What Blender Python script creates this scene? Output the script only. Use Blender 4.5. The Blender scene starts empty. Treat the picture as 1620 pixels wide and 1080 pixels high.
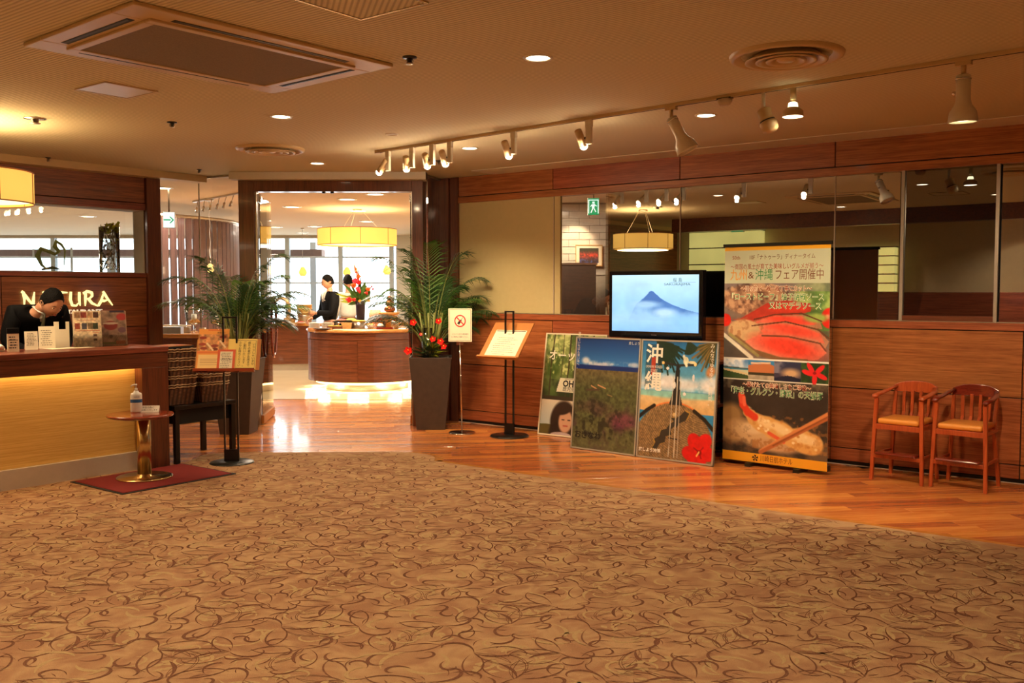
import bpy, bmesh, math, random
import numpy as np
from mathutils import Vector, Matrix

random.seed(7)
rng = np.random.default_rng(7)
SC = bpy.context.scene
COL = SC.collection
PI = math.pi

# ------------------------------------------------------------------ camera, world, exposure
F_PX, CAM_H, PITCH = 1500.0, 1.455, math.atan(81 / 1500.0)
cam = bpy.data.cameras.new('camera')
cam.sensor_width = 36.0
cam.lens = 36.0 * F_PX / 1620.0
cam.clip_start = 0.05
cam.clip_end = 200
cam_o = bpy.data.objects.new('camera', cam)
COL.objects.link(cam_o)
cam_o.location = (0, 0, CAM_H)
cam_o.rotation_euler = (PI / 2 - PITCH, 0, 0)
SC.camera = cam_o
SC.view_settings.view_transform = 'Standard'
SC.view_settings.look = 'None'
SC.view_settings.gamma = 1
SC.view_settings.use_curve_mapping = False
SC.view_settings.exposure = 0.0
SC.cycles.max_bounces = 8
SC.cycles.diffuse_bounces = 3
SC.cycles.glossy_bounces = 4
SC.cycles.transmission_bounces = 6
SC.cycles.transparent_max_bounces = 12
SC.cycles.sample_clamp_indirect = 4.0
SC.cycles.caustics_reflective = False
SC.cycles.caustics_refractive = False

world = bpy.data.worlds.new('sky')
SC.world = world
world.use_nodes = True
bg = world.node_tree.nodes['Background']
bg.inputs[0].default_value = (0.80, 0.93, 1.0, 1)     # bright overcast daylight outside the dining room
bg.inputs[1].default_value = 5.5

WARM = (1.0, 0.73, 0.44)
WARMER = (1.0, 0.62, 0.28)
LK = 1.0

def lamp(name, kind, loc, energy, col=WARM, size=0.1, aim=None, angle=120, blend=0.6, size_y=None):
    l = bpy.data.lights.new(name, kind)
    l.energy = energy * LK
    l.color = col
    if kind == 'AREA':
        l.shape = 'RECTANGLE' if size_y else 'DISK'
        l.size = size
        if size_y: l.size_y = size_y
    elif kind in ('POINT', 'SPOT'):
        l.shadow_soft_size = size
    if kind == 'SPOT':
        l.spot_size = math.radians(angle)
        l.spot_blend = blend
    o = bpy.data.objects.new(name, l)
    COL.objects.link(o)
    o.location = loc
    if aim is not None:
        o.rotation_euler = (Vector(aim) - Vector(loc)).to_track_quat('-Z', 'Y').to_euler()
    return o

# daylight portal in the dining room window wall
pl = lamp('daylight_portal', 'AREA', (-8.0, 21.9, 1.4), 1, (1, 1, 1), 11.0, aim=(-8.0, 10, 1.4), size_y=2.4)
pl.data.cycles.is_portal = True

# ------------------------------------------------------------------ helpers
def lin(c):
    c = [x / 255.0 for x in c]
    return tuple(x / 12.92 if x <= 0.04045 else ((x + 0.055) / 1.055) ** 2.4 for x in c)

def at(px, py, Y):                       # point seen at photograph pixel (px, py) at distance Y in front of the camera
    c, s = math.cos(PITCH), math.sin(PITCH)
    u = (540 - py) / F_PX
    k = Y / (c + u * s)
    return Vector(((px - 810) / F_PX * k, Y, CAM_H + (-s + u * c) * k))

def on(px, py, z=0.0):                   # point at pixel on the horizontal plane at height z
    c, s = math.cos(PITCH), math.sin(PITCH)
    u = (540 - py) / F_PX
    k = (z - CAM_H) / (-s + u * c)
    return Vector(((px - 810) / F_PX * k, (c + u * s) * k, z))

# right wall frame: x along the wall towards the right, +y behind the wall
AR = math.radians(-37.6)
P0 = Vector((0.276, 9.799, 0))
DR = Vector((math.cos(AR), math.sin(AR), 0))
NR = Vector((-math.sin(AR), math.cos(AR), 0))
MR = Matrix.Translation(P0) @ Matrix.Rotation(AR, 4, 'Z')
def rw(t, y, z=0): return MR @ Vector((t, y, z))
# reception frame: x along the counter away from the camera, +y behind the counter
AL = math.radians(52.4)
C0 = Vector((-3.276, 7.169, 0))
ML = Matrix.Translation(C0) @ Matrix.Rotation(AL, 4, 'Z')
def lw(x, y, z=0): return ML @ Vector((x, y, z))
CEIL = 2.69
OFF = 2.12       # reception back wall behind the counter front

class MB:
    def __init__(s, T=None):
        s.v = []; s.f = []; s.m = []; s.T = T or Matrix.Identity(4); s.k = 0; s.smooth = []
    def add(s, vs, fs, sm=False):
        b = len(s.v)
        for p in vs:
            s.v.append(tuple(s.T @ Vector(p)))
        for f in fs:
            s.f.append(tuple(b + i for i in f)); s.m.append(s.k); s.smooth.append(sm)
        return s
    def box(s, x0, x1, y0, y1, z0, z1):
        v = [(x0,y0,z0),(x1,y0,z0),(x1,y1,z0),(x0,y1,z0),(x0,y0,z1),(x1,y0,z1),(x1,y1,z1),(x0,y1,z1)]
        return s.add(v, [(0,3,2,1),(4,5,6,7),(0,1,5,4),(1,2,6,5),(2,3,7,6),(3,0,4,7)])
    def cbox(s, c, d): return s.box(c[0]-d[0]/2, c[0]+d[0]/2, c[1]-d[1]/2, c[1]+d[1]/2, c[2]-d[2]/2, c[2]+d[2]/2)
    def lathe(s, prof, c=(0,0,0), n=24, sm=True, sx=1, sy=1, a0=0.0, cap=True):
        vs = []; fs = []
        for r, z in prof:
            for i in range(n):
                a = a0 + 2*PI*i/n
                vs.append((c[0]+r*math.cos(a)*sx, c[1]+r*math.sin(a)*sy, c[2]+z))
        for j in range(len(prof)-1):
            for i in range(n):
                k = (i+1) % n
                fs.append((j*n+i, j*n+k, (j+1)*n+k, (j+1)*n+i))
        if cap:
            if prof[0][0] > 1e-6: fs.append(tuple(range(n-1,-1,-1)))
            if prof[-1][0] > 1e-6: fs.append(tuple((len(prof)-1)*n+i for i in range(n)))
        return s.add(vs, fs, sm)
    def cyl(s, c, r, h, n=20, sm=True): return s.lathe([(r,0),(r,h)], c, n, sm)
    def tube(s, pts, r, n=8, sm=True, flat=None, up=None):
        # sweep an ellipse (r or per-point list; flat = (rx, ry) scale) along points
        pts = [Vector(p) for p in pts]
        R = r if isinstance(r, (list, tuple)) else [r]*len(pts)
        vs = []; fs = []
        ref = Vector(up) if up else None
        N = None
        for i, p in enumerate(pts):
            t = (pts[min(i+1, len(pts)-1)] - pts[max(i-1, 0)])
            t = t.normalized() if t.length > 1e-9 else Vector((0,0,1))
            if ref is not None: a = ref - t*ref.dot(t)
            elif N is None:
                q = Vector((0,0,1)) if abs(t.z) < 0.9 else Vector((1,0,0)); a = q - t*q.dot(t)
            else: a = N - t*N.dot(t)
            if a.length < 1e-6: a = Vector((1,0,0)).cross(t)
            a.normalize(); N = a; b = t.cross(a)
            fx, fy = flat if flat else (1, 1)
            for j in range(n):
                w = 2*PI*(j+0.5)/n
                vs.append(p + a*math.cos(w)*R[i]*fx + b*math.sin(w)*R[i]*fy)
        for i in range(len(pts)-1):
            for j in range(n):
                k = (j+1) % n
                fs.append((i*n+j, i*n+k, (i+1)*n+k, (i+1)*n+j))
        fs.append(tuple(range(n-1,-1,-1))); fs.append(tuple((len(pts)-1)*n+j for j in range(n)))
        return s.add(vs, fs, sm)
    def prism(s, poly, z0, z1):          # polygon in xy extruded in z
        n = len(poly)
        v = [(p[0],p[1],z0) for p in poly] + [(p[0],p[1],z1) for p in poly]
        f = [tuple(range(n-1,-1,-1)), tuple(range(n,2*n))] + [(i,(i+1)%n,n+(i+1)%n,n+i) for i in range(n)]
        return s.add(v, f)
    def slabxz(s, poly, y0, y1):         # polygon in xz extruded in y
        n = len(poly)
        v = [(p[0],y0,p[1]) for p in poly] + [(p[0],y1,p[1]) for p in poly]
        f = [tuple(range(n)), tuple(range(2*n-1,n-1,-1))] + [((i+1)%n,i,n+i,n+(i+1)%n) for i in range(n)]
        return s.add(v, f)
    def ball(s, c, r, n=12, m=8, sx=1, sy=1, sz=1):
        pr = [(max(r*math.sin(PI*i/m), 1e-7), -r*math.cos(PI*i/m)*sz) for i in range(m+1)]
        return s.lathe(pr, c, n, True, sx, sy, cap=False)
    def torus(s, c, R, r, n=24, m=8, axis='z', sx=1, sy=1):
        vs = []; fs = []
        for i in range(n):
            a = 2*PI*i/n
            for j in range(m):
                b = 2*PI*j/m
                x = (R+r*math.cos(b))*math.cos(a)*sx; y = (R+r*math.cos(b))*math.sin(a)*sy; z = r*math.sin(b)
                p = {'z': (x,y,z), 'y': (x,z,y), 'x': (z,x,y)}[axis]
                vs.append((c[0]+p[0], c[1]+p[1], c[2]+p[2]))
        for i in range(n):
            for j in range(m):
                fs.append((i*m+j, ((i+1)%n)*m+j, ((i+1)%n)*m+(j+1)%m, i*m+(j+1)%m))
        return s.add(vs, fs, True)
    def mesh(s, name, mats):
        me = bpy.data.meshes.new(name)
        me.from_pydata(s.v, [], s.f)
        for m in (mats if isinstance(mats, (list, tuple)) else [mats]): me.materials.append(m)
        me.polygons.foreach_set('material_index', s.m)
        me.polygons.foreach_set('use_smooth', s.smooth)
        me.update()
        bm = bmesh.new(); bm.from_mesh(me)
        bmesh.ops.recalc_face_normals(bm, faces=bm.faces)
        bm.to_mesh(me); bm.free()
        return me

def obj(name, mb, mats, parent=None, M=None, bev=0, kind=None, label=None):
    me = mb.mesh(name, mats) if isinstance(mb, MB) else mb
    o = bpy.data.objects.new(name, me)
    COL.objects.link(o)
    if M is not None: o.matrix_world = M
    if parent is not None: o.parent = parent
    if bev:
        b = o.modifiers.new('bevel', 'BEVEL'); b.width = bev; b.segments = 2; b.limit_method = 'ANGLE'
        b.harden_normals = False
    if kind: o['kind'] = kind
    if label: o['label'] = label
    return o
def struct(name, mb, mats, parent=None, M=None, bev=0):
    return obj(name, mb, mats, parent, M, bev, None if parent else 'structure')
def thing(name, label, cat, loc=(0,0,0), rot=0, group=None):
    o = bpy.data.objects.new(name, None); COL.objects.link(o)
    o.empty_display_size = 0.05
    o.location = loc; o.rotation_euler = (0, 0, rot)
    return tag(o, label, cat, group)
def tag(o, label, cat, group=None, kind=None):
    if label: o['label'] = label
    if cat: o['category'] = cat
    if group: o['group'] = group
    if kind: o['kind'] = kind
    return o
def dup(root, loc, rot, label, group=None):
    r = root.copy(); COL.objects.link(r); r.location = loc; r.rotation_euler = (0, 0, rot)
    r['label'] = label
    if group: r['group'] = group
    for ch in list(root.children):
        c = ch.copy(); COL.objects.link(c); c.parent = r
        for g in ch.children:
            d = g.copy(); COL.objects.link(d); d.parent = c
    return r
def TR(x=0, y=0, z=0, rz=0, rx=0, ry=0):
    return Matrix.Translation((x,y,z)) @ Matrix.Rotation(rz,4,'Z') @ Matrix.Rotation(ry,4,'Y') @ Matrix.Rotation(rx,4,'X')

def text_mesh(s, size, mats, x=0, y=0, z=0, align='CENTER', ext=0.0, vertical=False, shear=0, off=0.0, line=1.0, fit=None, M=None, name='lettering'):
    """lettering standing upright in the xz plane, facing -y"""
    cu = bpy.data.curves.new('txt', 'FONT')
    cu.body = '\n'.join(s) if vertical else s
    cu.size = size; cu.align_x = align; cu.align_y = 'CENTER'
    cu.extrude = ext; cu.resolution_u = 2; cu.shear = shear; cu.offset = off; cu.space_line = (0.95 if vertical else line)
    o = bpy.data.objects.new('txt', cu); COL.objects.link(o)
    dg = bpy.context.evaluated_depsgraph_get()
    me = bpy.data.meshes.new_from_object(o.evaluated_get(dg))
    bpy.data.objects.remove(o); bpy.data.curves.remove(cu)
    me.name = name
    if fit and len(me.vertices):
        xs = [v.co.x for v in me.vertices]; w = max(xs)-min(xs)
        me.transform(Matrix.Diagonal((fit/max(w,1e-6), 1, 1, 1)))
    T = Matrix.Translation((x, y, z)) @ Matrix.Rotation(PI/2, 4, 'X')
    me.transform((M or Matrix.Identity(4)) @ T)
    me.materials.clear()
    me.materials.append(mats)
    return me
def join_meshes(name, mes, mats):
    """merge several meshes (each with one material) into one mesh"""
    vs = []; fs = []; mi = []
    for me, k in mes:
        b = len(vs)
        vs += [tuple(v.co) for v in me.vertices]
        for p in me.polygons:
            fs.append(tuple(b+i for i in p.vertices)); mi.append(k)
    m = bpy.data.meshes.new(name); m.from_pydata(vs, [], fs)
    for q in mats: m.materials.append(q)
    m.polygons.foreach_set('material_index', mi)
    m.update()
    return m

def letters(lst, mats, parent):
    for me, k in lst:
        me.materials.clear(); me.materials.append(mats[k]); obj('lettering', me, None, parent)

# ------------------------------------------------------------------ materials
def base_mat(name, rough=0.5, metal=0.0, spec=0.5, coat=0.0):
    m = bpy.data.materials.new(name); m.use_nodes = True
    b = m.node_tree.nodes['Principled BSDF']
    b.inputs['Roughness'].default_value = rough
    b.inputs['Metallic'].default_value = metal
    b.inputs['Specular IOR Level'].default_value = spec
    b.inputs['Coat Weight'].default_value = coat
    b.inputs['Coat Roughness'].default_value = 0.08
    return m, m.node_tree, b
def nd(nt, kind, **kw):
    n = nt.nodes.new(kind)
    for k, v in kw.items():
        if k in n.inputs: n.inputs[k].default_value = v
        else: setattr(n, k, v)
    return n
def plain(name, c, rough=0.5, metal=0.0, spec=0.5, coat=0.0, var=0.08, scale=20, emit=0, emit_c=None, alpha=None, bump=0.0):
    m, nt, b = base_mat(name, rough, metal, spec, coat)
    c = lin(c)
    tc = nd(nt, 'ShaderNodeTexCoord'); no = nd(nt, 'ShaderNodeTexNoise', Scale=scale, Detail=3.0)
    nt.links.new(tc.outputs['Object'], no.inputs['Vector'])
    cr = nt.nodes.new('ShaderNodeValToRGB')
    cr.color_ramp.elements[0].position = 0.3; cr.color_ramp.elements[1].position = 0.7
    cr.color_ramp.elements[0].color = (*[x*(1-var) for x in c], 1); cr.color_ramp.elements[1].color = (*[min(1,x*(1+var)) for x in c], 1)
    nt.links.new(no.outputs[0], cr.inputs[0]); nt.links.new(cr.outputs[0], b.inputs['Base Color'])
    if bump:
        bp = nd(nt, 'ShaderNodeBump', Strength=bump, Distance=0.01)
        nt.links.new(no.outputs[0], bp.inputs['Height']); nt.links.new(bp.outputs[0], b.inputs['Normal'])
    if emit:
        b.inputs['Emission Color'].default_value = (*(lin(emit_c) if emit_c else c), 1)
        b.inputs['Emission Strength'].default_value = emit
    if alpha is not None: b.inputs['Alpha'].default_value = alpha
    return m
def wood(name, c1, c2, rough=0.35, axis='x', sc=1.0, coat=0.3, rand=0.0, stretch=22, spec=0.5):
    """grain running along an axis of the object"""
    m, nt, b = base_mat(name, rough, 0, spec, coat)
    tc = nd(nt, 'ShaderNodeTexCoord'); mp = nd(nt, 'ShaderNodeMapping')
    s = {'h': (0.9, 0.9, stretch*1.3), 'x': (0.9, stretch, stretch), 'z': (stretch, stretch, 0.9), 'y': (stretch, 0.9, stretch)}[axis]
    mp.inputs['Scale'].default_value = [q*sc for q in s]
    oi = nd(nt, 'ShaderNodeObjectInfo')
    ad = nd(nt, 'ShaderNodeVectorMath', operation='ADD')
    ml = nd(nt, 'ShaderNodeMath', operation='MULTIPLY'); ml.inputs[1].default_value = 37.0
    nt.links.new(oi.outputs['Random'], ml.inputs[0])
    nt.links.new(tc.outputs['Object'], mp.inputs['Vector'])
    nt.links.new(mp.outputs[0], ad.inputs[0]); nt.links.new(ml.outputs[0], ad.inputs[1])
    n1 = nd(nt, 'ShaderNodeTexNoise', Scale=1.6, Detail=5.0, Roughness=0.65, Distortion=0.4)
    nt.links.new(ad.outputs[0], n1.inputs['Vector'])
    n2 = nd(nt, 'ShaderNodeTexNoise', Scale=7.0, Detail=3.0, Roughness=0.6)
    nt.links.new(ad.outputs[0], n2.inputs['Vector'])
    mx = nd(nt, 'ShaderNodeMath', operation='MULTIPLY_ADD'); mx.inputs[1].default_value = 0.45
    nt.links.new(n2.outputs[0], mx.inputs[0])
    m3 = nd(nt, 'ShaderNodeMath', operation='MULTIPLY'); m3.inputs[1].default_value = 0.6
    nt.links.new(n1.outputs[0], m3.inputs[0]); nt.links.new(m3.outputs[0], mx.inputs[2])
    cr = nt.nodes.new('ShaderNodeValToRGB')
    cr.color_ramp.elements[0].position = 0.40; cr.color_ramp.elements[1].position = 0.64
    cr.color_ramp.elements[0].color = (*lin(c2), 1); cr.color_ramp.elements[1].color = (*lin(c1), 1)
    nt.links.new(mx.outputs[0], cr.inputs[0])
    last = cr.outputs[0]
    if rand:
        hs = nd(nt, 'ShaderNodeHueSaturation')
        mr = nd(nt, 'ShaderNodeMapRange'); mr.inputs['To Min'].default_value = 1-rand; mr.inputs['To Max'].default_value = 1+rand
        nt.links.new(oi.outputs['Random'], mr.inputs['Value']); nt.links.new(mr.outputs[0], hs.inputs['Value'])
        mr2 = nd(nt, 'ShaderNodeMapRange'); mr2.inputs['To Min'].default_value = 0.488; mr2.inputs['To Max'].default_value = 0.508
        nt.links.new(oi.outputs['Random'], mr2.inputs['Value']); nt.links.new(mr2.outputs[0], hs.inputs['Hue'])
        nt.links.new(last, hs.inputs['Color']); last = hs.outputs[0]
    nt.links.new(last, b.inputs['Base Color'])
    bp = nd(nt, 'ShaderNodeBump', Strength=0.04, Distance=0.004)
    nt.links.new(n1.outputs[0], bp.inputs['Height']); nt.links.new(bp.outputs[0], b.inputs['Normal'])
    return m
def glass(name, refl=0.08, tint=(1,1,1), rough=0.0, fres=True):
    """thin clear pane: lets light through, mirrors a little"""
    m = bpy.data.materials.new(name); m.use_nodes = True; nt = m.node_tree; nt.nodes.clear()
    out = nd(nt, 'ShaderNodeOutputMaterial'); mix = nd(nt, 'ShaderNodeMixShader')
    tr = nd(nt, 'ShaderNodeBsdfTransparent'); tr.inputs[0].default_value = (*tint, 1)
    gl = nd(nt, 'ShaderNodeBsdfGlossy'); gl.inputs['Roughness'].default_value = rough
    if fres:
        fr = nd(nt, 'ShaderNodeFresnel', IOR=1.45)
        mr = nd(nt, 'ShaderNodeMath', operation='MULTIPLY_ADD'); mr.inputs[1].default_value = 1.0; mr.inputs[2].default_value = refl-0.04
        nt.links.new(fr.outputs[0], mr.inputs[0]); nt.links.new(mr.outputs[0], mix.inputs[0])
    else: mix.inputs[0].default_value = refl
    nt.links.new(tr.outputs[0], mix.inputs[1]); nt.links.new(gl.outputs[0], mix.inputs[2]); nt.links.new(mix.outputs[0], out.inputs[0])
    return m
def emis(name, c, s):
    m = bpy.data.materials.new(name); m.use_nodes = True; nt = m.node_tree; nt.nodes.clear()
    out = nd(nt, 'ShaderNodeOutputMaterial'); e = nd(nt, 'ShaderNodeEmission')
    e.inputs[0].default_value = (*lin(c), 1); e.inputs[1].default_value = s
    nt.links.new(e.outputs[0], out.inputs[0]); return m
def vcol(name, rough=0.4, emit=0.0, coat=0.0):
    m, nt, b = base_mat(name, rough, 0, 0.5, coat)
    a = nd(nt, 'ShaderNodeVertexColor'); a.layer_name = 'print'
    if emit:
        b.inputs['Base Color'].default_value = (0.01, 0.01, 0.01, 1)
        nt.links.new(a.outputs[0], b.inputs['Emission Color']); b.inputs['Emission Strength'].default_value = emit
    else: nt.links.new(a.outputs[0], b.inputs['Base Color'])
    return m

M = {}
M['wall_wood'] = wood('wall_wood', (186,112,66), (132,68,36), rough=0.36, axis='h', sc=1.0, coat=0.25, rand=0.06)
M['wall_wood_v'] = wood('wall_wood_v', (168,92,50), (120,58,28), rough=0.38, axis='z', coat=0.25)
M['rec_wood'] = wood('rec_wood', (156,88,54), (98,48,28), rough=0.38, axis='h', coat=0.25, rand=0.05)
M['dark_wood'] = wood('dark_wood', (118,62,36), (78,38,22), rough=0.35, axis='x', coat=0.3)
M['dark_wood_v'] = wood('dark_wood_v', (118,62,36), (78,38,22), rough=0.35, axis='z', coat=0.3)
M['plank'] = wood('plank', (214,140,74), (180,100,48), rough=0.24, axis='x', coat=0.45, rand=0.26, stretch=14, spec=0.35)
M['strip'] = wood('strip', (214,150,74), (196,124,56), rough=0.22, axis='x', coat=0.5, stretch=14)
M['chair_wood'] = wood('chair_wood', (190,88,44), (156,62,28), rough=0.28, axis='z', coat=0.5)
M['chair_dark'] = wood('chair_dark', (132,44,26), (98,28,16), rough=0.22, axis='x', coat=0.6)
M['table_wood'] = wood('table_wood', (150,62,34), (112,40,20), rough=0.2, axis='x', coat=0.6)
M['bamboo'] = wood('bamboo', (232,192,108), (206,156,74), rough=0.5, axis='x', coat=0.1, stretch=60)
M['island_wood'] = wood('island_wood', (140,78,44), (84,40,22), rough=0.3, axis='h', coat=0.4)
M['slat_wood'] = wood('slat_wood', (112,78,70), (78,50,46), rough=0.4, axis='z', coat=0.2)
M['gap'] = plain('joint_shadow', (38,18,10), 0.8)
M['cream'] = plain('cream_panel', (206,190,140), 0.25, coat=0.6, var=0.02)
M['kick'] = plain('pale_plinth', (196,180,160), 0.6, var=0.03)
M['white'] = plain('white_plaster', (225,218,205), 0.8, var=0.02)
M['room_cream'] = plain('cream_wall', (205,190,158), 0.8, var=0.03)
M['metal_white'] = plain('white_enamel', (226,216,196), 0.35, var=0.02)
M['metal_cream'] = plain('beige_enamel', (206,178,132), 0.4, var=0.02)
M['brass'] = plain('brass', (206,180,130), 0.22, 1.0)
M['chrome'] = plain('chrome', (225,225,225), 0.12, 1.0, var=0.02)
M['steel'] = plain('brushed_steel', (190,180,165), 0.3, 1.0)
M['bronze'] = plain('bronze', (150,84,50), 0.25, 0.8)
M['black'] = plain('black_lacquer', (16,14,14), 0.3)
M['black_matt'] = plain('black_matt', (14,13,13), 0.7)
M['dark_metal'] = plain('dark_metal', (52,52,50), 0.35, 0.6)
M['planter'] = plain('planter_brown', (62,48,40), 0.55, var=0.12)
M['paper'] = plain('paper', (238,226,198), 0.7, var=0.02)
M['paper_y'] = plain('yellow_paper', (240,212,120), 0.7, var=0.02)
M['paper_o'] = plain('orange_paper', (232,160,70), 0.7, var=0.03)
M['paper_r'] = plain('red_orange_ink', (214,96,60), 0.7)
M['ink'] = plain('black_ink', (30,26,26), 0.7)
M['ink_s'] = plain('grey_ink', (110,96,84), 0.7)
M['red'] = plain('red_ink', (205,35,30), 0.6)
M['plastic_w'] = plain('white_plastic', (232,228,220), 0.35)
M['blue'] = plain('blue_print', (40,90,150), 0.5)
M['board_tan'] = plain('tan_board', (186,120,58), 0.55)
M['wicker'] = None
M['skin'] = plain('skin', (206,150,118), 0.5, var=0.04)
M['suit'] = plain('black_suit', (11,11,14), 0.8, spec=0.15, bump=0.1)
M['shirt'] = plain('white_shirt', (222,220,216), 0.7)
M['hair'] = plain('black_hair', (9,7,7), 0.7, spec=0.15, var=0.4, scale=120, bump=0.9)
M['tie'] = plain('olive_tie', (72,66,46), 0.5)
M['leaf'] = plain('palm_leaf', (78,118,44), 0.42, var=0.4, scale=6)
M['leaf_d'] = plain('dark_leaf', (44,78,34), 0.42, var=0.4, scale=6)
M['leaf_y'] = plain('lime_leaf', (178,190,60), 0.5, var=0.2)
M['stem'] = plain('palm_stem', (128,134,66), 0.5, var=0.2)
M['flower'] = plain('red_petal', (226,34,28), 0.4, var=0.15)
M['flower_o'] = plain('orange_petal', (240,110,40), 0.4, var=0.15)
M['flower_p'] = plain('pink_petal', (236,70,96), 0.4, var=0.15)
M['flower_y'] = plain('yellow_petal', (240,200,70), 0.4, var=0.1)
M['food_red'] = plain('red_food', (196,60,50), 0.5, var=0.3)
M['food_y'] = plain('yellow_food', (236,206,60), 0.5, var=0.2)
M['china'] = plain('ivory_china', (236,228,206), 0.25, coat=0.4, var=0.01)
M['orange_seat'] = plain('tan_vinyl', (226,148,60), 0.35, coat=0.3, var=0.04)
M['mat_red'] = plain('red_mat', (118,20,18), 0.95, var=0.2, scale=300)
M['mat_edge'] = plain('mat_rubber', (26,18,18), 0.8)
M['bamboo_b'] = plain('steamer_bamboo', (214,166,96), 0.6, var=0.15, scale=60)
M['pane'] = glass('clear_glass', 0.07)
M['door_pane'] = glass('door_glass', 0.10)
M['win_pane'] = glass('window_glass', 0.05)
M['mirror_pane'] = glass('reflective_window_glass', 0.62, (0.8,0.78,0.74), 0.0, fres=False)
M['clear_front'] = glass('clear_front_glass', 0.16, (0.95,0.95,0.93), 0.0, fres=False)
M['frame_grey'] = plain('satin_frame', (176,170,158), 0.35, 0.3, var=0.02)
M['mullion'] = plain('pale_mullion', (196,206,216), 0.5, var=0.02)
M['outer_beam'] = plain('outer_beam', (150,122,112), 0.8)
M['mirror_dark'] = glass('smoked_window_glass', 0.26, (0.25,0.24,0.22), 0.0, fres=False)
M['vase_glass'] = glass('vase_glass', 0.14, (0.93,0.96,0.95))
M['acrylic'] = glass('acrylic', 0.10)
M['lamp_on'] = emis('lamp_lit', (255,236,196), 14)
M['lamp_bulb'] = emis('bulb_lit', (255,226,180), 30)
M['lamp_dim'] = emis('lamp_lit_greenish', (255,244,190), 6)
M['strip_on'] = emis('strip_lit', (255,214,120), 3)
M['slot'] = plain('black_slot', (10,9,8), 0.6)
M['tile_w'] = plain('white_tile', (214,206,192), 0.3, coat=0.3, var=0.05)
M['grout'] = plain('grout', (170,160,146), 0.9)

def mat_shade(name, c, s):
    m, nt, b = base_mat(name, 0.8)
    b.inputs['Base Color'].default_value = (*lin(c), 1)
    b.inputs['Emission Color'].default_value = (*lin(c), 1)
    tc = nd(nt, 'ShaderNodeTexCoord'); no = nd(nt, 'ShaderNodeTexNoise', Scale=2.5, Detail=1.0)
    nt.links.new(tc.outputs['Object'], no.inputs['Vector'])
    mr = nd(nt, 'ShaderNodeMapRange'); mr.inputs['To Min'].default_value = s*0.75; mr.inputs['To Max'].default_value = s*1.25
    nt.links.new(no.outputs[0], mr.inputs['Value']); nt.links.new(mr.outputs[0], b.inputs['Emission Strength'])
    return m
M['shade'] = mat_shade('lit_fabric_shade', (250,196,92), 0.95)
M['shade_in'] = emis('lit_diffuser', (255,232,170), 2.2)
M['shoji'] = mat_shade('lit_paper_lantern', (236,224,130), 1.0)

def mat_ceiling():
    m, nt, b = base_mat('ribbed_ceiling', 0.85)
    tc = nd(nt, 'ShaderNodeTexCoord'); mp = nd(nt, 'ShaderNodeMapping')
    mp.inputs['Rotation'].default_value = (0, 0, -AR)
    nt.links.new(tc.outputs['Object'], mp.inputs[0])
    wv = nd(nt, 'ShaderNodeTexWave', Scale=12.5, Distortion=0.0); wv.bands_direction = 'Y'
    nt.links.new(mp.outputs[0], wv.inputs['Vector'])
    cr = nt.nodes.new('ShaderNodeValToRGB'); cr.color_ramp.elements[0].position = 0.1; cr.color_ramp.elements[1].position = 0.6
    cr.color_ramp.elements[0].color = (*lin((188,176,146)), 1); cr.color_ramp.elements[1].color = (*lin((224,213,182)), 1)
    nt.links.new(wv.outputs[0], cr.inputs[0]); nt.links.new(cr.outputs[0], b.inputs['Base Color'])
    bp = nd(nt, 'ShaderNodeBump', Strength=0.35, Distance=0.006)
    nt.links.new(wv.outputs[0], bp.inputs['Height']); nt.links.new(bp.outputs[0], b.inputs['Normal'])
    return m
M['ceiling'] = mat_ceiling()
M['ceiling_d'] = plain('dining_ceiling', (226,204,172), 0.9, var=0.01)
def mat_carpet():
    m, nt, b = base_mat('carpet', 0.95, 0, 0.1)
    tc = nd(nt, 'ShaderNodeTexCoord')
    n1 = nd(nt, 'ShaderNodeTexNoise', Scale=5.5, Detail=2.5, Distortion=1.2); nt.links.new(tc.outputs['Object'], n1.inputs[0])
    n2 = nd(nt, 'ShaderNodeTexNoise', Scale=260.0, Detail=1.0); nt.links.new(tc.outputs['Object'], n2.inputs[0])
    cr = nt.nodes.new('ShaderNodeValToRGB'); cr.color_ramp.elements[0].position = 0.38; cr.color_ramp.elements[1].position = 0.66
    cr.color_ramp.elements[0].color = (*lin((160,120,90)), 1); cr.color_ramp.elements[1].color = (*lin((182,148,110)), 1)
    nt.links.new(n1.outputs[0], cr.inputs[0])
    hs = nd(nt, 'ShaderNodeHueSaturation'); mr = nd(nt, 'ShaderNodeMapRange'); mr.inputs['To Min'].default_value = 0.8; mr.inputs['To Max'].default_value = 1.2
    nt.links.new(n2.outputs[0], mr.inputs['Value']); nt.links.new(mr.outputs[0], hs.inputs['Value']); nt.links.new(cr.outputs[0], hs.inputs['Color'])
    nt.links.new(hs.outputs[0], b.inputs['Base Color'])
    bp = nd(nt, 'ShaderNodeBump', Strength=0.4, Distance=0.004)
    nt.links.new(n2.outputs[0], bp.inputs['Height']); nt.links.new(bp.outputs[0], b.inputs['Normal'])
    return m
M['carpet'] = mat_carpet()
M['carpet_dark'] = plain('carpet_scroll', (120,82,62), 0.95, var=0.25, scale=180, spec=0.1)
M['carpet_light'] = plain('carpet_pale_scroll', (178,150,108), 0.95, var=0.12, scale=180, spec=0.1)
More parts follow.
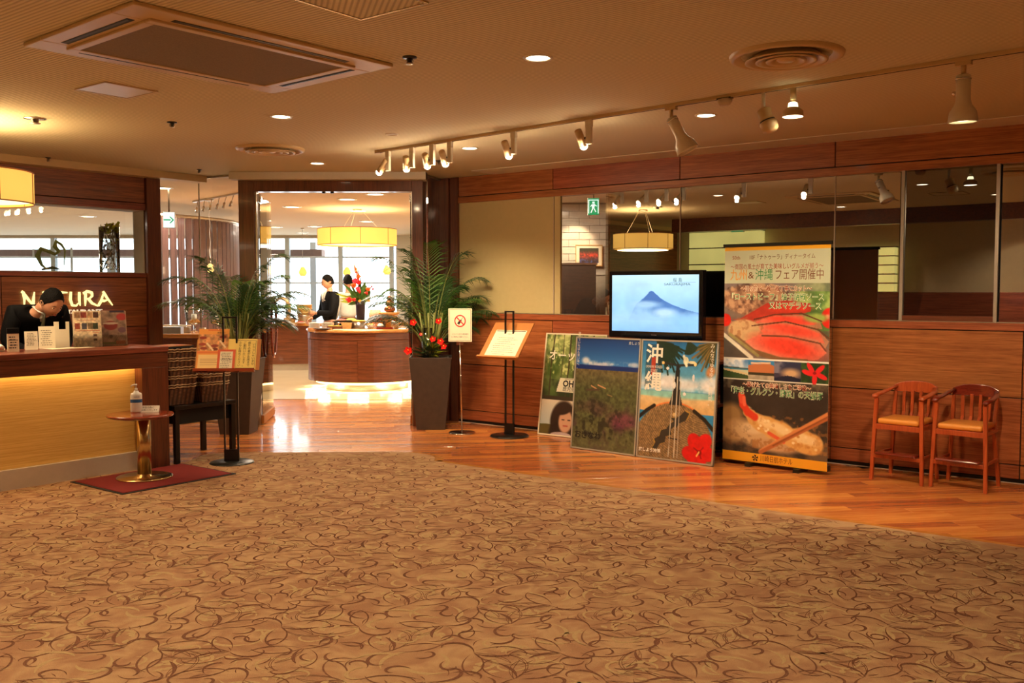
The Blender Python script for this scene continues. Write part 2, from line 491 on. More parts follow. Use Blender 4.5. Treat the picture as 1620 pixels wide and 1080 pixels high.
def mat_tile_floor():
    m, nt, b = base_mat('beige_floor_tile', 0.3, 0, 0.5, 0.3)
    tc = nd(nt, 'ShaderNodeTexCoord'); n1 = nd(nt, 'ShaderNodeTexNoise', Scale=3.0, Detail=4.0); nt.links.new(tc.outputs['Object'], n1.inputs[0])
    cr = nt.nodes.new('ShaderNodeValToRGB'); cr.color_ramp.elements[0].color = (*lin((196,176,140)), 1); cr.color_ramp.elements[1].color = (*lin((216,198,164)), 1)
    nt.links.new(n1.outputs[0], cr.inputs[0]); nt.links.new(cr.outputs[0], b.inputs['Base Color'])
    return m
M['floor_tile'] = mat_tile_floor()
def mat_wicker():
    m, nt, b = base_mat('wicker', 0.6)
    tc = nd(nt, 'ShaderNodeTexCoord')
    w1 = nd(nt, 'ShaderNodeTexWave', Scale=28.0); w1.bands_direction = 'Z'
    w2 = nd(nt, 'ShaderNodeTexWave', Scale=16.0); w2.bands_direction = 'DIAGONAL'
    mpz = nd(nt, 'ShaderNodeMapping'); mpz.inputs['Scale'].default_value = (1,1,0); nt.links.new(tc.outputs['Object'], mpz.inputs[0])
    nt.links.new(tc.outputs['Object'], w1.inputs['Vector']); nt.links.new(mpz.outputs[0], w2.inputs['Vector'])
    mu = nd(nt, 'ShaderNodeMath', operation='MULTIPLY'); nt.links.new(w1.outputs[1], mu.inputs[0]); nt.links.new(w2.outputs[1], mu.inputs[1])
    cr = nt.nodes.new('ShaderNodeValToRGB'); cr.color_ramp.elements[0].color = (*lin((60,34,18)), 1); cr.color_ramp.elements[1].color = (*lin((150,96,54)), 1)
    nt.links.new(mu.outputs[0], cr.inputs[0]); nt.links.new(cr.outputs[0], b.inputs['Base Color'])
    bp = nd(nt, 'ShaderNodeBump', Strength=0.8, Distance=0.006); nt.links.new(mu.outputs[0], bp.inputs['Height']); nt.links.new(bp.outputs[0], b.inputs['Normal'])
    return m
M['wicker'] = mat_wicker()
M['wicker_rim'] = plain('pale_wicker_rim', (186,160,124), 0.6, var=0.3, scale=60)
M['print'] = vcol('printed_poster', 0.35, coat=0.25)
M['print_matt'] = vcol('printed_sheet', 0.6)
M['screen'] = vcol('lit_screen', 0.3, emit=1.15)

# ------------------------------------------------------------------ flat print painter (colours on a fine grid)
class Pic:
    def __init__(s, nx, ny, c=(255,255,255)):
        s.nx, s.ny = nx, ny
        s.U, s.V = np.meshgrid(np.linspace(0,1,nx), np.linspace(0,1,ny))   # V from the top down
        s.a = np.zeros((ny, nx, 3)); s.a[:] = np.array(c)/255.0
    def put(s, mask, c, k=1.0):
        w = (np.clip(mask,0,1)*k)[..., None]; s.a = s.a*(1-w) + np.array(c)/255.0*w
    def grad(s, u0, u1, v0, v1, ca, cb):
        m = ((s.U>=u0)&(s.U<=u1)&(s.V>=v0)&(s.V<=v1))
        t = np.clip((s.V-v0)/max(v1-v0,1e-6),0,1)[...,None]
        g = np.array(ca)/255.0*(1-t)+np.array(cb)/255.0*t
        s.a[m] = g[m]
    def rect(s, u0, u1, v0, v1, c, k=1.0): s.put(((s.U>=u0)&(s.U<=u1)&(s.V>=v0)&(s.V<=v1)).astype(float), c, k)
    def ell(s, u, v, ru, rv, c, rot=0, soft=0.15, k=1.0, asp=None):
        A = asp if asp else s.ny/s.nx
        x = (s.U-u); y = (s.V-v)*A
        co, si = math.cos(rot), math.sin(rot)
        X = x*co+y*si; Y = -x*si+y*co
        d = np.sqrt((X/ru)**2+(Y/(rv*A))**2)
        s.put(np.clip((1-d)/soft+0.5,0,1), c, k)
    def noise(s, fx, fy, octv=3, seed=0):
        g = np.random.default_rng(seed); out = np.zeros((s.ny,s.nx)); amp = 1; tot = 0
        for o in range(octv):
            nxn, nyn = max(2,int(fx*2**o)), max(2,int(fy*2**o))
            r = g.random((nyn+1,nxn+1))
            x = s.U*(nxn-1e-6); y = s.V*(nyn-1e-6); xi = x.astype(int); yi = y.astype(int); xf = x-xi; yf = y-yi
            xf = xf*xf*(3-2*xf); yf = yf*yf*(3-2*yf)
            v = (r[yi,xi]*(1-xf)+r[yi,xi+1]*xf)*(1-yf)+(r[yi+1,xi]*(1-xf)+r[yi+1,xi+1]*xf)*yf
            out += v*amp; tot += amp; amp *= 0.55
        return out/tot
    def poly(s, pts, c, k=1.0):
        m = np.zeros(s.U.shape, bool); n = len(pts)
        for i in range(n):
            x1,y1 = pts[i]; x2,y2 = pts[(i+1)%n]
            if y1 == y2: continue
            cnd = ((y1>s.V)!=(y2>s.V)); xi = (x2-x1)*(s.V-y1)/(y2-y1)+x1
            m ^= (cnd & (s.U<xi))
        s.put(m.astype(float), c, k)
    def line(s, pts, w, c, k=1.0):
        A = s.ny/s.nx
        for (x1,y1),(x2,y2) in zip(pts[:-1],pts[1:]):
            dx,dy = x2-x1,(y2-y1)*A; L = dx*dx+dy*dy+1e-9
            t = np.clip(((s.U-x1)*dx+(s.V-y1)*A*dy)/L,0,1)
            d = np.sqrt((s.U-x1-t*dx)**2+((s.V-y1)*A-t*dy)**2)
            s.put(np.clip((w-d)/(w*0.4)+0.5,0,1), c, k)
    def mul(s, n, lo=0.8, hi=1.2, mask=None):
        f = (lo+(hi-lo)*n)[...,None]
        if mask is not None: f = np.where(mask[...,None], f, 1.0)
        s.a = np.clip(s.a*f,0,1)
    def mesh(s, name, w, h, mat, y=0.0, x0=None, z0=0.0):
        """upright grid w x h metres in the xz plane facing -y"""
        x0 = -w/2 if x0 is None else x0
        n = s.nx*s.ny; co = np.zeros((n,3))
        co[:,0] = x0+s.U.ravel()*w; co[:,1] = y; co[:,2] = z0+(1-s.V.ravel())*h
        i = np.arange((s.ny-1)*s.nx).reshape(s.ny-1,s.nx)[:,:-1].ravel()
        f = np.stack([i, i+s.nx, i+s.nx+1, i+1],1)
        me = bpy.data.meshes.new(name)
        me.vertices.add(n); me.vertices.foreach_set('co', co.ravel())
        nf = len(f); me.loops.add(nf*4); me.loops.foreach_set('vertex_index', f.ravel())
        me.polygons.add(nf); me.polygons.foreach_set('loop_start', np.arange(0,nf*4,4)); me.polygons.foreach_set('loop_total', np.full(nf,4))
        me.update(calc_edges=True)
        at_ = me.color_attributes.new('print','FLOAT_COLOR','POINT')
        c = np.clip(s.a,0,1).reshape(-1,3); l = np.where(c<=0.04045,c/12.92,((c+0.055)/1.055)**2.4)
        at_.data.foreach_set('color', np.concatenate([l,np.ones((n,1))],1).ravel())
        me.materials.append(mat)
        return me

# ================================================================== LIGHTS OF THE ROOM (recessed and general)
# recessed downlights that are lit in view and behind the camera; fittings are built further down
DOWN = [on(851,91,CEIL), on(445,184,CEIL), on(502,258,CEIL), on(743,234,CEIL), on(1117,182,CEIL)]
DOWN_BACK = [rw(t, -d, CEIL) for t, d in ((1.0,6.2),(3.2,5.6),(5.4,4.6),(7.4,2.2),(3.0,8.4),(0.2,8.4),(6.2,7.4),(8.2,6.0))]
for i, p in enumerate(DOWN + DOWN_BACK):
    e = 62 if i < 5 else (190 if i in (9,10,11) else 78)
    lamp('downlight_lamp', 'SPOT', (p.x, p.y, CEIL-0.03), e, WARM, 0.05, aim=(p.x, p.y, 0), angle=135, blend=0.8)

# ================================================================== FLOORS
mb = MB(); mb.box(-14.5, 12, -8, 23, -0.10, -0.013)
struct('floor', mb, M['gap'])
FLOOR = bpy.data.objects['floor']
AP = math.radians(7.4)
MP = Matrix.Translation((-1.8, 10.3, 0)) @ Matrix.Rotation(AP, 4, 'Z')
MPi = MP.inverted(); MRi = MR.inverted(); MLi = ML.inverted()
PW, PLN = 0.125, 1.25
def plank_wanted(p):
    q = MRi @ p; l = MLi @ p
    strip = (-1.5 < q.x < 6.2) and (-2.12 < q.y < -0.02)
    ent = (-3.75 < p.x < -0.75) and (8.32 < p.y < 12.7) and q.y < 0.0 or (-3.75 < p.x < -1.1 and 8.32 < p.y < 12.75)
    left = (-3.9 < p.x < -2.5) and (7.7 < p.y < 8.4) and l.x > 0.72 and l.y > -0.5
    return strip or ent or left
plank_me = {}
count = 0
rr = random.Random(3)
for i in range(-60, 28):
    offx = rr.random()*PLN
    for k in range(-6, 9):
        cx = k*PLN + offx; cy = i*PW
        hit = sum(plank_wanted(MP @ Vector((cx+e*PLN, cy, 0))) for e in (-0.45, -0.2, 0, 0.2, 0.45))
        c = MP @ Vector((cx, cy, 0))
        if hit < 1: continue
        if c.y < 4.6: continue
        if 'p' not in plank_me:
            b = MB(); w, L = PW/2-0.0012, PLN/2-0.0012; e = 0.0012
            v = [(-L,-w,-0.012),(L,-w,-0.012),(L,w,-0.012),(-L,w,-0.012),(-L,-w,-e),(L,-w,-e),(L,w,-e),(-L,w,-e),(-L+e,-w+e,0),(L-e,-w+e,0),(L-e,w-e,0),(-L+e,w-e,0)]
            b.add(v, [(0,1,5,4),(1,2,6,5),(2,3,7,6),(3,0,4,7),(4,5,9,8),(5,6,10,9),(6,7,11,10),(7,4,8,11),(8,9,10,11)])
            plank_me['p'] = b.mesh('plank', M['plank'])
        o = obj('plank', plank_me['p'], None, FLOOR, Matrix.Translation(c) @ Matrix.Rotation(AP,4,'Z'))
        count += 1
print('planks', count)
mb = MB(); mb.box(-14, 3.2, 12.60, 22.2, -0.012, 0.003)
mb.box(-14, -3.6, 10.2, 12.60, -0.012, 0.003)
struct('floor', mb, M['floor_tile'])
mb = MB(); mb.box(-3.75, -0.6, 12.57, 12.60, -0.01, 0.005)
struct('trim_1', mb, M['chrome'])

# carpet: one slab with a woven scroll pattern
poly = [(-2.75,7.95), (-2.72,8.30), (-2.55,8.40), (-1.15,8.44)]
c0 = Vector((-0.88,8.42,0)); q = MRi @ c0
for i in range(9):
    a = i/8; p = Vector((-1.0,8.43,0)).lerp(Vector((-0.62,8.36,0)),a).lerp(Vector((-0.62,8.36,0)).lerp(rw(0.35,-2.0),a),a)
    poly.append((p.x,p.y))
poly += [tuple(rw(t,-2.0)[:2]) for t in (9.2,)]
poly += [tuple(rw(t,-9.3)[:2]) for t in (9.2,-1.0)]
poly += [tuple(lw(-3.6,0.12)[:2]), tuple(lw(0.6,0.12)[:2]), tuple(lw(0.76,0.0)[:2])]
mb = MB(); mb.prism(poly, 0.0005, 0.008)
def inpoly(x, y):
    r = False; n = len(poly)
    for i in range(n):
        x1,y1 = poly[i]; x2,y2 = poly[(i+1)%n]
        if (y1>y)!=(y2>y) and x < (x2-x1)*(y-y1)/(y2-y1)+x1: r = not r
    return r
def scroll(mb, x, y, a, L, W, bend, z, hook=0.0, n=10, outline=False):
    cx, cy, th = x, y, a; pts = []; W = W*0.82
    for i in range(n+1):
        s = i/n; w = W*(math.sin(PI*min(1,s*0.92+0.04))**0.9)*(0.55+0.9*s if s<0.7 else 1.18)
        pts.append((cx,cy,th,w)); th += bend/n*(1+hook*s*s*3); cx += math.cos(th)*L/n; cy += math.sin(th)*L/n
    vs = []; fs = []
    for (px,py,t,w) in pts:
        nx,ny = -math.sin(t),math.cos(t)
        if outline: 
            g = min(w*0.5, 0.0026)
            vs += [(px+nx*w/2,py+ny*w/2,z),(px+nx*(w/2-g),py+ny*(w/2-g),z),(px-nx*(w/2-g),py-ny*(w/2-g),z),(px-nx*w/2,py-ny*w/2,z)]
        else: vs += [(px+nx*w/2,py+ny*w/2,z),(px-nx*w/2,py-ny*w/2,z)]
    k = 4 if outline else 2
    for i in range(n):
        if outline:
            fs += [(i*4,i*4+1,i*4+5,i*4+4),(i*4+2,i*4+3,i*4+7,i*4+6)]
        else: fs.append((i*2,i*2+1,i*2+3,i*2+2))
    for p in (pts[0], pts[-1], pts[n//2]):
        if not inpoly(p[0],p[1]): return
    global zc
    zc += 1; dz = (zc % 24)*0.00005
    mb.add([(a_,b_,c_+dz) for a_,b_,c_ in vs], fs)
zc = 0
R = random.Random(11)
# repeat unit of the woven design, tiled with small shifts
def spray(mb, x, y, a, s):
    c, si = math.cos(a), math.sin(a)
    def P(u, v): return (x+(u*c-v*si)*s, y+(u*si+v*c)*s)
    def S(u, v, ang, L, W, b, hook=0, k=1, ol=False, z=0.0086):
        mb.k = k; p = P(u, v); scroll(mb, p[0], p[1], a+ang, L*s, W*s, b, z, hook, 12, ol)
    S(0,0,0.5,0.30,0.015,1.4,0.6,ol=True); S(0,0,0.9,0.26,0.009,-1.2,0.5); S(0,0,1.7,0.19,0.022,-1.0,ol=True); S(0.01,0,1.2,0.17,0.020,1.0)
    S(-0.02,0,2.6,0.28,0.008,-1.5,0.8); S(0.02,-0.01,-0.3,0.24,0.009,0.9,0.7); S(0,0,3.3,0.24,0.018,1.6,1.2)
    S(0.10,-0.09,-0.6,0.16,0.016,2.2,1.0); S(-0.14,-0.08,2.2,0.13,0.007,1.6); S(0.22,0.10,1.4,0.12,0.012,-1.8,0.6)
    S(-0.22,0.12,0.4,0.17,0.015,-1.7,0.6); S(-0.24,0.10,0.9,0.09,0.006,1.2)
    for j in range(4): S(0.10+0.035*j, 0.20+0.012*j, 1.9-0.1*j, 0.05, 0.005, 0.6)
    S(0.05,0.24,0.2,0.24,0.016,-2.4,0.8,2,z=0.0083); S(-0.10,-0.16,3.0,0.20,0.02,2.6,0.4,2,z=0.0083); S(0.2,-0.05,-0.8,0.2,0.024,-1.4,0.2,2,z=0.0083)
    for j in range(5):
        p = P(-0.06+R.uniform(-.06,.06), 0.12+R.uniform(-.05,.05)); mb.k = 2
        scroll(mb, p[0], p[1], R.uniform(0,6), 0.045*s, 0.032*s, 0.3, 0.0083, 0, 5)
step = 0.325
for i in range(-16, 18):
    for j in range(0, 21):
        x = i*step + (j%2)*step*0.5 + R.uniform(-.03,.03); y = 2.9 + j*step*0.86 + R.uniform(-.03,.03)
        if not inpoly(x, y) or abs(x) > 0.60*y+0.5: continue
        spray(mb, x, y, [0.2,3.0,1.7,4.4][(i*3+j*2)%4]+R.uniform(-.25,.25), R.uniform(0.86,1.06))
carpet = struct('floor', mb, [M['carpet'], M['carpet_dark'], M['carpet_light']])
carpet['label'] = 'tan carpet woven with brown leaf scrolls'
# pale hardwood border between planks and carpet
mb = MB()
pts = [Vector((x,y,0)) for x,y in poly[2:13]] + [rw(9.0,-2.0)]
for a, b in zip(pts[:-1], pts[1:]):
    d = (b-a).normalized(); n = Vector((-d.y, d.x, 0))*0.075
    mb.add([(a.x,a.y,0.0015),(b.x,b.y,0.0015),(b.x+n.x,b.y+n.y,0.0015),(a.x+n.x,a.y+n.y,0.0015),
            (a.x,a.y,-0.01),(b.x,b.y,-0.01),(b.x+n.x,b.y+n.y,-0.01),(a.x+n.x,a.y+n.y,-0.01)],[(0,1,2,3),(7,6,5,4),(2,1,5,6),(0,3,7,4)])
struct('trim_2', mb, M['strip'])

# ================================================================== CEILINGS
cp = [tuple(rw(9.2,0.3)[:2]), tuple(rw(-1.374,0.3)[:2]), (-0.80,10.66), (-0.945,10.28), (-2.90,10.28), tuple(lw(2.52,OFF)[:2]), tuple(lw(2.0,OFF+.1)[:2])]
cp += [tuple(lw(-5.2,OFF+.1)[:2]), tuple(rw(9.2,-9.4)[:2])]
mb = MB(); mb.prism(cp, CEIL, CEIL+0.04)
struct('ceiling', mb, M['ceiling'])
mb = MB(); mb.box(-14.5, 12, -8, 23, CEIL+0.06, CEIL+0.1); struct('ceiling', mb, M['white'])
mb = MB(); mb.box(-14.5, 4, 10.28, 23, CEIL+0.001, CEIL+0.05)
mb.box(-14.5, -4.2, 5.0, 10.4, CEIL+0.001, CEIL+0.05)
struct('ceiling', mb, M['ceiling_d'])
dining_ceiling = None
# smooth ceiling margin along the right wall and fascia over the entrance
mb = MB(); mb.T = MR; mb.box(-0.6, 9.1, -0.36, 0.0, CEIL-0.006, CEIL+0.001); struct('trim_3', mb, M['white'])
mb = MB(); mb.box(-2.96, -0.90, 9.98, 10.16, CEIL-0.075, CEIL-0.001); mb.box(-0.94,-0.90,9.96,10.16,CEIL-0.08,CEIL-0.001)
struct('trim_4', mb, M['white'])
mb = MB(); mb.T = ML; mb.box(-5.0, 2.50, OFF-0.16, OFF, CEIL-0.07, CEIL-0.001); struct('trim_5', mb, M['metal_cream'])

# ================================================================== RIGHT WALL
JT = [-1.09, 0.175, 1.607, 3.04, 4.472, 5.904, 7.336, 9.1]
wr = MB(); wr.T = MR
wr.box(-1.09, 9.1, 0.02, 0.12, 0.03, 1.20)          # core behind the panels
wr.box(-1.09, 9.1, 0.02, 0.12, 2.41, CEIL)
WR = struct('wall_right', wr, M['gap'])
def wpanel(parent, T, x0, x1, z0, z1, y0, y1, mat, name='panel', bev=0.002):
    b = MB(); b.box(-(x1-x0)/2, (x1-x0)/2, 0, y1-y0, -(z1-z0)/2, (z1-z0)/2)
    return obj(name, b, mat, parent, T @ Matrix.Translation(((x0+x1)/2, y0, (z0+z1)/2)), bev)
g = 0.004
for a, b_ in zip(JT[:-1], JT[1:]):
    wpanel(WR, MR, a+g, b_-g, 0.035, 0.140-g, 0, 0.022, M['wall_wood'])
    wpanel(WR, MR, a+g, b_-g, 0.140+g, 0.645-g, 0, 0.022, M['wall_wood'])
    wpanel(WR, MR, a+g, b_-g, 0.645+g, 1.146-g, 0, 0.022, M['wall_wood'])
    wpanel(WR, MR, a+g, b_-g, 2.475+g, CEIL-0.004, 0, 0.022, M['wall_wood'])
wpanel(WR, MR, -1.09, 9.1, 1.150, 1.207, -0.012, 0.06, M['wall_wood'], 'rail')
wpanel(WR, MR, -1.09, 9.1, 2.405, 2.475-g, -0.006, 0.06, M['wall_wood'], 'rail')
mb = MB(); mb.T = MR; mb.box(-1.09, 9.1, 0.0, 0.06, 0.0, 0.030); struct('baseboard_right', mb, M['black'])
mb = MB(); mb.T = MR; mb.box(-1.09, 9.1, -0.010, -0.002, 0.0, 0.006); struct('trim_6', mb, M['kick'])
# dark upright posts at its left end
mb = MB(); mb.T = MR; mb.box(-1.375, -1.22, -0.02, 0.14, 0.0, CEIL); mb.box(-1.20, -1.09, -0.012, 0.14, 0.0, CEIL)
struct('trim_7', mb, M['dark_wood_v'], bev=0.003)
# the long window in it
WIN = MB(); WIN.T = MR
WIN.box(-1.09, 9.1, 0.0, 0.03, 1.207, 1.215); 
W1 = struct('window_1', WIN, M['steel'])
def pane(t0, t1, mat, z0=1.210, z1=2.408, y=0.014, th=0.008, parent=None, name='pane'):
    b = MB(); b.box(-(t1-t0)/2, (t1-t0)/2, 0, th, -(z1-z0)/2, (z1-z0)/2)
    return obj(name, b, mat, parent or W1, MR @ Matrix.Translation(((t0+t1)/2, y, (z0+z1)/2)))
def plane_pane(t0, t1, mat, z0=1.210, z1=2.408, y=0.018, name='pane'):
    b = MB(); b.add([(-(t1-t0)/2,0,-(z1-z0)/2),((t1-t0)/2,0,-(z1-z0)/2),((t1-t0)/2,0,(z1-z0)/2),(-(t1-t0)/2,0,(z1-z0)/2)],[(0,1,2,3)])
    return obj(name, b, mat, W1, MR @ Matrix.Translation(((t0+t1)/2, y, (z0+z1)/2)))
o = pane(-1.088, 0.175, M['cream'], y=0.012, th=0.03); o['label'] = 'cream back-painted pane'
pane(0.19, 0.262, M['cream'], y=0.010, th=0.03, name='pane')
plane_pane(0.264, 0.795, M['clear_front']); plane_pane(0.796, 1.605, M['mirror_pane']); plane_pane(1.611, 3.037, M['mirror_pane']); plane_pane(3.044, 3.562, M['mirror_pane'])
b = MB(); b.box(-0.331,0.331,0,0.02,-0.02,0.02); obj('sill', b, M['dark_wood'], W1, MR @ Matrix.Translation((3.931,-0.004,1.235)))
o = plane_pane(3.60, 4.26, M['mirror_dark']); o['label'] = 'smoked dark pane in a narrow steel frame'
plane_pane(4.30, 5.90, M['mirror_pane']); plane_pane(5.91, 9.1, M['mirror_pane'])
for t in (1.608, 3.040, 0.178, 5.905):
    b = MB(); b.box(-0.003,0.003,0,0.008,-0.599,0.599); obj('joint_seal', b, M['kick'], W1, MR @ Matrix.Translation((t, 0.010, 1.809)))
b = MB(); b.box(3.575,3.600,-0.008,0.02,1.215,2.405); b.box(4.262,4.287,-0.008,0.02,1.215,2.405)
b.T = MR; b.v = [tuple(MR @ Vector(v)) for v in b.v]
obj('frame', b, M['frame_grey'], W1)
# black lining behind the mirrored panes (the room behind is screened off)
mb = MB(); mb.T = MR; mb.box(0.80, 9.15, 0.10, 0.13, 1.20, 2.42)
struct('wall_screen', mb, M['black_matt'])
# corridor seen through the clear sliver: tiled wall, dark partition
mb = MB()
A = rw(0.80, 0.13); B_ = Vector((1.45, 13.55, 0))
def wallseg(mb, a, b, th, z0, z1):
    d = Vector((b[0]-a[0], b[1]-a[1], 0)); L = d.length; ang = math.atan2(d.y, d.x)
    T0 = mb.T; mb.T = T0 @ Matrix.Translation((a[0],a[1],0)) @ Matrix.Rotation(ang,4,'Z'); mb.box(0, L, -th/2, th/2, z0, z1); mb.T = T0
wallseg(mb, A, B_, 0.08, 0, CEIL)
struct('wall_corridor', mb, M['rec_wood'])
mb = MB(); mb.box(-0.3, 1.6, 13.50, 13.60, 0, CEIL); WT = struct('wall_tiled', mb, M['grout'])
b = MB(); b.cbox((0,0,0),(0.282,0.016,0.093)); tme = b.mesh('tile', M['tile_w'])
for r_ in range(10):
    for c_ in range(6):
        x = 0.08+c_*0.29+(r_%2)*0.145; z = 1.72+r_*0.1
        if x > 1.5: continue
        obj('tile', tme, None, WT, Matrix.Translation((x, 13.50-0.006-0.003*((r_*7+c_*3)%3), z)))
mb = MB(); mb.box(-0.1, 1.25, 13.0, 13.06, 0.0, 1.80); mb.box(-0.1,1.27,12.98,13.08,1.80,1.82)
t_ = thing('partition', 'grey brown half-height partition below the white tiled wall', 'partition', (0.6,13.03,0))
b = MB(); b.box(-0.75, 0.55, -0.03, 0.03, 0, 1.80); obj('board', b, M['planter'], t_); b = MB(); b.box(-0.76,0.57,-0.04,0.04,1.80,1.83); obj('cap', b, M['steel'], t_)
bpy.data.meshes.remove(mb.mesh('x', M['white']))

# ================================================================== ENTRANCE
FY = 10.17
mb = MB()
mb.box(-2.90, -2.735, FY-0.06, FY+0.08, 0, 2.615)
mb.box(-1.06, -0.945, FY-0.06, FY+0.08, 0, 2.615)
mb.box(-2.735, -1.06, FY-0.06, FY+0.08, 2.50, 2.615)
D1 = struct('door_1', mb, M['dark_wood_v'], bev=0.003)
# metal inner lining by left jamb
mb = MB(); mb.box(-2.735, -2.715, FY-0.03, FY+0.05, 0, 2.50); mb.box(-1.072,-1.06,FY-0.03,FY+0.05,0,2.50); obj('jamb_lining', mb, M['steel'], D1)
mb = MB(); mb.box(-2.02,-1.99,FY-0.02,FY+0.02,2.485,2.50); mb.box(-1.93,-1.90,FY-0.02,FY+0.02,2.485,2.50); obj('door_stop', mb, M['dark_metal'], D1)
def leaf_door(hx, hy, ang, w, flip):
    """glass door leaf hinged at hx,hy swung inwards; local x along the leaf"""
    T = Matrix.Translation((hx, hy, 0)) @ Matrix.Rotation(ang, 4, 'Z')
    b = MB(T); b.box(0, w, -0.005, 0.005, 0.10, 2.46)
    D = struct('door_2' if flip else 'door_3', b, M['door_pane'])
    b = MB(T); b.box(0, w, -0.018, 0.018, 0.012, 0.10); obj('bottom_rail', b, M['board_tan'], D)
    b = MB(T); b.box(0, w*0.12, -0.018, 0.018, 2.40, 2.48); b.cyl((w-0.03, 0, 0.05), 0.03, 0.03); b.box(0,0.03,-0.02,0.02,0.0,0.012); obj('patch_fitting', b, M['chrome'], D)
    hd = MB(T); cx = w-0.24
    for sy in (-1, 1):
        pts = []
        for i in range(33):
            a = 2*PI*i/32; pts.append((cx+0.19*math.cos(a), sy*0.055, 1.04+0.335*math.sin(a)*(1.0)))
        hd.tube(pts, 0.016, 8, flat=(1.3,0.9))
        for dz in (-0.2, 0.2): hd.tube([(cx+0.15, 0, 1.04+dz),(cx+0.15, sy*0.055, 1.04+dz)], 0.007)
    obj('oval_handle', hd, M['table_wood'], D)
    return D
leaf_door(-2.705, FY+0.05, math.radians(96), 0.80, False)
leaf_door(-1.085, FY+0.05, math.radians(90.5), 0.80, True)
# fixed side lights
def sidelight(a, b, name, z1=CEIL-0.01):
    d = Vector((b[0]-a[0], b[1]-a[1], 0)); L = d.length
    T = Matrix.Translation((a[0],a[1],0)) @ Matrix.Rotation(math.atan2(d.y,d.x),4,'Z')
    m_ = MB(T); m_.box(0, L, -0.02, 0.02, 0.0, 0.03); m_.box(0, L, -0.02, 0.02, z1-0.012, z1+0.008)
    S = struct(name, m_, M['steel'])
    p = MB(T); p.add([(0,0,0.03),(L,0,0.03),(L,0,z1-0.012),(0,0,z1-0.012)],[(0,1,2,3)]); obj('pane', p, M['pane'], S)
    return S
Lp = lw(2.02, OFF+0.02); Lj = lw(2.52, OFF+0.02)
S2 = sidelight((Lp.x,Lp.y), (Lj.x,Lj.y), 'window_2')
S3 = sidelight((Lj.x,Lj.y), (-2.90, FY), 'window_3')
m_ = MB(); m_.box(Lj.x-0.006, Lj.x+0.006, Lj.y-0.006, Lj.y+0.006, 0, CEIL-0.01); obj('joint_seal', m_, M['kick'], S3)
e = rw(-1.375, 0.05)
S4 = sidelight((-0.945, FY), (e.x, e.y), 'window_4')

# ================================================================== RECEPTION BACK WALL
T = ML
bw = MB(T)
bw.box(-5.1, 2.0, OFF+0.025, OFF+0.22, 0.0, 1.630)
bw.box(-5.1, 2.0, OFF+0.025, OFF+0.22, 2.285, CEIL)
bw.box(1.86, 2.0, OFF+0.025, OFF+0.22, 1.63, 2.285)
bw.box(-5.1, -0.9, OFF+0.025, OFF+0.22, 1.63, 2.285)
WL = struct('wall_left', bw, M['gap'])
JL = [-5.1, -3.9, -2.47, -1.04, 0.39, 1.86]
for a, b_ in zip(JL[:-1], JL[1:]):
    for z0, z1 in ((0.04,0.54),(0.54,1.08),(1.08,1.585)): wpanel(WL, ML, a+g, b_-g, z0+g, z1-g, OFF, OFF+0.024, M['rec_wood'])
for a, b_ in ((-5.1,-2.47),(-2.47,0.39),(0.39,1.86)): wpanel(WL, ML, a+g, b_-g, 2.36, CEIL-0.07, OFF, OFF+0.024, M['rec_wood'])
wpanel(WL, ML, -5.1, 1.86, 1.589, 1.632, OFF-0.01, OFF+0.2, M['rec_wood'], 'rail')
wpanel(WL, ML, -5.1, 1.86, 2.285, 2.352, OFF-0.004, OFF+0.024, M['rec_wood'], 'rail')
wpanel(WL, ML, -5.1, -2.48, 1.635, 2.28, OFF, OFF+0.024, M['rec_wood']); wpanel(WL, ML, -2.47, -0.9, 1.635, 2.28, OFF, OFF+0.024, M['rec_wood'])
mb = MB(T); mb.box(1.862, 2.02, OFF-0.03, OFF+0.24, 0, CEIL-0.002); struct('trim_8', mb, M['dark_wood_v'], bev=0.003)
mb = MB(T); mb.box(-0.9, 1.862, OFF+0.03, OFF+0.22, 1.628, 1.640); mb.box(-0.9,1.862,OFF+0.03,OFF+0.22,2.277,2.290); mb.box(1.85,1.862,OFF+0.03,OFF+0.22,1.64,2.277); mb.box(-0.9,-0.89,OFF+0.03,OFF+0.22,1.64,2.277)
W5 = struct('window_5', mb, M['white'])
b = MB(T); b.add([(-0.9,OFF+0.20,1.64),(1.85,OFF+0.20,1.64),(1.85,OFF+0.20,2.277),(-0.9,OFF+0.20,2.277)],[(0,1,2,3)]); obj('pane', b, M['pane'], W5)
b = MB(T); b.add([(-0.9,OFF+0.03,1.64),(1.85,OFF+0.03,1.64),(1.85,OFF+0.03,2.277),(-0.9,OFF+0.03,2.277)],[(0,1,2,3)]); obj('pane', b, M['pane'], W5)

# ================================================================== OTHER WALLS OF THE LOBBY (behind and beside the camera)
def simple_wall(name, a, b, z0, z1, mat, th=0.1, par=None):
    m_ = MB(); wallseg(m_, a, b, th, z0, z1); return struct(name, m_, mat)
simple_wall('wall_back', rw(-3.4,-9.35), rw(9.3,-9.35), 1.42, CEIL, M['room_cream'])
simple_wall('wall_back_wainscot', rw(-3.4,-9.33), rw(9.3,-9.33), 0, 1.42, M['rec_wood'])
simple_wall('wall_near', rw(9.2,-9.4), rw(9.2,0.2), 1.42, CEIL, M['room_cream'])
simple_wall('wall_near_wainscot', rw(9.19,-9.4), rw(9.19,0.2), 0, 1.42, M['rec_wood'])
mb = MB(MR); mb.box(-2.2, 9.1, -7.15, -6.95, 2.46, CEIL); struct('trim_9', mb, M['dark_wood'])
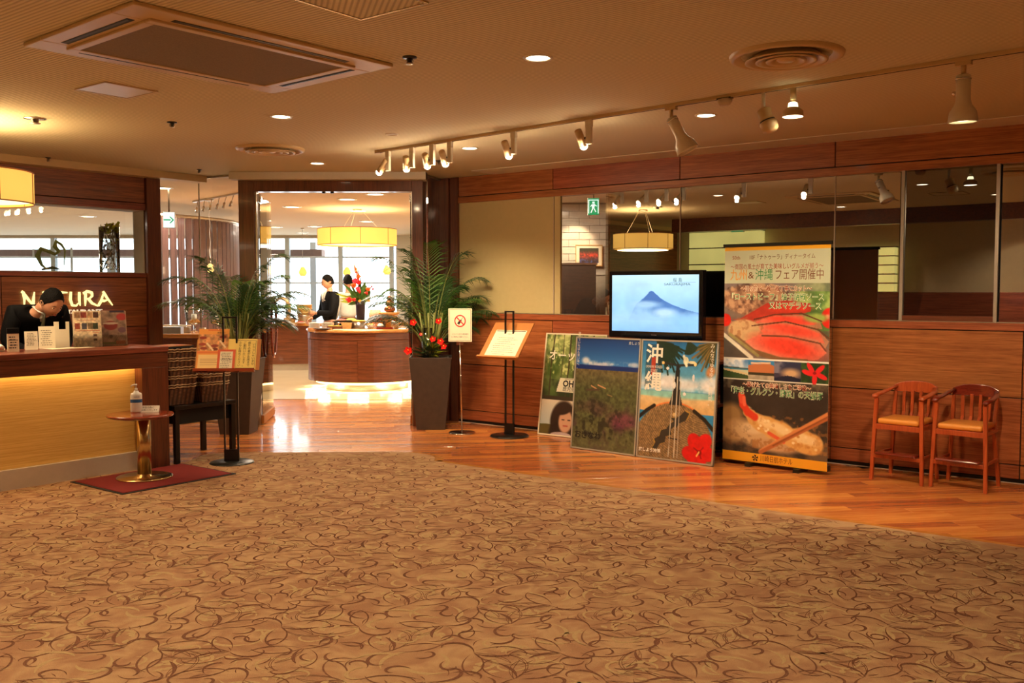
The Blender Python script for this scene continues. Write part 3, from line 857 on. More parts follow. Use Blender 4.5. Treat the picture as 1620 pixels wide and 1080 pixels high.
# dining room shell
simple_wall('wall_dining_left', (-13.9, 5.0), (-13.9, 22), 0, CEIL, M['white'])
simple_wall('wall_dining_near', lw(-5.1,OFF+0.2), (-13.9, 5.0), 0, CEIL, M['white'])
simple_wall('wall_dining_right', (-0.15, 13.5), (-0.15, 22.0), 0, CEIL, M['white'])
simple_wall('wall_dining_back', (-2.62, 21.55), (-0.1, 21.55), 0, CEIL, M['white'])
simple_wall('wall_dining_corner', rw(-1.30,0.10), (-0.15, 13.6), 0, CEIL, M['white'])
simple_wall('wall_outer', rw(9.2,0.15), rw(0.8,0.15), 0, CEIL, M['white'], 0.02)
simple_wall('wall_outer', (1.5,13.6), rw(9.2,4.5), 0, CEIL, M['white'], 0.02)
# window wall
WY = 21.5
mull = [-13.8, -12.0, -10.35, -9.0, -7.9, -6.5, -5.07, -3.87, -2.72]
mb = MB()
mb.box(-13.9, -2.62, WY-0.05, WY+0.10, 0.0, 0.12)
mb.box(-13.9, -2.62, WY-0.05, WY+0.10, CEIL-0.06, CEIL)
W6 = struct('window_6', mb, M['kick'])
for x in mull:
    b = MB(); b.box(-0.05,0.05,-0.06,0.06,0.12,CEIL-0.06); obj('mullion', b, M['mullion'], W6, Matrix.Translation((x,WY,0)))
for z in (1.62, 2.20):
    b = MB(); b.box(-13.85,-2.68,WY-0.03,WY+0.03,z-0.018,z+0.018); obj('transom', b, M['mullion'], W6)
for a, b_ in zip(mull[:-1], mull[1:]):
    b = MB(); b.add([(a+.05,WY,0.12),(b_-.05,WY,0.12),(b_-.05,WY,CEIL-.06),(a+.05,WY,CEIL-.06)],[(0,1,2,3)]); obj('pane', b, M['win_pane'], W6)
mb = MB(); mb.box(-13.9, -4.4, WY+0.5, WY+0.9, 2.24, 2.40); struct('trim_10', mb, M['outer_beam'])
for k, x in enumerate((-9.6, -6.2, -4.75)):
    mb = MB(); mb.box(x-0.07, x+0.07, WY+1.2, WY+1.4, 0, 2.6); struct('trim_%d' % (11+k), mb, M['mullion'])

# ================================================================== CEILING FITTINGS
def ring_light(p, label, lit=True, r=0.075):
    t = thing('downlight', label, 'downlight', (p.x, p.y, CEIL), 0, 'recessed ceiling lights')
    b = MB(); b.lathe([(r*0.82,0.0),(r*0.84,-0.006),(r,-0.008),(r*1.06,0.0)], (0,0,0), 28, cap=False); obj('trim_ring', b, M['metal_white'], t)
    b = MB(); b.lathe([(1e-6,-0.002),(r*0.82,-0.002)], (0,0,0), 28, cap=False); obj('lens', b, M['lamp_on'] if lit else M['steel'], t)
    return t
lab = ['recessed downlight glowing in the middle of the ceiling, nearest lit one', 'round lit downlight above the planters, left of the entrance axis',
       'small lit downlight beyond the round diffuser near the entrance header', 'lit downlight just right of the four clustered spotlights', 'lit downlight between the horn spotlight and the silver knob spotlight']
for p, l in zip(DOWN, lab): ring_light(p, l)
BACKN = ['over the middle of the carpet','above the carpet by the camera','behind the camera, towards the wall','far right along the wood floor','by the back wall, middle','by the back wall, near the reception','by the back wall, right','nearest the right end of the lobby']
for p in DOWN_BACK:
    o = ring_light(p, 'lit lobby downlight seen only mirrored in the window, '+BACKN.pop(0))
ring_light(on(620,212,CEIL), 'unlit dark recessed light left of the track start', False, 0.05)

def diffuser(p, label):
    t = thing('ceiling_diffuser', label, 'air diffuser', (p.x,p.y,CEIL), 0, 'round air diffusers')
    b = MB(); b.lathe([(0.295,0.0),(0.290,-0.016),(0.275,-0.024),(0.262,-0.022),(0.232,-0.002)], (0,0,0), 48, cap=False); obj('outer_ring', b, M['metal_cream'], t)
    b = MB(); b.lathe([(0.225,0.004),(1e-6,0.004)], (0,0,0), 40, cap=False); obj('throat', b, M['slot'], t)
    for r in (0.20, 0.145, 0.092):
        b = MB(); b.lathe([(r-0.045,0.0),(r-0.012,-0.034),(r,-0.038),(r+0.012,-0.036),(r+0.012,-0.031),(r-0.002,-0.031),(r-0.036,0.0)], (0,0,0), 48, cap=False); obj('cone', b, M['metal_cream'], t)
    b = MB(); b.lathe([(1e-6,-0.036),(0.04,-0.034),(0.05,-0.026)], (0,0,0), 30, cap=False); obj('centre_cap', b, M['metal_cream'], t)
diffuser(on(428,235,CEIL), 'round stepped air diffuser nearer the entrance')
diffuser(on(1244,87,CEIL), 'large round stepped air diffuser above the track at right')

# ceiling air conditioner cassette
cc = (on(443,142,CEIL)+on(180,0,CEIL))/2
P1 = on(52,70,CEIL); P2 = on(612,98,CEIL); P3 = on(443,145,CEIL)
L_ = (P3-P1).length; W_ = (P2-P3).length; ang = math.atan2((P3-P1).y, (P3-P1).x)
cx = (P1+P2)/2
ac = thing('air_conditioner', 'long beige ceiling air conditioner cassette with a grey mesh grille', 'air conditioner', (cx.x,cx.y,CEIL), ang)
hl, hw = L_/2, W_/2
b = MB(); s1 = 0.10
def frame_ring(b, X, Y, x, y, z0, z1):
    b.box(-X, X, -Y, -y, z0, z1); b.box(-X, X, y, Y, z0, z1); b.box(-X, -x, -y, y, z0, z1); b.box(x, X, -y, y, z0, z1)
frame_ring(b, hl, hw, hl-0.205, hw-0.19, -0.020, 0.0)
frame_ring(b, hl-0.150, hw-0.135, hl-0.20, hw-0.185, -0.032, -0.012)
for sx in (-1,1):
    pass
obj('frame', b, M['metal_cream'], ac, bev=0.006)
b = MB(); b.box(-hl+0.19, hl-0.19, -hw+0.18, hw-0.18, -0.028, -0.004); obj('grille', b, plain('grey_mesh', (128,110,86), 0.8, var=0.15, scale=160), ac)
for sx in (-1,1):
    b = MB(); b.box(-hl+0.24, hl-0.24, sx*(hw-0.100)-0.019, sx*(hw-0.100)+0.019, -0.0212, -0.019); obj('air_slot', b, M['slot'], ac)
    b = MB(); b.box(sx*(hl-0.105)-0.019, sx*(hl-0.105)+0.019, -hw+0.22, hw-0.22, -0.0212, -0.019); obj('air_slot', b, M['slot'], ac)
for sy in (-1,1):
    b = MB(Matrix.Translation((0, sy*(hw-0.094), -0.022)) @ Matrix.Rotation(sy*0.2,4,'X')); b.cbox((0,0,0),(2*hl-0.50,0.012,0.002)); obj('louvre', b, M['dark_metal'] , ac)
for sx in (-1,1):
    b = MB(Matrix.Translation((sx*(hl-0.099),0,-0.022)) @ Matrix.Rotation(-sx*0.2,4,'Y')); b.cbox((0,0,0),(0.012,2*hw-0.46,0.002)); obj('louvre', b, M['dark_metal'], ac)
def hatch(c, s, label, rot, m1):
    t = thing('ceiling_hatch', label, 'access hatch', (c.x,c.y,CEIL), rot)
    b = MB(); frame_ring(b, s, s, s-0.012, s-0.012, -0.008, 0.0); obj('frame', b, m1, t)
    b = MB(); b.box(-s+0.015, s-0.015, -s+0.015, s-0.015, -0.006, 0.0); obj('panel', b, M['ceiling'] if m1 is M['brass'] else M['metal_white'], t)
c = (on(128,142,CEIL)+on(241,142,CEIL))/2; hatch(c, 0.175, 'small pale square hatch left below the air conditioner', AR, M['metal_cream'])
c = on(575,5,CEIL); hatch(Vector((-0.65,4.10,CEIL)), 0.21, 'square brass-edged hatch at the top edge of the view', AR, M['brass'])
def sprinkler(p, label, s=1.0, flat=False):
    t = thing('sprinkler', label, 'sprinkler', (p.x,p.y,CEIL), 0)
    b = MB(); b.lathe([(0.035*s,0),(0.035*s,-0.006),(0.014*s,-0.010)], (0,0,0), 18); obj('escutcheon', b, M['dark_metal'] if not flat else M['chrome'], t)
    b = MB(); b.lathe([(0.012*s,-0.008),(0.012*s,-0.03),(0.018*s,-0.034),(0.018*s,-0.038),(1e-6,-0.04)], (0,0,0), 12); obj('head', b, M['steel'], t)
    if not flat:
        b = MB(); b.tube([(0.012*s,0,-0.012),(0.02*s,0,-0.024),(0.0,0,-0.036)],0.003); b.tube([(-0.012*s,0,-0.012),(-0.02*s,0,-0.024),(0.0,0,-0.036)],0.003); obj('yoke', b, M['steel'], t)
sprinkler(on(648,90,CEIL), 'small dark sprinkler head right of the air conditioner', 1.1)
sprinkler(on(272,193,CEIL), 'small sprinkler head below the pale square hatch')
sprinkler(on(694,254,CEIL), 'tiny sprinkler head under the clustered spotlights', 0.9)
sprinkler(on(55,187,CEIL), 'flat chrome detector with drop lens at the upper left', 2.2, True)
sprinkler(on(76,249,CEIL), 'tiny sprinkler head above the reception wall', 0.7)
sprinkler(on(315,268,CEIL), 'tiny sprinkler head left of the entrance fascia', 0.7)

# ------------------------------------------------------------------ lighting track
ta, tb = on(598,238,CEIL), on(1640,72,CEIL)
dtr = (tb-ta).normalized(); Ltr = (tb-ta).length+1.6; atr = math.atan2(dtr.y,dtr.x)
tk = thing('lighting_track', 'long beige lighting track running across the ceiling', 'light track', (ta.x,ta.y,CEIL), atr)
b = MB(); b.box(0,Ltr,-0.017,0.017,-0.022,0); obj('rail', b, M['metal_cream'], tk, bev=0.002)
b = MB(); b.box(0.0,Ltr,-0.005,0.005,-0.0235,-0.020); obj('conductor_slot', b, M['slot'], tk)
b = MB(); b.box(-0.02,0.03,-0.022,0.022,-0.026,0); obj('end_cap', b, M['metal_cream'], tk)
def ontrack(px):                       # track point at photograph column px
    lo, hi = 0.0, Ltr
    for _ in range(40):
        m_ = (lo+hi)/2; q = ta+dtr*m_
        if 810+F_PX*q.x/(q.y*math.cos(PITCH)-(CEIL-CAM_H)*math.sin(PITCH)) < px: lo = m_
        else: hi = m_
    return ta+dtr*lo
q = ontrack(1147)
t = thing('track_feed', 'small grey box clipped to the track beside the silver knob spotlight', 'junction box', (q.x,q.y,CEIL-0.023), atr)
b = MB(); b.lathe([(0.05,0),(0.05,-0.02),(0.035,-0.04),(1e-6,-0.042)],(0,0,0),16,sx=1.0,sy=0.6); obj('cap', b, M['kick'], t); b = MB(); b.cbox((0,0,0.002),(0.10,0.04,0.008)); obj('clip', b, M['dark_metal'], t)

def small_spot(px, aim, label, energy, tilt_dir=1):
    q = ontrack(px); base = Vector((q.x,q.y,CEIL-0.022))
    t = thing('small_spotlight', label, 'spotlight', base, 0, 'small white track spotlights')
    b = MB(Matrix.Rotation(atr,4,'Z')); b.box(-0.026,0.026,-0.014,0.014,-0.05,0); b.box(-0.022,0.022,-0.013,0.013,-0.17,-0.05); obj('driver_box', b, M['metal_white'], t, bev=0.002)
    head = Vector((-0.075*math.cos(atr)-0.0, -0.075*math.sin(atr)-0.02, -0.13))
    d = (Vector(aim)-(base+head)).normalized()
    b = MB(); b.tube([(0,0,-0.12), head], 0.007); obj('arm', b, M['dark_metal'], t)
    b = MB(); b.tube([head-d*0.075, head-d*0.07, head+d*0.055],[0.018,0.027,0.030],16); hd_ = obj('head', b, M['metal_cream'], t)
    b = MB(); b.ball(head+d*0.058, 0.029, 14, 8); obj('bulb', b, M['lamp_bulb'], hd_)
    h = base+head+d*0.10
    lamp('bulb_glow', 'POINT', base+head+d*0.062+Vector((0,0,-0.032)), 5, WARM, 0.02)
    lamp('spot_lamp', 'SPOT', h, energy, WARM, 0.03, aim=aim, angle=62, blend=0.7)
    return t
lab = ['end-most small track spotlight, pointing down left at the entrance', 'second small spotlight from the track end', 'third small spotlight from the track end', 'fourth small spotlight, last of the tight cluster',
       'lone small spotlight right of the cluster, over the menu stand', 'small spotlight midway along the track, left of the horn spotlight']
small_spot(614, (-2.6,9.4,0.6), lab[0], 55)
small_spot(652, (-1.0,9.9,0.9), lab[1], 55)
small_spot(684, rw(-0.9,0,0.5), lab[2], 90)
small_spot(712, rw(-0.35,0,0.5), lab[3], 90)
small_spot(813, rw(0.75,-0.3,0.5), lab[4], 70)
small_spot(932, rw(1.9,-0.5,0.5), lab[5], 80)
# star-shaped glints belong to these two further along the track, out of frame to the right
# horn spotlight (off)
def horn(px, label, d, lit, sc=1.0, wide=1.0, mat='metal_white'):
    q = ontrack(px); base = Vector((q.x,q.y,CEIL-0.022)); d = Vector(d).normalized()
    t = thing('cone_spotlight', label, 'spotlight', base, 0)
    b = MB(Matrix.Rotation(atr,4,'Z')); b.box(-0.04,0.04,-0.016,0.016,-0.022,0); b.cyl((0,0,-0.07*sc),0.013,0.06); obj('adapter', b, M['metal_cream'], t)
    h = Vector((0,0,-0.075*sc))
    pr = [(0.030,0.0),(0.040,0.006),(0.040,0.14),(0.046,0.17),(0.075,0.215),(0.082,0.27),(0.080,0.275)]
    pr = [(r*sc, z*sc) for r, z in pr]
    Td = Matrix.Translation(h) @ d.to_track_quat('Z','Y').to_matrix().to_4x4()
    b = MB(Td); b.lathe(pr+[(0.074*sc,0.268*sc),(0.066*sc,0.215*sc),(0.036*sc,0.17*sc),(1e-6,0.165*sc)], (0,0,0), 28, cap=False); b.lathe([(1e-6,0),(0.03*sc,0)],(0,0,0),20,cap=False); sh_ = obj('shade', b, M[mat], t)
    b = MB(Td); b.lathe([(0.0355*sc,0.02),(0.0435*sc,0.02),(0.0435*sc,0.026),(0.0355*sc,0.026)],(0,0,0),20); b.ball((0.05*sc,0,0.10*sc),0.012); obj('swivel_knob', b, M['chrome'], t)
    b = MB(Td); b.lathe([(1e-6,0.262*sc),(0.05*sc,0.26*sc),(0.072*sc,0.25*sc)],(0,0,0),24,cap=False); obj('reflector_lamp', b, M[lit] if lit else M['metal_white'], sh_)
    return t, base+h+d*0.3*sc, d
horn(1062, 'white horn-shaped spotlight tilted to the right, unlit', (0.30,-0.10,-0.62), None, 0.92)
_, h, d = horn(1525, 'large white cone spotlight at the right, glowing greenish inside', (0.02,0.02,-1), 'lamp_dim', 0.92)
lamp('spot_lamp', 'SPOT', h+Vector((0,0,-0.03)), 130, WARM, 0.05, aim=rw(3.9,-0.3,0.3), angle=95, blend=0.8)
# knob-like spotlight (off)
q = ontrack(1208); base = Vector((q.x,q.y,CEIL-0.022)); d = Vector((0.25,-0.15,-0.8)).normalized()
t = thing('drum_spotlight', 'beige two-part drum spotlight, unlit, beside the bright reflector lamp', 'spotlight', base, 0)
b = MB(); b.cyl((0,0,-0.10),0.012,0.10); obj('stem', b, M['metal_white'], t)
Td = Matrix.Translation((0,0,-0.10)) @ d.to_track_quat('Z','Y').to_matrix().to_4x4()
b = MB(Td); b.lathe([(0.034,0.0),(0.045,0.01),(0.040,0.05),(0.048,0.075)],(0,0,0),24); obj('upper_drum', b, M['metal_cream'], t)
b = MB(Td); b.lathe([(0.047,0.075),(0.0475,0.083)],(0,0,0),24); obj('joint_ring', b, M['black'], t)
b = MB(Td); b.lathe([(0.048,0.083),(0.056,0.095),(0.050,0.135),(0.036,0.15)],(0,0,0),24); obj('lower_drum', b, M['metal_cream'], t)
# bright reflector lamp
q = ontrack(1255); base = Vector((q.x,q.y,CEIL-0.022))
t = thing('reflector_spotlight', 'brightly lit bowl reflector lamp hanging from the track', 'spotlight', base, 0)
b = MB(); b.cyl((0,0,-0.07),0.018,0.07); b.tube([(0.005,0,-0.07),(0.012,0,-0.12)],0.009); obj('stem', b, M['metal_cream'], t)
b = MB(); b.lathe([(0.018,-0.085),(0.026,-0.09),(0.030,-0.115)],(0,0,0),20); obj('neck', b, M['lamp_dim'], t)
b = MB(); b.lathe([(0.034,-0.115),(0.060,-0.135),(0.064,-0.165),(0.060,-0.172)],(0,0,0),28,cap=False); bw_ = obj('bowl', b, M['metal_cream'], t)
b = MB(); b.lathe([(1e-6,-0.170),(0.060,-0.170)],(0,0,0),28,cap=False); obj('lens', b, M['lamp_on'], bw_)
lamp('spot_lamp', 'SPOT', base+Vector((0,0,-0.19)), 120, WARM, 0.06, aim=rw(2.6,-0.9,0.0), angle=100, blend=0.8)

# ================================================================== RECEPTION COUNTER
rc = thing('reception_counter', 'reception counter with dark wood band and recessed backlit bamboo front', 'counter', C0, AL)
cx1 = 0.745
b = MB(); b.box(-3.4, cx1, -0.012, 0.55, 0.955, 0.998); obj('top', b, M['rec_wood'], rc, bev=0.004)
b = MB(); b.box(-3.4, cx1, 0.0, 0.028, 0.832, 0.953); obj('front_band', b, M['dark_wood'], rc, bev=0.003)
b = MB(); b.box(0.51, cx1, 0.0, 0.50, 0.0, 0.832); obj('end_post', b, M['dark_wood_v'], rc, bev=0.003)
b = MB(); b.box(-3.4, 0.51, 0.105, 0.13, 0.155, 0.953); obj('front_panel', b, M['bamboo'], rc)
b = MB(); b.box(-3.4, 0.51, 0.07, 0.13, 0.0, 0.153); obj('plinth', b, M['kick'], rc)
b = MB(); b.box(-3.4, 0.0, 0.50, 0.53, 0.0, 0.95); obj('back_panel', b, M['dark_wood'], rc)
b = MB(); b.box(-3.35, 0.49, 0.045, 0.062, 0.895, 0.91); obj('light_strip', b, M['strip_on'], rc)
for k in range(4):
    p = lw(-2.9+k*0.98, 0.064, 0.885)
    l = lamp('cove_lamp', 'AREA', p, 2.6, WARMER, 0.95, aim=p+Vector((0.05*-math.sin(AL),0.05*math.cos(AL),-1)), size_y=0.03)
    l.rotation_euler = (0.0, 0, AL)

# things on the counter
def upright(name, label, cat, px, py, z, w, h, rot, lean=0.0, thick=0.004, mat='paper', group=None):
    p = on(px, py, z); t = thing(name, label, cat, (p.x,p.y,z), rot, group)
    return t
RCF = AL   # facing direction of counter items: towards the room
def sheet(parent, w, h, mat, x=0, z=0, y=0, lean=0.15, th=0.003, name='sheet'):
    b = MB(Matrix.Translation((x,y,z)) @ Matrix.Rotation(-lean,4,'X')); b.box(-w/2,w/2,-th/2,th/2,0,h); return obj(name, b, mat, parent)
def put_lines(parent, M_, x0, x1, z0, z1, n, mat, h=0.004, seed=0, name='printed_lines', y=-0.0025):
    g_ = random.Random(seed); b = MB(M_)
    for i in range(n):
        z = z1-(z1-z0)*(i+0.5)/n; a = x0+(x1-x0)*g_.uniform(0,0.15); e = x1-(x1-x0)*g_.uniform(0,0.35)
        x = a
        while x < e:
            w_ = g_.uniform(0.006,0.02); b.add([(x,y,z-h/2),(min(x+w_,e),y,z-h/2),(min(x+w_,e),y,z+h/2),(x,y,z+h/2)],[(0,1,2,3)]); x += w_+0.004
    return obj(name, b, mat, parent)
def leanM(x=0,y=0,z=0,lean=0.15): return Matrix.Translation((x,y,z)) @ Matrix.Rotation(-lean,4,'X')

ZC = 0.998
# tall narrow box
p = on(21,556,ZC); t = thing('leaflet_box', 'tall narrow cream box with a dark lid, leftmost on the reception counter', 'box', p, AL-0.35)
b = MB(); b.box(-0.038,0.038,-0.03,0.03,0,0.135); obj('body', b, M['paper'], t); b = MB(); b.box(-0.040,0.040,-0.032,0.032,0.135,0.175); obj('lid', b, M['suit'], t)
put_lines(t, Matrix.Translation((0,-0.029,0)), -0.03,0.03,0.02,0.12,5,M['ink'],0.008,1)
b = MB(Matrix.Translation((0,-0.0315,0))); b.add([(-0.032,-0.0,0.085),(0.032,0,0.085),(0.032,0,0.089),(-0.032,0,0.089)],[(0,1,2,3)]); obj('printed_rule', b, M['ink'], t)
# small cards
p = on(50,553,ZC); t = thing('price_card', 'plain cream notice card standing left of the taller card', 'card', p, AL-0.35)
sheet(t,0.092,0.142,M['paper']); sheet(t,0.092,0.05,M['paper'],y=0.05,lean=-0.6,name='strut'); put_lines(t, leanM(), -0.035,0.04,0.03,0.13,9,M['ink_s'],0.004,2)
p = on(75,551,ZC); t = thing('notice_card', 'larger cream notice card in the middle of the counter', 'card', p, AL-0.35)
sheet(t,0.118,0.175,M['paper']); sheet(t,0.118,0.06,M['paper'],y=0.06,lean=-0.6,name='strut'); put_lines(t, leanM(), -0.045,0.045,0.02,0.15,8,M['ink_s'],0.005,3)
p = on(98,549,ZC); t = thing('envelope_holder', 'cream pocket holder with a square notch, right of the cards', 'leaflet holder', p, AL-0.35)
b = MB(leanM(lean=0.05)); b.slabxz([(-0.055,0),(0.058,0),(0.058,0.205),(0.032,0.205),(0.032,0.145),(-0.018,0.145),(-0.018,0.205),(-0.055,0.205)], -0.003, 0.003); obj('front', b, M['paper'], t)
b = MB(); b.box(-0.055,0.058,0.02,0.06,0,0.13); obj('pocket', b, M['kick'], t)
p = on(85,552,ZC); t = thing('loose_sheet', 'loose sheet of paper lying flat at the counter edge', 'paper', (p.x+0.08,p.y+0.14,ZC+0.001), AL)
b = MB(); b.box(-0.20,0.15,-0.08,0.08,0,0.001); obj('page', b, M['paper'], t)
# telephone edge
p = on(2,556,ZC); t = thing('telephone', 'white telephone cut off by the left edge of the photo', 'telephone', (p.x-0.03,p.y,ZC), AL)
b = MB(); b.box(-0.07,0.03,-0.07,0.07,0,0.025); obj('base', b, M['plastic_w'], t, bev=0.008); b = MB(); b.tube([(0,-0.08,0.03),(0,-0.05,0.045),(0,0.05,0.045),(0,0.08,0.03)],[0.018,0.014,0.014,0.018],10); obj('handset', b, M['plastic_w'], t)
# two brochures in acrylic stands
def brochure(px, py, label, w, h, pic, seed):
    p = on(px,py,ZC); t = thing('brochure_stand', label, 'brochure', p, AL-0.30, 'brochures in clear stands')
    me = pic.mesh('brochure', w, h, M['print_matt']); me.transform(leanM(lean=0.13)); obj('brochure', me, None, t)
    b = MB(leanM(lean=0.13)); b.box(-w/2-0.005,w/2+0.005,0.004,0.007,0,h*0.98); obj('backing', b, M['paper'], t)
    b = MB(leanM(lean=0.13)); b.box(-w/2-0.008,w/2+0.008,-0.012,-0.009,0,h*0.32); b.box(-w/2-0.008,-w/2-0.005,-0.012,0.01,0,h*0.33); b.box(w/2+0.005,w/2+0.008,-0.012,0.01,0,h*0.33); b.box(-w/2-0.008,w/2+0.008,-0.014,0.07,0,0.003); obj('acrylic_stand', b, M['acrylic'], t)
pc = Pic(60, 84, (226,206,170)); 
for k,(u,c) in enumerate(((0.04,(150,110,80)),(0.27,(140,60,50)),(0.50,(190,150,110)),(0.72,(80,50,40)))): pc.rect(u,u+0.21,0.03,0.19,c)
for k,(u,c) in enumerate(((0.04,(150,70,50)),(0.30,(80,80,90)),(0.52,(130,110,80)),(0.70,(50,60,40)))): pc.rect(u,u+0.19,0.33,0.50,c)
pc.mul(pc.noise(14,18,2,5),0.75,1.25); pc.line([(0.05,0.54),(0.95,0.54)],0.012,(200,80,50)); pc.rect(0.70,0.84,0.64,0.71,(90,50,40)); pc.rect(0.70,0.84,0.77,0.83,(90,50,40)); pc.line([(0.15,0.25),(0.8,0.25)],0.008,(190,110,90)); pc.line([(0.7,0.60),(0.9,0.60)],0.006,(210,90,70))
brochure(140, 549, 'brochure with two rows of small photos in a clear stand', 0.205, 0.292, pc, 1)
pc = Pic(60, 84, (160,130,110)); pc.mul(pc.noise(5,7,3,8),0.5,1.4)
pc.ell(0.42,0.42,0.26,0.13,(130,50,45)); pc.ell(0.85,0.18,0.2,0.1,(170,60,60)); pc.ell(0.85,0.55,0.16,0.08,(110,80,90)); pc.ell(0.42,0.36,0.3,0.03,(190,170,150)); pc.rect(0.1,0.6,0.88,0.94,(110,110,70)); pc.rect(0.6,0.95,0.85,0.94,(170,90,60)); pc.ell(0.42,0.73,0.07,0.045,(70,30,30)); pc.rect(0.4,0.95,0.0,0.06,(60,44,60))
brochure(180, 547, 'brochure with a dark food photo in a clear stand, right of the other', 0.205, 0.292, pc, 2)

# shop sign on the back wall
lit_letters = emis('lit_letters', (255,236,150), 1.6)
t = thing('wall_sign', 'glowing cream restaurant name sign on the reception back wall', 'sign', lw(0.92, OFF-0.02, 1.372), AL)
glyphs = {  # uneven brush-like capitals drawn as strokes (x, z), unit height 1
 'N': ([[(0.02,0.98),(0.12,0.90),(0.16,0.5),(0.14,0.02)],[(0.10,0.90),(0.35,0.5),(0.62,0.08)],[(0.62,0.04),(0.64,0.5),(0.70,0.95)]],0.80),
 'A': ([[(0.0,0.02),(0.18,0.35),(0.36,0.98)],[(0.30,0.98),(0.50,0.6),(0.86,0.04)],[(0.16,0.40),(0.35,0.34),(0.55,0.40)]],0.86),
 'T': ([[(0.0,0.86),(0.35,0.92),(0.72,0.90)],[(0.38,0.90),(0.36,0.5),(0.34,0.02)]],0.74),
 'U': ([[(0.10,0.96),(0.06,0.45),(0.16,0.08),(0.38,0.04),(0.56,0.25)],[(0.58,0.94),(0.57,0.4),(0.62,0.04)]],0.74),
 'R': ([[(0.14,0.92),(0.12,0.5),(0.10,0.02)],[(0.0,0.84),(0.22,0.98),(0.50,0.90),(0.52,0.68),(0.36,0.52),(0.14,0.46)],[(0.28,0.50),(0.50,0.20),(0.86,0.0)]],0.80)}
x = -0.36; H_ = 0.150; SXL = 0.176
for ch in 'NATURA':
    st, w_ = glyphs[ch]; b = MB()
    for s_ in st:
        ps = []
        for i in range(len(s_)-1):
            for k in range(4):
                a = k/4; ps.append((x+(s_[i][0]*(1-a)+s_[i+1][0]*a)*SXL, 0, (s_[i][1]*(1-a)+s_[i+1][1]*a-0.5)*H_))
        ps.append((x+s_[-1][0]*SXL, 0, (s_[-1][1]-0.5)*H_))
        n_ = len(ps); b.tube(ps, [H_*(0.055+0.03*math.sin(PI*i/(n_-1)+0.6)) for i in range(n_)], 8, flat=(0.7,1.15), up=(0,1,0))
    o = obj('letter', b, lit_letters, t); x += w_*SXL+0.012
me = text_mesh('RESTAURANT', 0.052, plain('white_letters',(250,240,215),0.4,emit=0.5), x=0.19, y=0.0, z=-0.128, ext=0.006, off=0.0016, fit=0.48)
obj('lettering', me, None, t)
lamp('sign_glow','POINT', lw(0.9,OFF-0.12,1.32), 1.2, WARMER, 0.1)

# big drum pendant over the reception
def drum(c, R, h, label, n=8, name='drum_pendant', cord=True, e=0, up=0.22):
    t = thing(name, label, 'pendant lamp', c, 0)
    b = MB(); b.lathe([(R,0),(R,h)],(0,0,0),64,cap=False); shd = obj('shade', b, M['shade'], t)
    b = MB(); b.lathe([(1e-6,0.02),(R*0.985,0.02)],(0,0,0),64,cap=False); obj('diffuser', b, M['shade_in'], t)
    b = MB()
    for z in (0.0, h): b.torus((0,0,z), R, 0.005, 64, 6)
    obj('rim_wire', b, M['board_tan'], shd)
    b = MB()
    for k in range(n): a = 2*PI*(k+0.3)/n; b.tube([(R*1.003*math.cos(a),R*1.003*math.sin(a),0),(R*1.003*math.cos(a),R*1.003*math.sin(a),h)],0.004,6)
    obj('seam', b, M['board_tan'], shd, kind='stuff')
    if cord:
        b = MB()
        for k in range(3): a = 2*PI*k/3; b.tube([(R*0.6*math.cos(a),R*0.6*math.sin(a),h*0.9),(0.05*math.cos(a),0.05*math.sin(a),CEIL-c[2])],0.0025,6)
        b.lathe([(0.07,0),(0.07,0.02)],(0,0,CEIL-c[2]-0.02),20); obj('cord', b, M['steel'], t)
    if e: lamp('pendant_lamp','AREA',(c[0],c[1],c[2]-0.02), e, WARM, R*1.7, aim=(c[0],c[1],0)); lamp('pendant_up','AREA',(c[0],c[1],c[2]+h+0.01), e*up, WARMER, R*1.7, aim=(c[0],c[1],9))
    return t
ze = at(43,320,6.9).z; xe = at(43,320,6.9).x
drum((xe-0.46,6.9,ze+0.0), 0.46, 0.225, 'yellow glowing drum pendant hanging over the reception counter', 8, e=26, up=0.75)

# ================================================================== SANITISER TABLE AND MAT
q = on(229,754); 
mq = [(-3.276,7.169),(-2.771,6.636),(-2.24,7.367),(-2.735,7.823)]
mc = Vector((sum(a[0] for a in mq)/4, sum(a[1] for a in mq)/4, 0.008))
mr_ = thing('door_mat', 'red floor mat with a dark rubber edge under the round table', 'mat', mc, AL)
MPI = (Matrix.Translation(mc) @ Matrix.Rotation(AL,4,'Z')).inverted()
lq = [MPI @ Vector((a[0],a[1],0)) for a in mq]; hx = (max(v.x for v in lq)-min(v.x for v in lq))/2; hy = (max(v.y for v in lq)-min(v.y for v in lq))/2
b = MB(); b.box(-hx,hx,-hy,hy,0.0005,0.005); obj('rubber_edge', b, M['mat_edge'], mr_); b = MB(); b.box(-hx+.025,hx-.025,-hy+.025,hy-.025,0.004,0.009); obj('pile', b, M['mat_red'], mr_)
tq = on(229,754,0.02); TZ = 0.535
t = thing('pedestal_table', 'small round red-brown table on a brass column and disc base', 'table', (tq.x,tq.y,0.017), 0)
b = MB(); b.lathe([(0.205,0),(0.21,0.004),(0.205,0.010),(0.19,0.014),(0.06,0.018),(0.055,0.03)],(0,0,0),48); obj('base', b, M['brass'], t)
b = MB(); b.lathe([(0.052,0.014),(0.052,TZ-0.045)],(0,0,0),32); obj('column', b, M['brass'], t)
tt = on(222,654,TZ)
b = MB(Matrix.Translation((tt.x-tq.x, tt.y-tq.y,0))); b.lathe([(0.10,TZ-0.05),(0.20,TZ-0.045),(0.232,TZ-0.036),(0.240,TZ-0.026),(0.236,TZ-0.018),(0.22,TZ-0.015)],(0,0,0),56); obj('top', b, M['table_wood'], t)
TT = TZ+0.0025
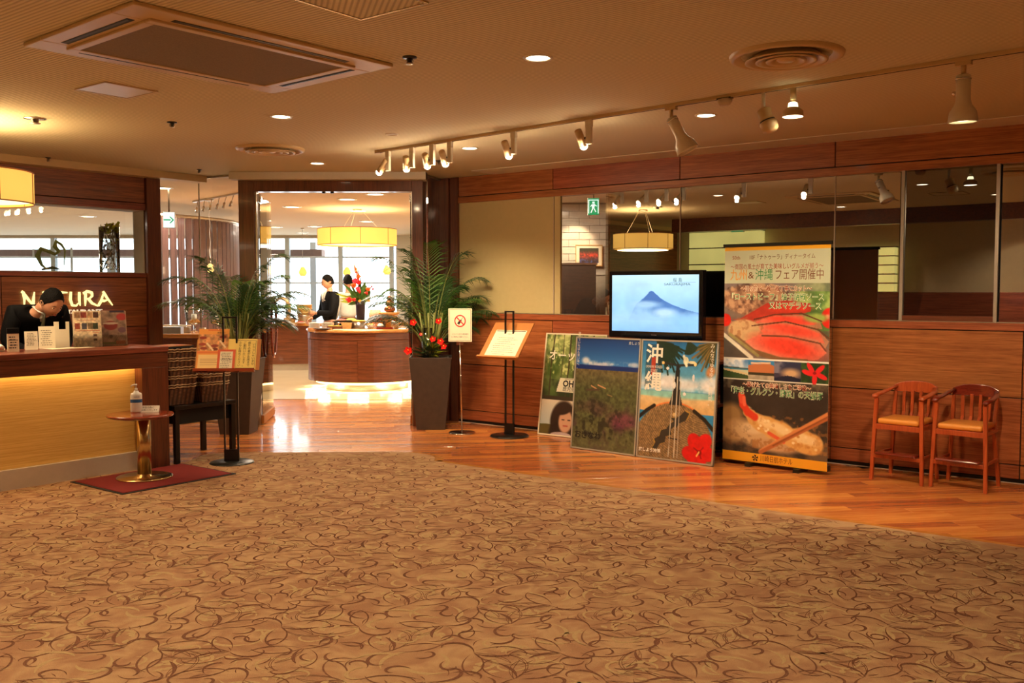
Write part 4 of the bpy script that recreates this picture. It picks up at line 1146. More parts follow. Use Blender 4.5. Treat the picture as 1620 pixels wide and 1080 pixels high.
q = on(216,652,TT); t = thing('pump_bottle', 'white hand sanitiser pump bottle with a blue band', 'bottle', (q.x,q.y,TT), 0.5)
b = MB(); b.lathe([(0.040,0),(0.042,0.01),(0.042,0.13),(0.038,0.145),(0.018,0.152),(0.016,0.165)],(0,0,0),24,sx=1,sy=0.62); obj('body', b, M['plastic_w'], t)
b = MB(); b.lathe([(0.0425,0.075),(0.0425,0.100)],(0,0,0),24,sx=1,sy=0.63,cap=False); obj('blue_band', b, M['blue'], t)
obj('lettering', text_mesh('HAND', 0.014, M['blue'], y=-0.028, z=0.118), None, t)
b = MB(); b.cyl((0,0,0.165),0.011,0.018); b.cyl((0,0,0.183),0.004,0.022); b.tube([(0.008,0,0.208),(-0.012,0,0.209),(-0.032,0,0.203),(-0.036,0,0.192)],[0.008,0.007,0.005,0.004]); obj('pump', b, M['plastic_w'], t)
q = on(232,651,TT); t = thing('tent_card', 'small white folded card with two lines of text beside the pump bottle', 'card', (q.x,q.y-0.01,TT), 0.12)
for s_ in (-1,1):
    b = MB(Matrix.Translation((0,-0.028*s_*-1*-1,0)) @ Matrix.Rotation(-0.55*s_*1,4,'X')); b.box(-0.10,0.10,-0.001,0.001,0,0.055); obj('panel', b, M['plastic_w'], t)
Mt = Matrix.Translation((0,-0.028,0)) @ Matrix.Rotation(-0.55,4,'X')
obj('lettering', join_meshes('l',[(text_mesh('感染予防の為に',0.018,M['ink'],y=-0.0015,z=0.038,M=Mt),0),(text_mesh('ご協力をお願いいたします',0.016,M['ink'],y=-0.0015,z=0.017,M=Mt,fit=0.17),0)],[M['ink']]), None, t)

# ================================================================== LEFT NOTICE STAND
q = on(367,733,0.0); NS = thing('notice_stand', 'black twin-pole notice stand on a round base beside the wicker baskets', 'stand', (q.x,q.y,0.0), 0.06)
b = MB(); b.lathe([(0.182,0.0),(0.184,0.006),(0.175,0.018),(0.05,0.024)],(0,0,0),44); obj('base', b, M['dark_metal'], NS)
b = MB(); b.box(-0.062,-0.048,-0.007,0.007,0.02,1.235); b.box(0.048,0.062,-0.007,0.007,0.02,1.235); b.box(-0.062,0.062,-0.007,0.007,1.222,1.236); obj('poles', b, M['black'], NS)
b = MB(); b.box(-0.062,0.062,-0.010,0.010,0.02,0.12); obj('foot_block', b, M['black'], NS)
LM = Matrix.Translation((-0.015,-0.10,0.80)) @ Matrix.Rotation(-0.42,4,'X')
b = MB(LM); b.box(-0.255,0.27,0.002,0.012,0.0,0.27); bd_ = obj('board', b, M['board_tan'], NS); b = MB(LM); b.box(-0.262,0.235,-0.022,0.012,-0.018,0.006); obj('ledge', b, M['table_wood'], bd_)
def sheet_pic(nx, ny, c): return Pic(nx, ny, c)
# yellow notice
p = Pic(10,10,(244,214,112))
def onboard(name, label, cat, x0, x1, z0, z1, mat, y):
    t = thing(name, label, cat, (0,0,0)); t.matrix_world = Matrix.Translation(NS.location) @ Matrix.Rotation(0.06,4,'Z') @ LM @ Matrix.Translation(((x0+x1)/2,y,z0))
    b = MB(); b.box(-(x1-x0)/2,(x1-x0)/2,-0.001,0.001,0,z1-z0); obj('page', b, mat, t); return t
yn = onboard('yellow_notice', 'yellow notice with vertical lines of lettering on the notice stand', 'notice', 0.0,0.24,0.0,0.272,M['paper_y'],-0.001)
Wd = [('いらっしゃいませ',0.095),('係りの者がお席まで',0.058),('ご案内いたします。',0.020),('少々お待ちください',-0.018)]
letters([(text_mesh(s_,0.026,M['ink'],x=xx,y=-0.0018,z=0.135,vertical=True),0) for s_,xx in Wd], [M['ink']], yn)
b = MB(); 
for (a,c,e,f) in ((-0.045,0.112,0.255,0.2575),(-0.045,0.112,0.012,0.0145)): b.add([(a,-0.0018,e),(c,-0.0018,e),(c,-0.0018,f),(a,-0.0018,f)],[(0,1,2,3)])
b.add([(0.109,-0.0018,0.012),(0.112,-0.0018,0.012),(0.112,-0.0018,0.257),(0.109,-0.0018,0.257)],[(0,1,2,3)]); obj('printed_border', b, M['ink_s'], yn)
pc = Pic(70,96,(236,160,74)); pc.rect(0.03,0.97,0.13,0.54,(214,150,96)); m_ = ((pc.V>0.13)&(pc.V<0.54)); pc.mul(pc.noise(9,12,3,3),0.45,1.35,m_)
for (u,v,c) in ((0.15,0.22,(150,50,30)),(0.8,0.2,(140,40,30)),(0.15,0.38,(160,60,40)),(0.55,0.42,(150,60,40)),(0.2,0.48,(150,60,40)),(0.55,0.50,(120,50,30))): pc.ell(u,v,0.12,0.035,c)
pc.line([(0.3,0.36),(0.5,0.52)],0.03,(240,210,170)); pc.line([(0.72,0.3),(0.9,0.45)],0.03,(240,210,170)); pc.rect(0.3,0.72,0.02,0.04,(214,80,40)); pc.rect(0.05,0.95,0.64,0.96,(240,206,140)); pc.rect(0.0,1,0.555,0.60,(226,120,60))
for k in range(5): pc.line([(0.12,0.70+k*0.045),(0.85-0.1*(k%3),0.70+k*0.045)],0.006,(160,110,80))
fn = onboard('food_notice', 'orange notice with a food photograph, tallest sheet on the notice stand', 'notice', -0.245,0.005,0.0,0.36,M['paper_o'],-0.004)
me = pc.mesh('p',0.25,0.36,M['print_matt'],y=-0.0016); obj('print', me, None, fn)
obj('lettering', text_mesh('当店から',0.018,M['ink'],x=0.06,y=-0.002,z=0.325), None, fn)
rn = onboard('framed_card', 'small card with a coral border in front of the two larger notices', 'notice', -0.075,0.07,0.0,0.175,M['paper_r'],-0.008)
b = MB(); b.add([(-0.052,-0.0016,0),(0.052,-0.0016,0),(0.052,-0.0016,0.157),(-0.052,-0.0016,0.157)],[(0,1,2,3)]); obj('inner_page', b, M['paper'], rn)
put_lines(rn, Matrix.Identity(4), -0.045,0.045,0.01,0.15,9,M['ink_s'],0.005,9)
obj('lettering', text_mesh('ご朝食のご案内',0.014,M['ink'],x=0,y=-0.0024,z=0.088), None, rn)

# ================================================================== BASKET TABLE
fa = on(272,735); bt = thing('black_side_table', 'low black lacquered table carrying wicker baskets beside the counter', 'table', (fa.x+0.02,fa.y+0.02,0.0), AL-0.0)
b = MB(); b.box(-0.01,0.60,-0.02,0.46,0.455,0.49); obj('top', b, M['black'], bt, bev=0.004)
b = MB(); b.box(0.02,0.56,0.02,0.42,0.33,0.455); obj('apron', b, M['black_matt'], bt)
for x in (0,0.555):
    for y in (-0.015,0.42): b = MB(); b.box(x,x+0.04,y,y+0.04,0,0.455); obj('leg', b, M['black'], bt)
def basket(c, w, d, h, label, rot, grp=None, rims=1):
    t = thing('wicker_basket', label, 'basket', c, rot, grp)
    b = MB(); b.k = 0
    def ringpts(z, k): return [(sx*w/2*k, sy*d/2*k, z) for sx,sy in ((-1,-1),(1,-1),(1,1),(-1,1))]
    b.lathe([(0.62,0),(0.707,h),(0.69,h),(0.60,0.012),(1e-6,0.012)],(0,0,0),4,False,sx=w,sy=d,a0=PI/4); obj('body', b, M['wicker'], t, bev=0.012)
    b = MB(); hw, hd = w/2, d/2
    for zz in (h, h-0.02):
        ps = []
        for i in range(41):
            f_ = i/40*4; s_ = int(f_)%4; a = f_-int(f_); cs = [(-hw,-hd),(hw,-hd),(hw,hd),(-hw,hd)]
            p_, q_ = cs[s_], cs[(s_+1)%4]; ps.append((p_[0]+(q_[0]-p_[0])*a, p_[1]+(q_[1]-p_[1])*a, zz+0.004*math.sin(i*2.6)))
        b.tube(ps, 0.006, 6)
    obj('rim', b, M['wicker_rim'], t); return t
bx = Matrix.Translation((fa.x+0.02,fa.y+0.02,0)) @ Matrix.Rotation(AL,4,'Z')
hts = [0.49,0.625,0.69,0.755,0.82,0.885]
nm = ['lowest wicker basket of the tall nested stack','second wicker basket from the bottom of the tall stack','third wicker basket up in the tall stack','fourth wicker basket up in the tall stack','topmost wicker basket of the tall stack']
sp_ = bx @ Vector((0.10,0.18,0)); sp2 = bx @ Vector((0.42,0.16,0))
def nested(c, zs, names, w, d, h):
    for k, (z, n_) in enumerate(zip(zs, names)):
        t = basket((c.x+0.004*(k%2),c.y,z), w+0.006*k, d+0.006*k, h, n_, AL+0.04*((k*7)%3-1), 'nested wicker baskets')
nested(sp_, [0.49,0.565,0.64,0.715,0.79], nm, 0.25, 0.33, 0.17)
nested(sp2, [0.49,0.56], ['lower wicker basket of the short stack behind the notice stand','upper wicker basket of the short stack behind the notice stand'], 0.27, 0.30, 0.17)
t = thing('menu_folder', 'open tan menu folder lying on top of the tall basket stack', 'menu', (sp_.x-0.03,sp_.y,0.968), AL+0.2)
b = MB(); b.box(-0.17,0.17,-0.13,0.13,0,0.014); obj('cover', b, M['black'], t); b = MB(); b.box(-0.165,0.15,-0.125,0.11,0.014,0.020); obj('page', b, M['board_tan'], t)
b = MB(); b.box(-0.05,-0.01,-0.06,0.0,0.0202,0.0208); b.box(0.05,0.10,-0.08,-0.02,0.0202,0.0208); obj('printed_seal', b, M['red'], t)

# ================================================================== PLANTERS AND PALMS
def planter(p, label, rot, h=0.76, w1=0.44, w2=0.30, mat='planter'):
    t = thing('planter', label, 'planter', (p[0],p[1],0), rot, 'tall tapered planters')
    b = MB(); b.lathe([(w2*0.707,0),(w1*0.707,h),(w1*0.66,h),(w1*0.60,h-0.05),(1e-6,h-0.05)],(0,0,0),4,False,a0=PI/4); obj('pot', b, M[mat], t, bev=0.004)
    b = MB(); b.box(-w1*0.41,w1*0.41,-w1*0.41,w1*0.41,h-0.055,h-0.045); obj('soil', b, M['gap'], t.children[0])
    return t
def palm(c, label, n, seed, Rr, H, leafm, tall=1.0, cane=5, bias=None):
    t = thing('areca_palm', label, 'palm', c, 0, None)
    g_ = random.Random(seed)
    b = MB()
    for k in range(cane):
        a = g_.uniform(0,6.28); r = g_.uniform(0.02,0.10); b.tube([(r*math.cos(a),r*math.sin(a),-0.05),(r*1.3*math.cos(a),r*1.3*math.sin(a),0.25),(r*1.9*math.cos(a),r*1.9*math.sin(a),0.50)],[0.013,0.011,0.008],7)
    obj('stem', b, M['stem'], t)
    for k in range(n):
        a = 2*PI*k*0.618+g_.uniform(-.25,.25)
        if a % (2*PI) > 3.8 and a % (2*PI) < 6.1: a += PI*0.8
        if bias and k < len(bias): a, el, L = bias[k]
        else:
            el = g_.uniform(0.35,1.35); L = g_.uniform(0.55,1.0)*tall
        hx_ = Rr*math.cos(el)*L*1.35; top = H*(0.45+0.55*math.sin(el))*L
        base_z = g_.uniform(0.0,0.15)
        pts = []; N_ = 14
        for i in range(N_+1):
            s_ = i/N_; r = 0.03+hx_*(s_**1.25); z = base_z+top*(1.75*s_-0.80*s_*s_*(1.0+0.35*(1.4-el)))
            pts.append(Vector((r*math.cos(a), r*math.sin(a), z)))
        fb = MB(); rad = [0.006*(1-0.8*i/N_) for i in range(N_+1)]; fb.k = 1; fb.tube(pts, rad, 5); fb.k = 0
        side = Vector((-math.sin(a), math.cos(a), 0))
        NL = 24
        for i in range(NL):
            s_ = 0.26+0.74*i/(NL-1); f_ = s_*N_; j = min(int(f_), N_-1); p_ = pts[j].lerp(pts[j+1], f_-j)
            tg = (pts[j+1]-pts[j]).normalized()
            ll = (0.25*math.sin(PI*(0.12+0.80*(s_-0.26)/0.74))+0.05)*(0.8+0.3*L)
            for sd in (-1,1):
                d = (side*sd*0.80+tg*(0.65+0.4*s_)+Vector((0,0,-0.10))).normalized()
                w_ = 0.0065; up_ = d.cross(side.cross(tg)).normalized()*1
                wv = tg.cross(d).cross(d).normalized()*w_
                m1 = p_+d*ll*0.5+Vector((0,0,-0.012)); e_ = p_+d*ll+Vector((0,0,-0.075*ll/0.24*g_.uniform(0.5,1.6)))
                fb.add([p_-wv*0.3, p_+wv*0.3, m1+wv, m1-wv, e_],[(0,1,2,3),(3,2,4)])
        cv = Vector(c)
        for i_, v_ in enumerate(fb.v):
            q_ = MRi @ (cv+Vector(v_))
            if q_.x > -1.45 and q_.y > -0.035: q_.y = -0.035-0.02*random.random(); fb.v[i_] = tuple((MR @ q_)-cv)
        obj('frond', fb, [leafm if k%3 else M['leaf'], M['stem']], t)
    return t
PR = (-0.855, 9.98); PLp = (-2.80, 9.66)
planter(PR, 'tall dark brown tapered planter right of the entrance', math.radians(3))
planter(PLp, 'tall dark brown tapered planter left of the entrance, behind the notice stand', math.radians(-2))
palm((PR[0],PR[1],0.72), 'areca palm in the planter right of the entrance, with red flowers at its foot', 42, 5, 0.60, 1.08, M['leaf_d'], 1.0, 6,
     bias=[(2.95,0.98,1.28),(0.2,0.85,1.0),(0.3,0.45,0.95),(3.0,0.6,0.95),(0.4,1.2,1.15),(2.6,1.3,1.1),(1.8,1.35,1.15),(3.1,0.4,0.8)])
palm((PLp[0],PLp[1],0.72), 'areca palm in the planter left of the entrance', 38, 9, 0.62, 1.08, M['leaf_d'], 1.0, 6,
     bias=[(3.0,0.45,1.05),(3.3,0.75,1.05),(0.1,0.7,1.0),(-0.1,0.4,0.9),(2.8,1.1,1.05),(0.3,1.1,1.1)])
def bloom(name, c, r, m, label, cat='flower', stalk=0.12, base=None, grp='red flowers at the foot of the right palm', kind=0):
    t = thing(name, label, cat, c, 0, grp)
    b = MB()
    for k in range(5):
        a = 2*PI*k/5+c[0]*9; T_ = Matrix.Rotation(a,4,'Z') @ Matrix.Rotation(0.5,4,'X')
        w_ = r*0.55; vs = [(0,0,0),(-w_*0.7,r*0.5,r*0.10),(-w_*0.5,r*0.9,r*0.22),(0,r*1.05,r*0.12),(w_*0.5,r*0.9,r*0.22),(w_*0.7,r*0.5,r*0.10),(0,r*0.5,-0.02*r)]
        T_ = Matrix.Rotation(PI/2.6,4,'X') @ T_
        b.add([T_ @ Vector(v) for v in vs], [(0,1,6),(1,2,6),(2,3,6),(3,4,6),(4,5,6),(5,0,6)])
    obj('petals', b, m, t)
    b = MB(); b.tube([(0,0,0),(0.005,-r*0.5,r*0.2),(0.0,-r*0.9,r*0.42)],[0.004,0.004,0.006],6); obj('stamen', b, M['flower_y'], t)
    if base is not None: b = MB(); e_ = Vector(base)-Vector(c); b.tube([(0,0,0),e_*0.5+Vector((0,0,0.03)),e_],0.004,5); obj('stalk', b, M['leaf_d'], t)
    return t
PX = PR[0]; PY = PR[1]-0.24
fl_ = [(654,511,'flower',0.05,'red flower highest at the left of the right palm'),(694,509,'flower',0.045,'red flower highest at the right of the right palm'),(646,556,'flower',0.06,'red flower hanging lowest at the planter rim, left corner'),
       (685,537,'flower',0.045,'red flower just left of the no-phone sign, upper of the pair'),(697,541,'flower',0.05,'red flower touching the no-phone sign edge'),(702,549,'flower',0.045,'red flower below the no-phone sign edge'),(666,529,'flower_p',0.025,'tiny pink flower in the middle of the right palm foot')]
for (x,y,m_,r,lb) in fl_:
    c = at(x,y,PY); bloom('flower', c, r*0.9, M[m_], lb, base=(PX,PR[1]-0.10,0.72))
t = thing('glass_vase', 'clear glass vase of leaves standing in the right planter', 'vase', (PX-0.02,PR[1]-0.10,0.72), 0)
b = MB(); b.lathe([(0.06,0),(0.065,0.005),(0.065,0.34),(0.06,0.34)],(0,0,0),28,cap=False); obj('cylinder', b, M['vase_glass'], t)
b = MB()
g_ = random.Random(4)
for k in range(34):
    a = g_.uniform(0,6.28); el = g_.uniform(0.1,1.2); L = g_.uniform(0.14,0.26); d = Vector((math.cos(a)*math.cos(el),math.sin(a)*math.cos(el),math.sin(el))); s_ = Vector((-math.sin(a),math.cos(a),0))*0.028; o_ = Vector((0,0,g_.uniform(0.02,0.14)))
    b.k = 0 if k%4 else 1
    b.add([o_, o_+d*L*0.5+s_, o_+d*L+Vector((0,0,-0.03)), o_+d*L*0.5-s_], [(0,1,2),(0,2,3)])
obj('foliage', b, [M['leaf_d'], M['leaf_y']], t)

# ================================================================== SIGN AND MENU STANDS, RIGHT
q = on(731,685); t = thing('no_phone_sign', 'white no-mobile-phone sign on a slim chrome pole', 'sign', (q.x,q.y,0), math.radians(-6))
b = MB(); b.lathe([(0.135,0),(0.14,0.004),(0.13,0.014),(0.02,0.020)],(0,0,0),40); obj('base', b, M['chrome'], t)
b = MB(); b.tube([(0,0,0.015),(-0.02,0,0.92)],0.007,10); b.box(-0.055,0.015,-0.006,0.008,0.90,0.935); obj('pole', b, M['chrome'], t)
cz = 1.105
b = MB(); b.box(-0.135,0.105,-0.012,-0.004,0.935,1.272); obj('plate', b, M['paper'], t, bev=0.003)
b = MB(); frame = [(-0.125,0.095,0.946,0.949),(-0.125,0.095,1.258,1.261)]
for a,c,e_,f_ in frame: b.add([(a,-0.0128,e_),(c,-0.0128,e_),(c,-0.0128,f_),(a,-0.0128,f_)],[(0,1,2,3)])
for a,c in ((-0.125,-0.122),(0.092,0.095)): b.add([(a,-0.0128,0.946),(c,-0.0128,0.946),(c,-0.0128,1.261),(a,-0.0128,1.261)],[(0,1,2,3)])
obj('printed_border', b, M['ink_s'], t)
def annulus(b, cx_, cz_, r1, r2, y, n=40, sx=1.0):
    vs = []; 
    for i in range(n): a = 2*PI*i/n; vs += [(cx_+r1*math.cos(a)*sx,y,cz_+r1*math.sin(a)),(cx_+r2*math.cos(a)*sx,y,cz_+r2*math.sin(a))]
    b.add(vs, [(2*i,2*i+1,(2*i+3)%(2*n),(2*i+2)%(2*n)) for i in range(n)])
b = MB(); cx_, cz_ = -0.015, 1.145; annulus(b, cx_, cz_, 0.050, 0.062, -0.0140, sx=0.95, n=40)
b2 = MB(Matrix.Translation((cx_,0,cz_)) @ Matrix.Rotation(math.radians(-6),4,'Y'))
b.add([(cx_-0.045,-0.0142,cz_+0.040),(cx_-0.036,-0.0142,cz_+0.047),(cx_+0.045,-0.0142,cz_-0.040),(cx_+0.036,-0.0142,cz_-0.047)],[(0,1,2,3)]); obj('prohibition_ring', b, M['red'], t)
b = MB(Matrix.Translation((cx_,-0.0131,cz_)) @ Matrix.Rotation(math.radians(32),4,'Y')); b.slabxz([(-0.012,-0.038),(0.012,-0.038),(0.012,0.008),(0.006,0.016),(0.006,0.044),(0.002,0.044),(0.002,0.016),(-0.010,0.006)],0,0.0006); obj('phone_symbol', b, M['ink'], t)
obj('lettering', join_meshes('l',[(text_mesh('レストラン内での携帯電話',0.018,M['blue'],x=-0.015,y=-0.0130,z=1.010,fit=0.165),0),(text_mesh('のご使用はご遠慮ください。',0.018,M['blue'],x=-0.015,y=-0.0130,z=0.983,fit=0.175),0)],[M['ink']]), None, t)

q = on(806,690); t = thing('menu_stand', 'black menu stand holding a sloping tan board with one printed sheet', 'stand', (q.x,q.y,0), AR+0.04)
b = MB(); b.lathe([(0.192,0),(0.194,0.006),(0.185,0.016),(0.05,0.024)],(0,0,0),44); obj('base', b, M['black'], t)
b = MB(); b.box(-0.055,-0.040,-0.007,0.007,0.02,1.25); b.box(0.040,0.055,-0.007,0.007,0.02,1.25); b.box(-0.055,0.055,-0.007,0.007,1.237,1.251); obj('poles', b, M['black'], t)
b = MB(); b.box(-0.055,0.055,-0.010,0.010,0.02,0.13); obj('foot_block', b, M['black'], t)
LB = Matrix.Translation((-0.0,-0.20,0.80)) @ Matrix.Rotation(-0.72,4,'X')
b = MB(LB); b.box(-0.235,0.235,0.0,0.012,0.0,0.44); bd_ = obj('board', b, M['board_tan'], t); b = MB(LB); b.box(-0.24,0.24,-0.025,0.012,-0.012,0.006); obj('ledge', b, M['board_tan'], bd_)
b = MB(); b.box(-0.02,0.02,-0.065,0.0,0.93,0.95); obj('bracket', b, M['black'], t)
t2 = thing('menu_sheet', 'cream printed menu sheet on the sloping tan board', 'menu', (0,0,0)); t2.matrix_world = Matrix.Translation((q.x,q.y,0)) @ Matrix.Rotation(AR+0.04,4,'Z') @ LB @ Matrix.Translation((0.012,-0.001,0.008))
b = MB(); b.box(-0.185,0.185,-0.001,0.0005,0,0.335); obj('page', b, M['paper'], t2)
b = MB(); b.box(-0.175,0.175,-0.0014,-0.001,0.318,0.326); obj('header_bar', b, M['suit'], t2); put_lines(t2, Matrix.Identity(4), -0.14,0.15,0.02,0.25,9,M['ink_s'],0.005,5,y=-0.0016)
obj('lettering', text_mesh('MENU',0.018,M['ink_s'],x=0,y=-0.0018,z=0.285), None, t2)

# ================================================================== HIGH CHAIRS
def high_chair(loc, rot, label, dark, first=None):
    t = thing('high_chair', label, 'chair', loc, rot, 'wooden child chairs')
    wd = M['chair_wood']; w0, w1 = 0.19, 0.168
    for s_ in (-1,1):
        b = MB(); b.tube([(s_*w0,-0.19,0),(s_*w1,-0.165,0.635)],[0.017,0.019],4,False,flat=(1.1,1.1)); obj('leg', b, wd, t, bev=0.004)
        b = MB(); b.tube([(s_*(w0-0.01),0.165,0),(s_*(w1-0.02),0.13,0.40),(s_*(w1-0.015),0.17,0.66)],[0.017,0.018,0.016],4,False,flat=(1.1,1.1)); obj('leg', b, wd, t, bev=0.004)
        b = MB(); b.tube([(s_*(w1+0.004),-0.195,0.640),(s_*(w1+0.008),-0.175,0.652),(s_*(w1+0.012),-0.05,0.660),(s_*(w1+0.004),0.09,0.680),(s_*(w1-0.02),0.165,0.70)],[0.016,0.023,0.021,0.020,0.016],8,flat=(0.62,1.15),up=(0,0,1)); obj('armrest', b, M['chair_dark'] if dark else wd, t)
        b = MB(); b.tube([(s_*(w0-0.012),-0.175,0.20),(s_*(w0-0.02),0.155,0.20)],[0.012,0.012],4,False); obj('side_rail', b, wd, t)
        b = MB(); b.tube([(s_*(w1-0.0),-0.165,0.42),(s_*(w1-0.01),0.14,0.42)],[0.018,0.018],4,False); obj('side_rail', b, wd, t)
    b = MB(); b.box(-0.165,0.165,-0.185,-0.165,0.395,0.435); b.box(-0.15,0.15,0.125,0.145,0.395,0.43); obj('seat_rail', b, wd, t, bev=0.003)
    b = MB(); b.box(-0.178,0.178,-0.200,-0.180,0.175,0.205); obj('front_rail', b, wd, t, bev=0.003)
    b = MB(); b.box(-0.152,0.152,-0.235,-0.135,0.205,0.225); obj('footrest', b, M['chair_dark'], t, bev=0.009)
    b = MB(); b.box(-0.155,0.155,-0.19,0.14,0.435,0.480); o = obj('seat', b, M['orange_seat'], t, bev=0.02); o.modifiers['bevel'].segments = 4; 
    for p_ in o.data.polygons: p_.use_smooth = True
    pts = [( -0.165+0.33*i/12, 0.17+0.045*math.sin(PI*i/12), 0) for i in range(13)]
    b = MB(); n_ = 13; vs = []
    for i,(x,y,_) in enumerate(pts):
        zt = 0.745-0.035*abs((i-6)/6)**3; zb = 0.655+0.004*abs((i-6)/6)
        vs += [(x,y-0.011,zb),(x,y+0.011,zb),(x,y+0.016,zt),(x,y-0.006,zt)]
    fs = [tuple(i*4+k for k in (0,1,2,3)) for i in (0,)] + [((n_-1)*4+3,(n_-1)*4+2,(n_-1)*4+1,(n_-1)*4)]
    for i in range(n_-1):
        for k in range(4): fs.append((i*4+k,i*4+(k+1)%4,(i+1)*4+(k+1)%4,(i+1)*4+k))
    b.add(vs, fs, False); o = obj('top_rail', b, M['chair_dark'] if dark else wd, t, bev=0.005)
    for k in range(4):
        x = -0.093+0.062*k; b = MB(); b.tube([(x*0.92,0.125,0.42),(x,0.168+0.02,0.50),(x*1.04,0.20,0.67)],[0.0115]*3,4,False,flat=(0.9,1.35)); obj('back_slat', b, wd, t)
    return t
def chair_pos(a, b_):
    A_, B__ = Vector((*a,0)), Vector((*b_,0)); d = (B__-A_); an = math.atan2(d.y,d.x); c = (A_+B__)/2; n = Vector((-math.sin(an),math.cos(an),0))
    return c+n*0.19, an
c, an = chair_pos((2.768,7.242),(3.046,6.982)); high_chair(c, an, 'wooden high chair with tan seat and light orange top rail, left of the pair', False)
c, an = chair_pos((3.107,6.982),(3.394,6.719)); high_chair(c, an, 'wooden high chair with tan seat and dark red-brown top rail, right of the pair', True)

# ================================================================== TELEVISION, ITS RACK
tvA, tvB = Vector((0.92,9.0,0)), Vector((1.68,8.36,0)); tvc = (tvA+tvB)/2; tva = math.atan2(tvB.y-tvA.y, tvB.x-tvA.x)
tv = thing('television', 'wide flat television showing a volcano peak above clouds', 'television', (tvc.x,tvc.y,1.01), tva)
W_ = (tvB-tvA).length; H_ = 0.625
b = MB(); b.box(-W_/2,W_/2,-0.0,0.07,0,H_); b.box(-W_/2+0.1,W_/2-0.1,0.07,0.10,0.08,H_-0.08); obj('housing', b, plain('gloss_black',(14,14,18),0.12,coat=0.5), tv, bev=0.008)
pc = Pic(170, 110, (170,215,250))
pc.grad(0,1,0,1,(206,242,255),(120,186,242)); n1 = pc.noise(6,4,4,2)
pc.poly([(0.30,0.50),(0.34,0.46),(0.375,0.41),(0.42,0.34),(0.455,0.285),(0.475,0.275),(0.50,0.30),(0.53,0.345),(0.57,0.40),(0.63,0.46),(0.70,0.515),(0.80,0.57),(0.90,0.62),(1.01,0.655),(1.01,0.80),(0.2,0.80),(0.28,0.55)], (82,132,198))
pc.poly([(0.36,0.46),(0.455,0.285),(0.50,0.30),(0.60,0.45),(0.55,0.5)], (66,108,176), 0.6)
cl = np.clip((pc.V-0.40-0.25*(1-n1)-0.10*np.abs(pc.U-0.45))*5,0,1); pc.put(cl*0.92, (176,220,250))
pc.ell(0.40,0.52,0.16,0.06,(190,228,252),soft=0.9,k=0.8); pc.ell(0.62,0.66,0.12,0.07,(196,230,252),soft=0.9,k=0.9); pc.ell(0.88,0.80,0.2,0.12,(150,206,248),soft=0.9,k=0.8); pc.ell(0.2,0.6,0.2,0.1,(170,216,250),soft=0.9,k=0.6)
pc.put(np.clip((pc.V-0.8)*4,0,1)*0.5,(110,178,240)); pc.mul(pc.noise(8,6,3,9),0.95,1.05)
me = pc.mesh('screen', W_-0.075, H_-0.105, M['screen'], y=-0.003, z0=0.065); scr = obj('screen', me, None, tv)
scr['label'] = 'lit picture of a blue volcano in clouds'
letters([(text_mesh('桜 島',0.042,M['blue'],x=0.245,y=-0.0045,z=0.535),0),(text_mesh('SAKURAJIMA',0.030,M['blue'],x=0.24,y=-0.0045,z=0.498,fit=0.27),0)], [plain('screen_text',(70,120,160),0.4)], tv)
b = MB(); b.box(0.16,0.43,-0.0044,-0.004,0.5155,0.5170); obj('screen_rule', b, M['blue'], tv)
obj('maker_name', text_mesh('TOSHIBA',0.014,M['steel'],y=-0.002,z=0.035), None, tv)
rk = thing('television_rack', 'black television rack half hidden behind the posters', 'rack', (tvc.x+0.08,tvc.y+0.06,0), tva)
b = MB(); b.box(-0.25,0.15,0.02,0.05,0.12,1.15); obj('back_column', b, M['black'], rk)
b = MB()
for x in (-0.42, 0.56): b.box(x-0.02,x+0.02,-0.16,-0.12,0.03,0.82); b.box(x-0.02,x+0.02,0.12,0.16,0.03,0.82)
obj('upright', b, M['black'], rk, kind='stuff')
for z in (0.10,0.42,0.80): b = MB(); b.box(-0.45,0.60,-0.18,0.18,z,z+0.025); obj('shelf', b, M['dark_wood'], rk, bev=0.003)
b = MB()
for x in (-0.42,0.56):
    for y in (-0.14,0.14): b.cyl((x,y,0),0.02,0.03)
obj('caster', b, M['black_matt'], rk, kind='stuff')
for z in (0.5,0.66): b = MB(); b.lathe([(0.018,0),(0.018,0.03),(0.01,0.035)],(0,0,0),12); obj('knob', b, M['metal_cream'], rk, Matrix.Translation((0.585,-0.15,z)))

# ================================================================== POSTERS
MPST = {}
def poster(name_label, A_, B__, lean, pic, H=1.03, frame='steel'):
    A_, B__ = Vector((*A_,0)), Vector((*B__,0)); d = B__-A_; w = d.length; an = math.atan2(d.y,d.x); c = (A_+B__)/2
    t = thing('framed_poster', name_label, 'poster', c, an); LMx = Matrix.Rotation(-lean,4,'X')
    t.matrix_world = Matrix.Translation((c.x,c.y,0.003)) @ Matrix.Rotation(an,4,'Z') @ LMx
    me = pic.mesh('poster', w-0.024, H-0.024, M['print'], y=-0.004, z0=0.012); obj('print', me, None, t)
    b = MB(); b.box(-w/2,w/2,-0.002,0.016,0,H); obj('backing', b, M['black_matt'], t)
    b = MB(); b.box(-w/2,w/2,-0.010,0.018,0,0.013); b.box(-w/2,w/2,-0.010,0.018,H-0.013,H); b.box(-w/2,-w/2+0.013,-0.010,0.018,0,H); b.box(w/2-0.013,w/2,-0.010,0.018,0,H); obj('frame', b, M['frame_grey'] if frame=='steel' else M['paper'], t)
    return t, w
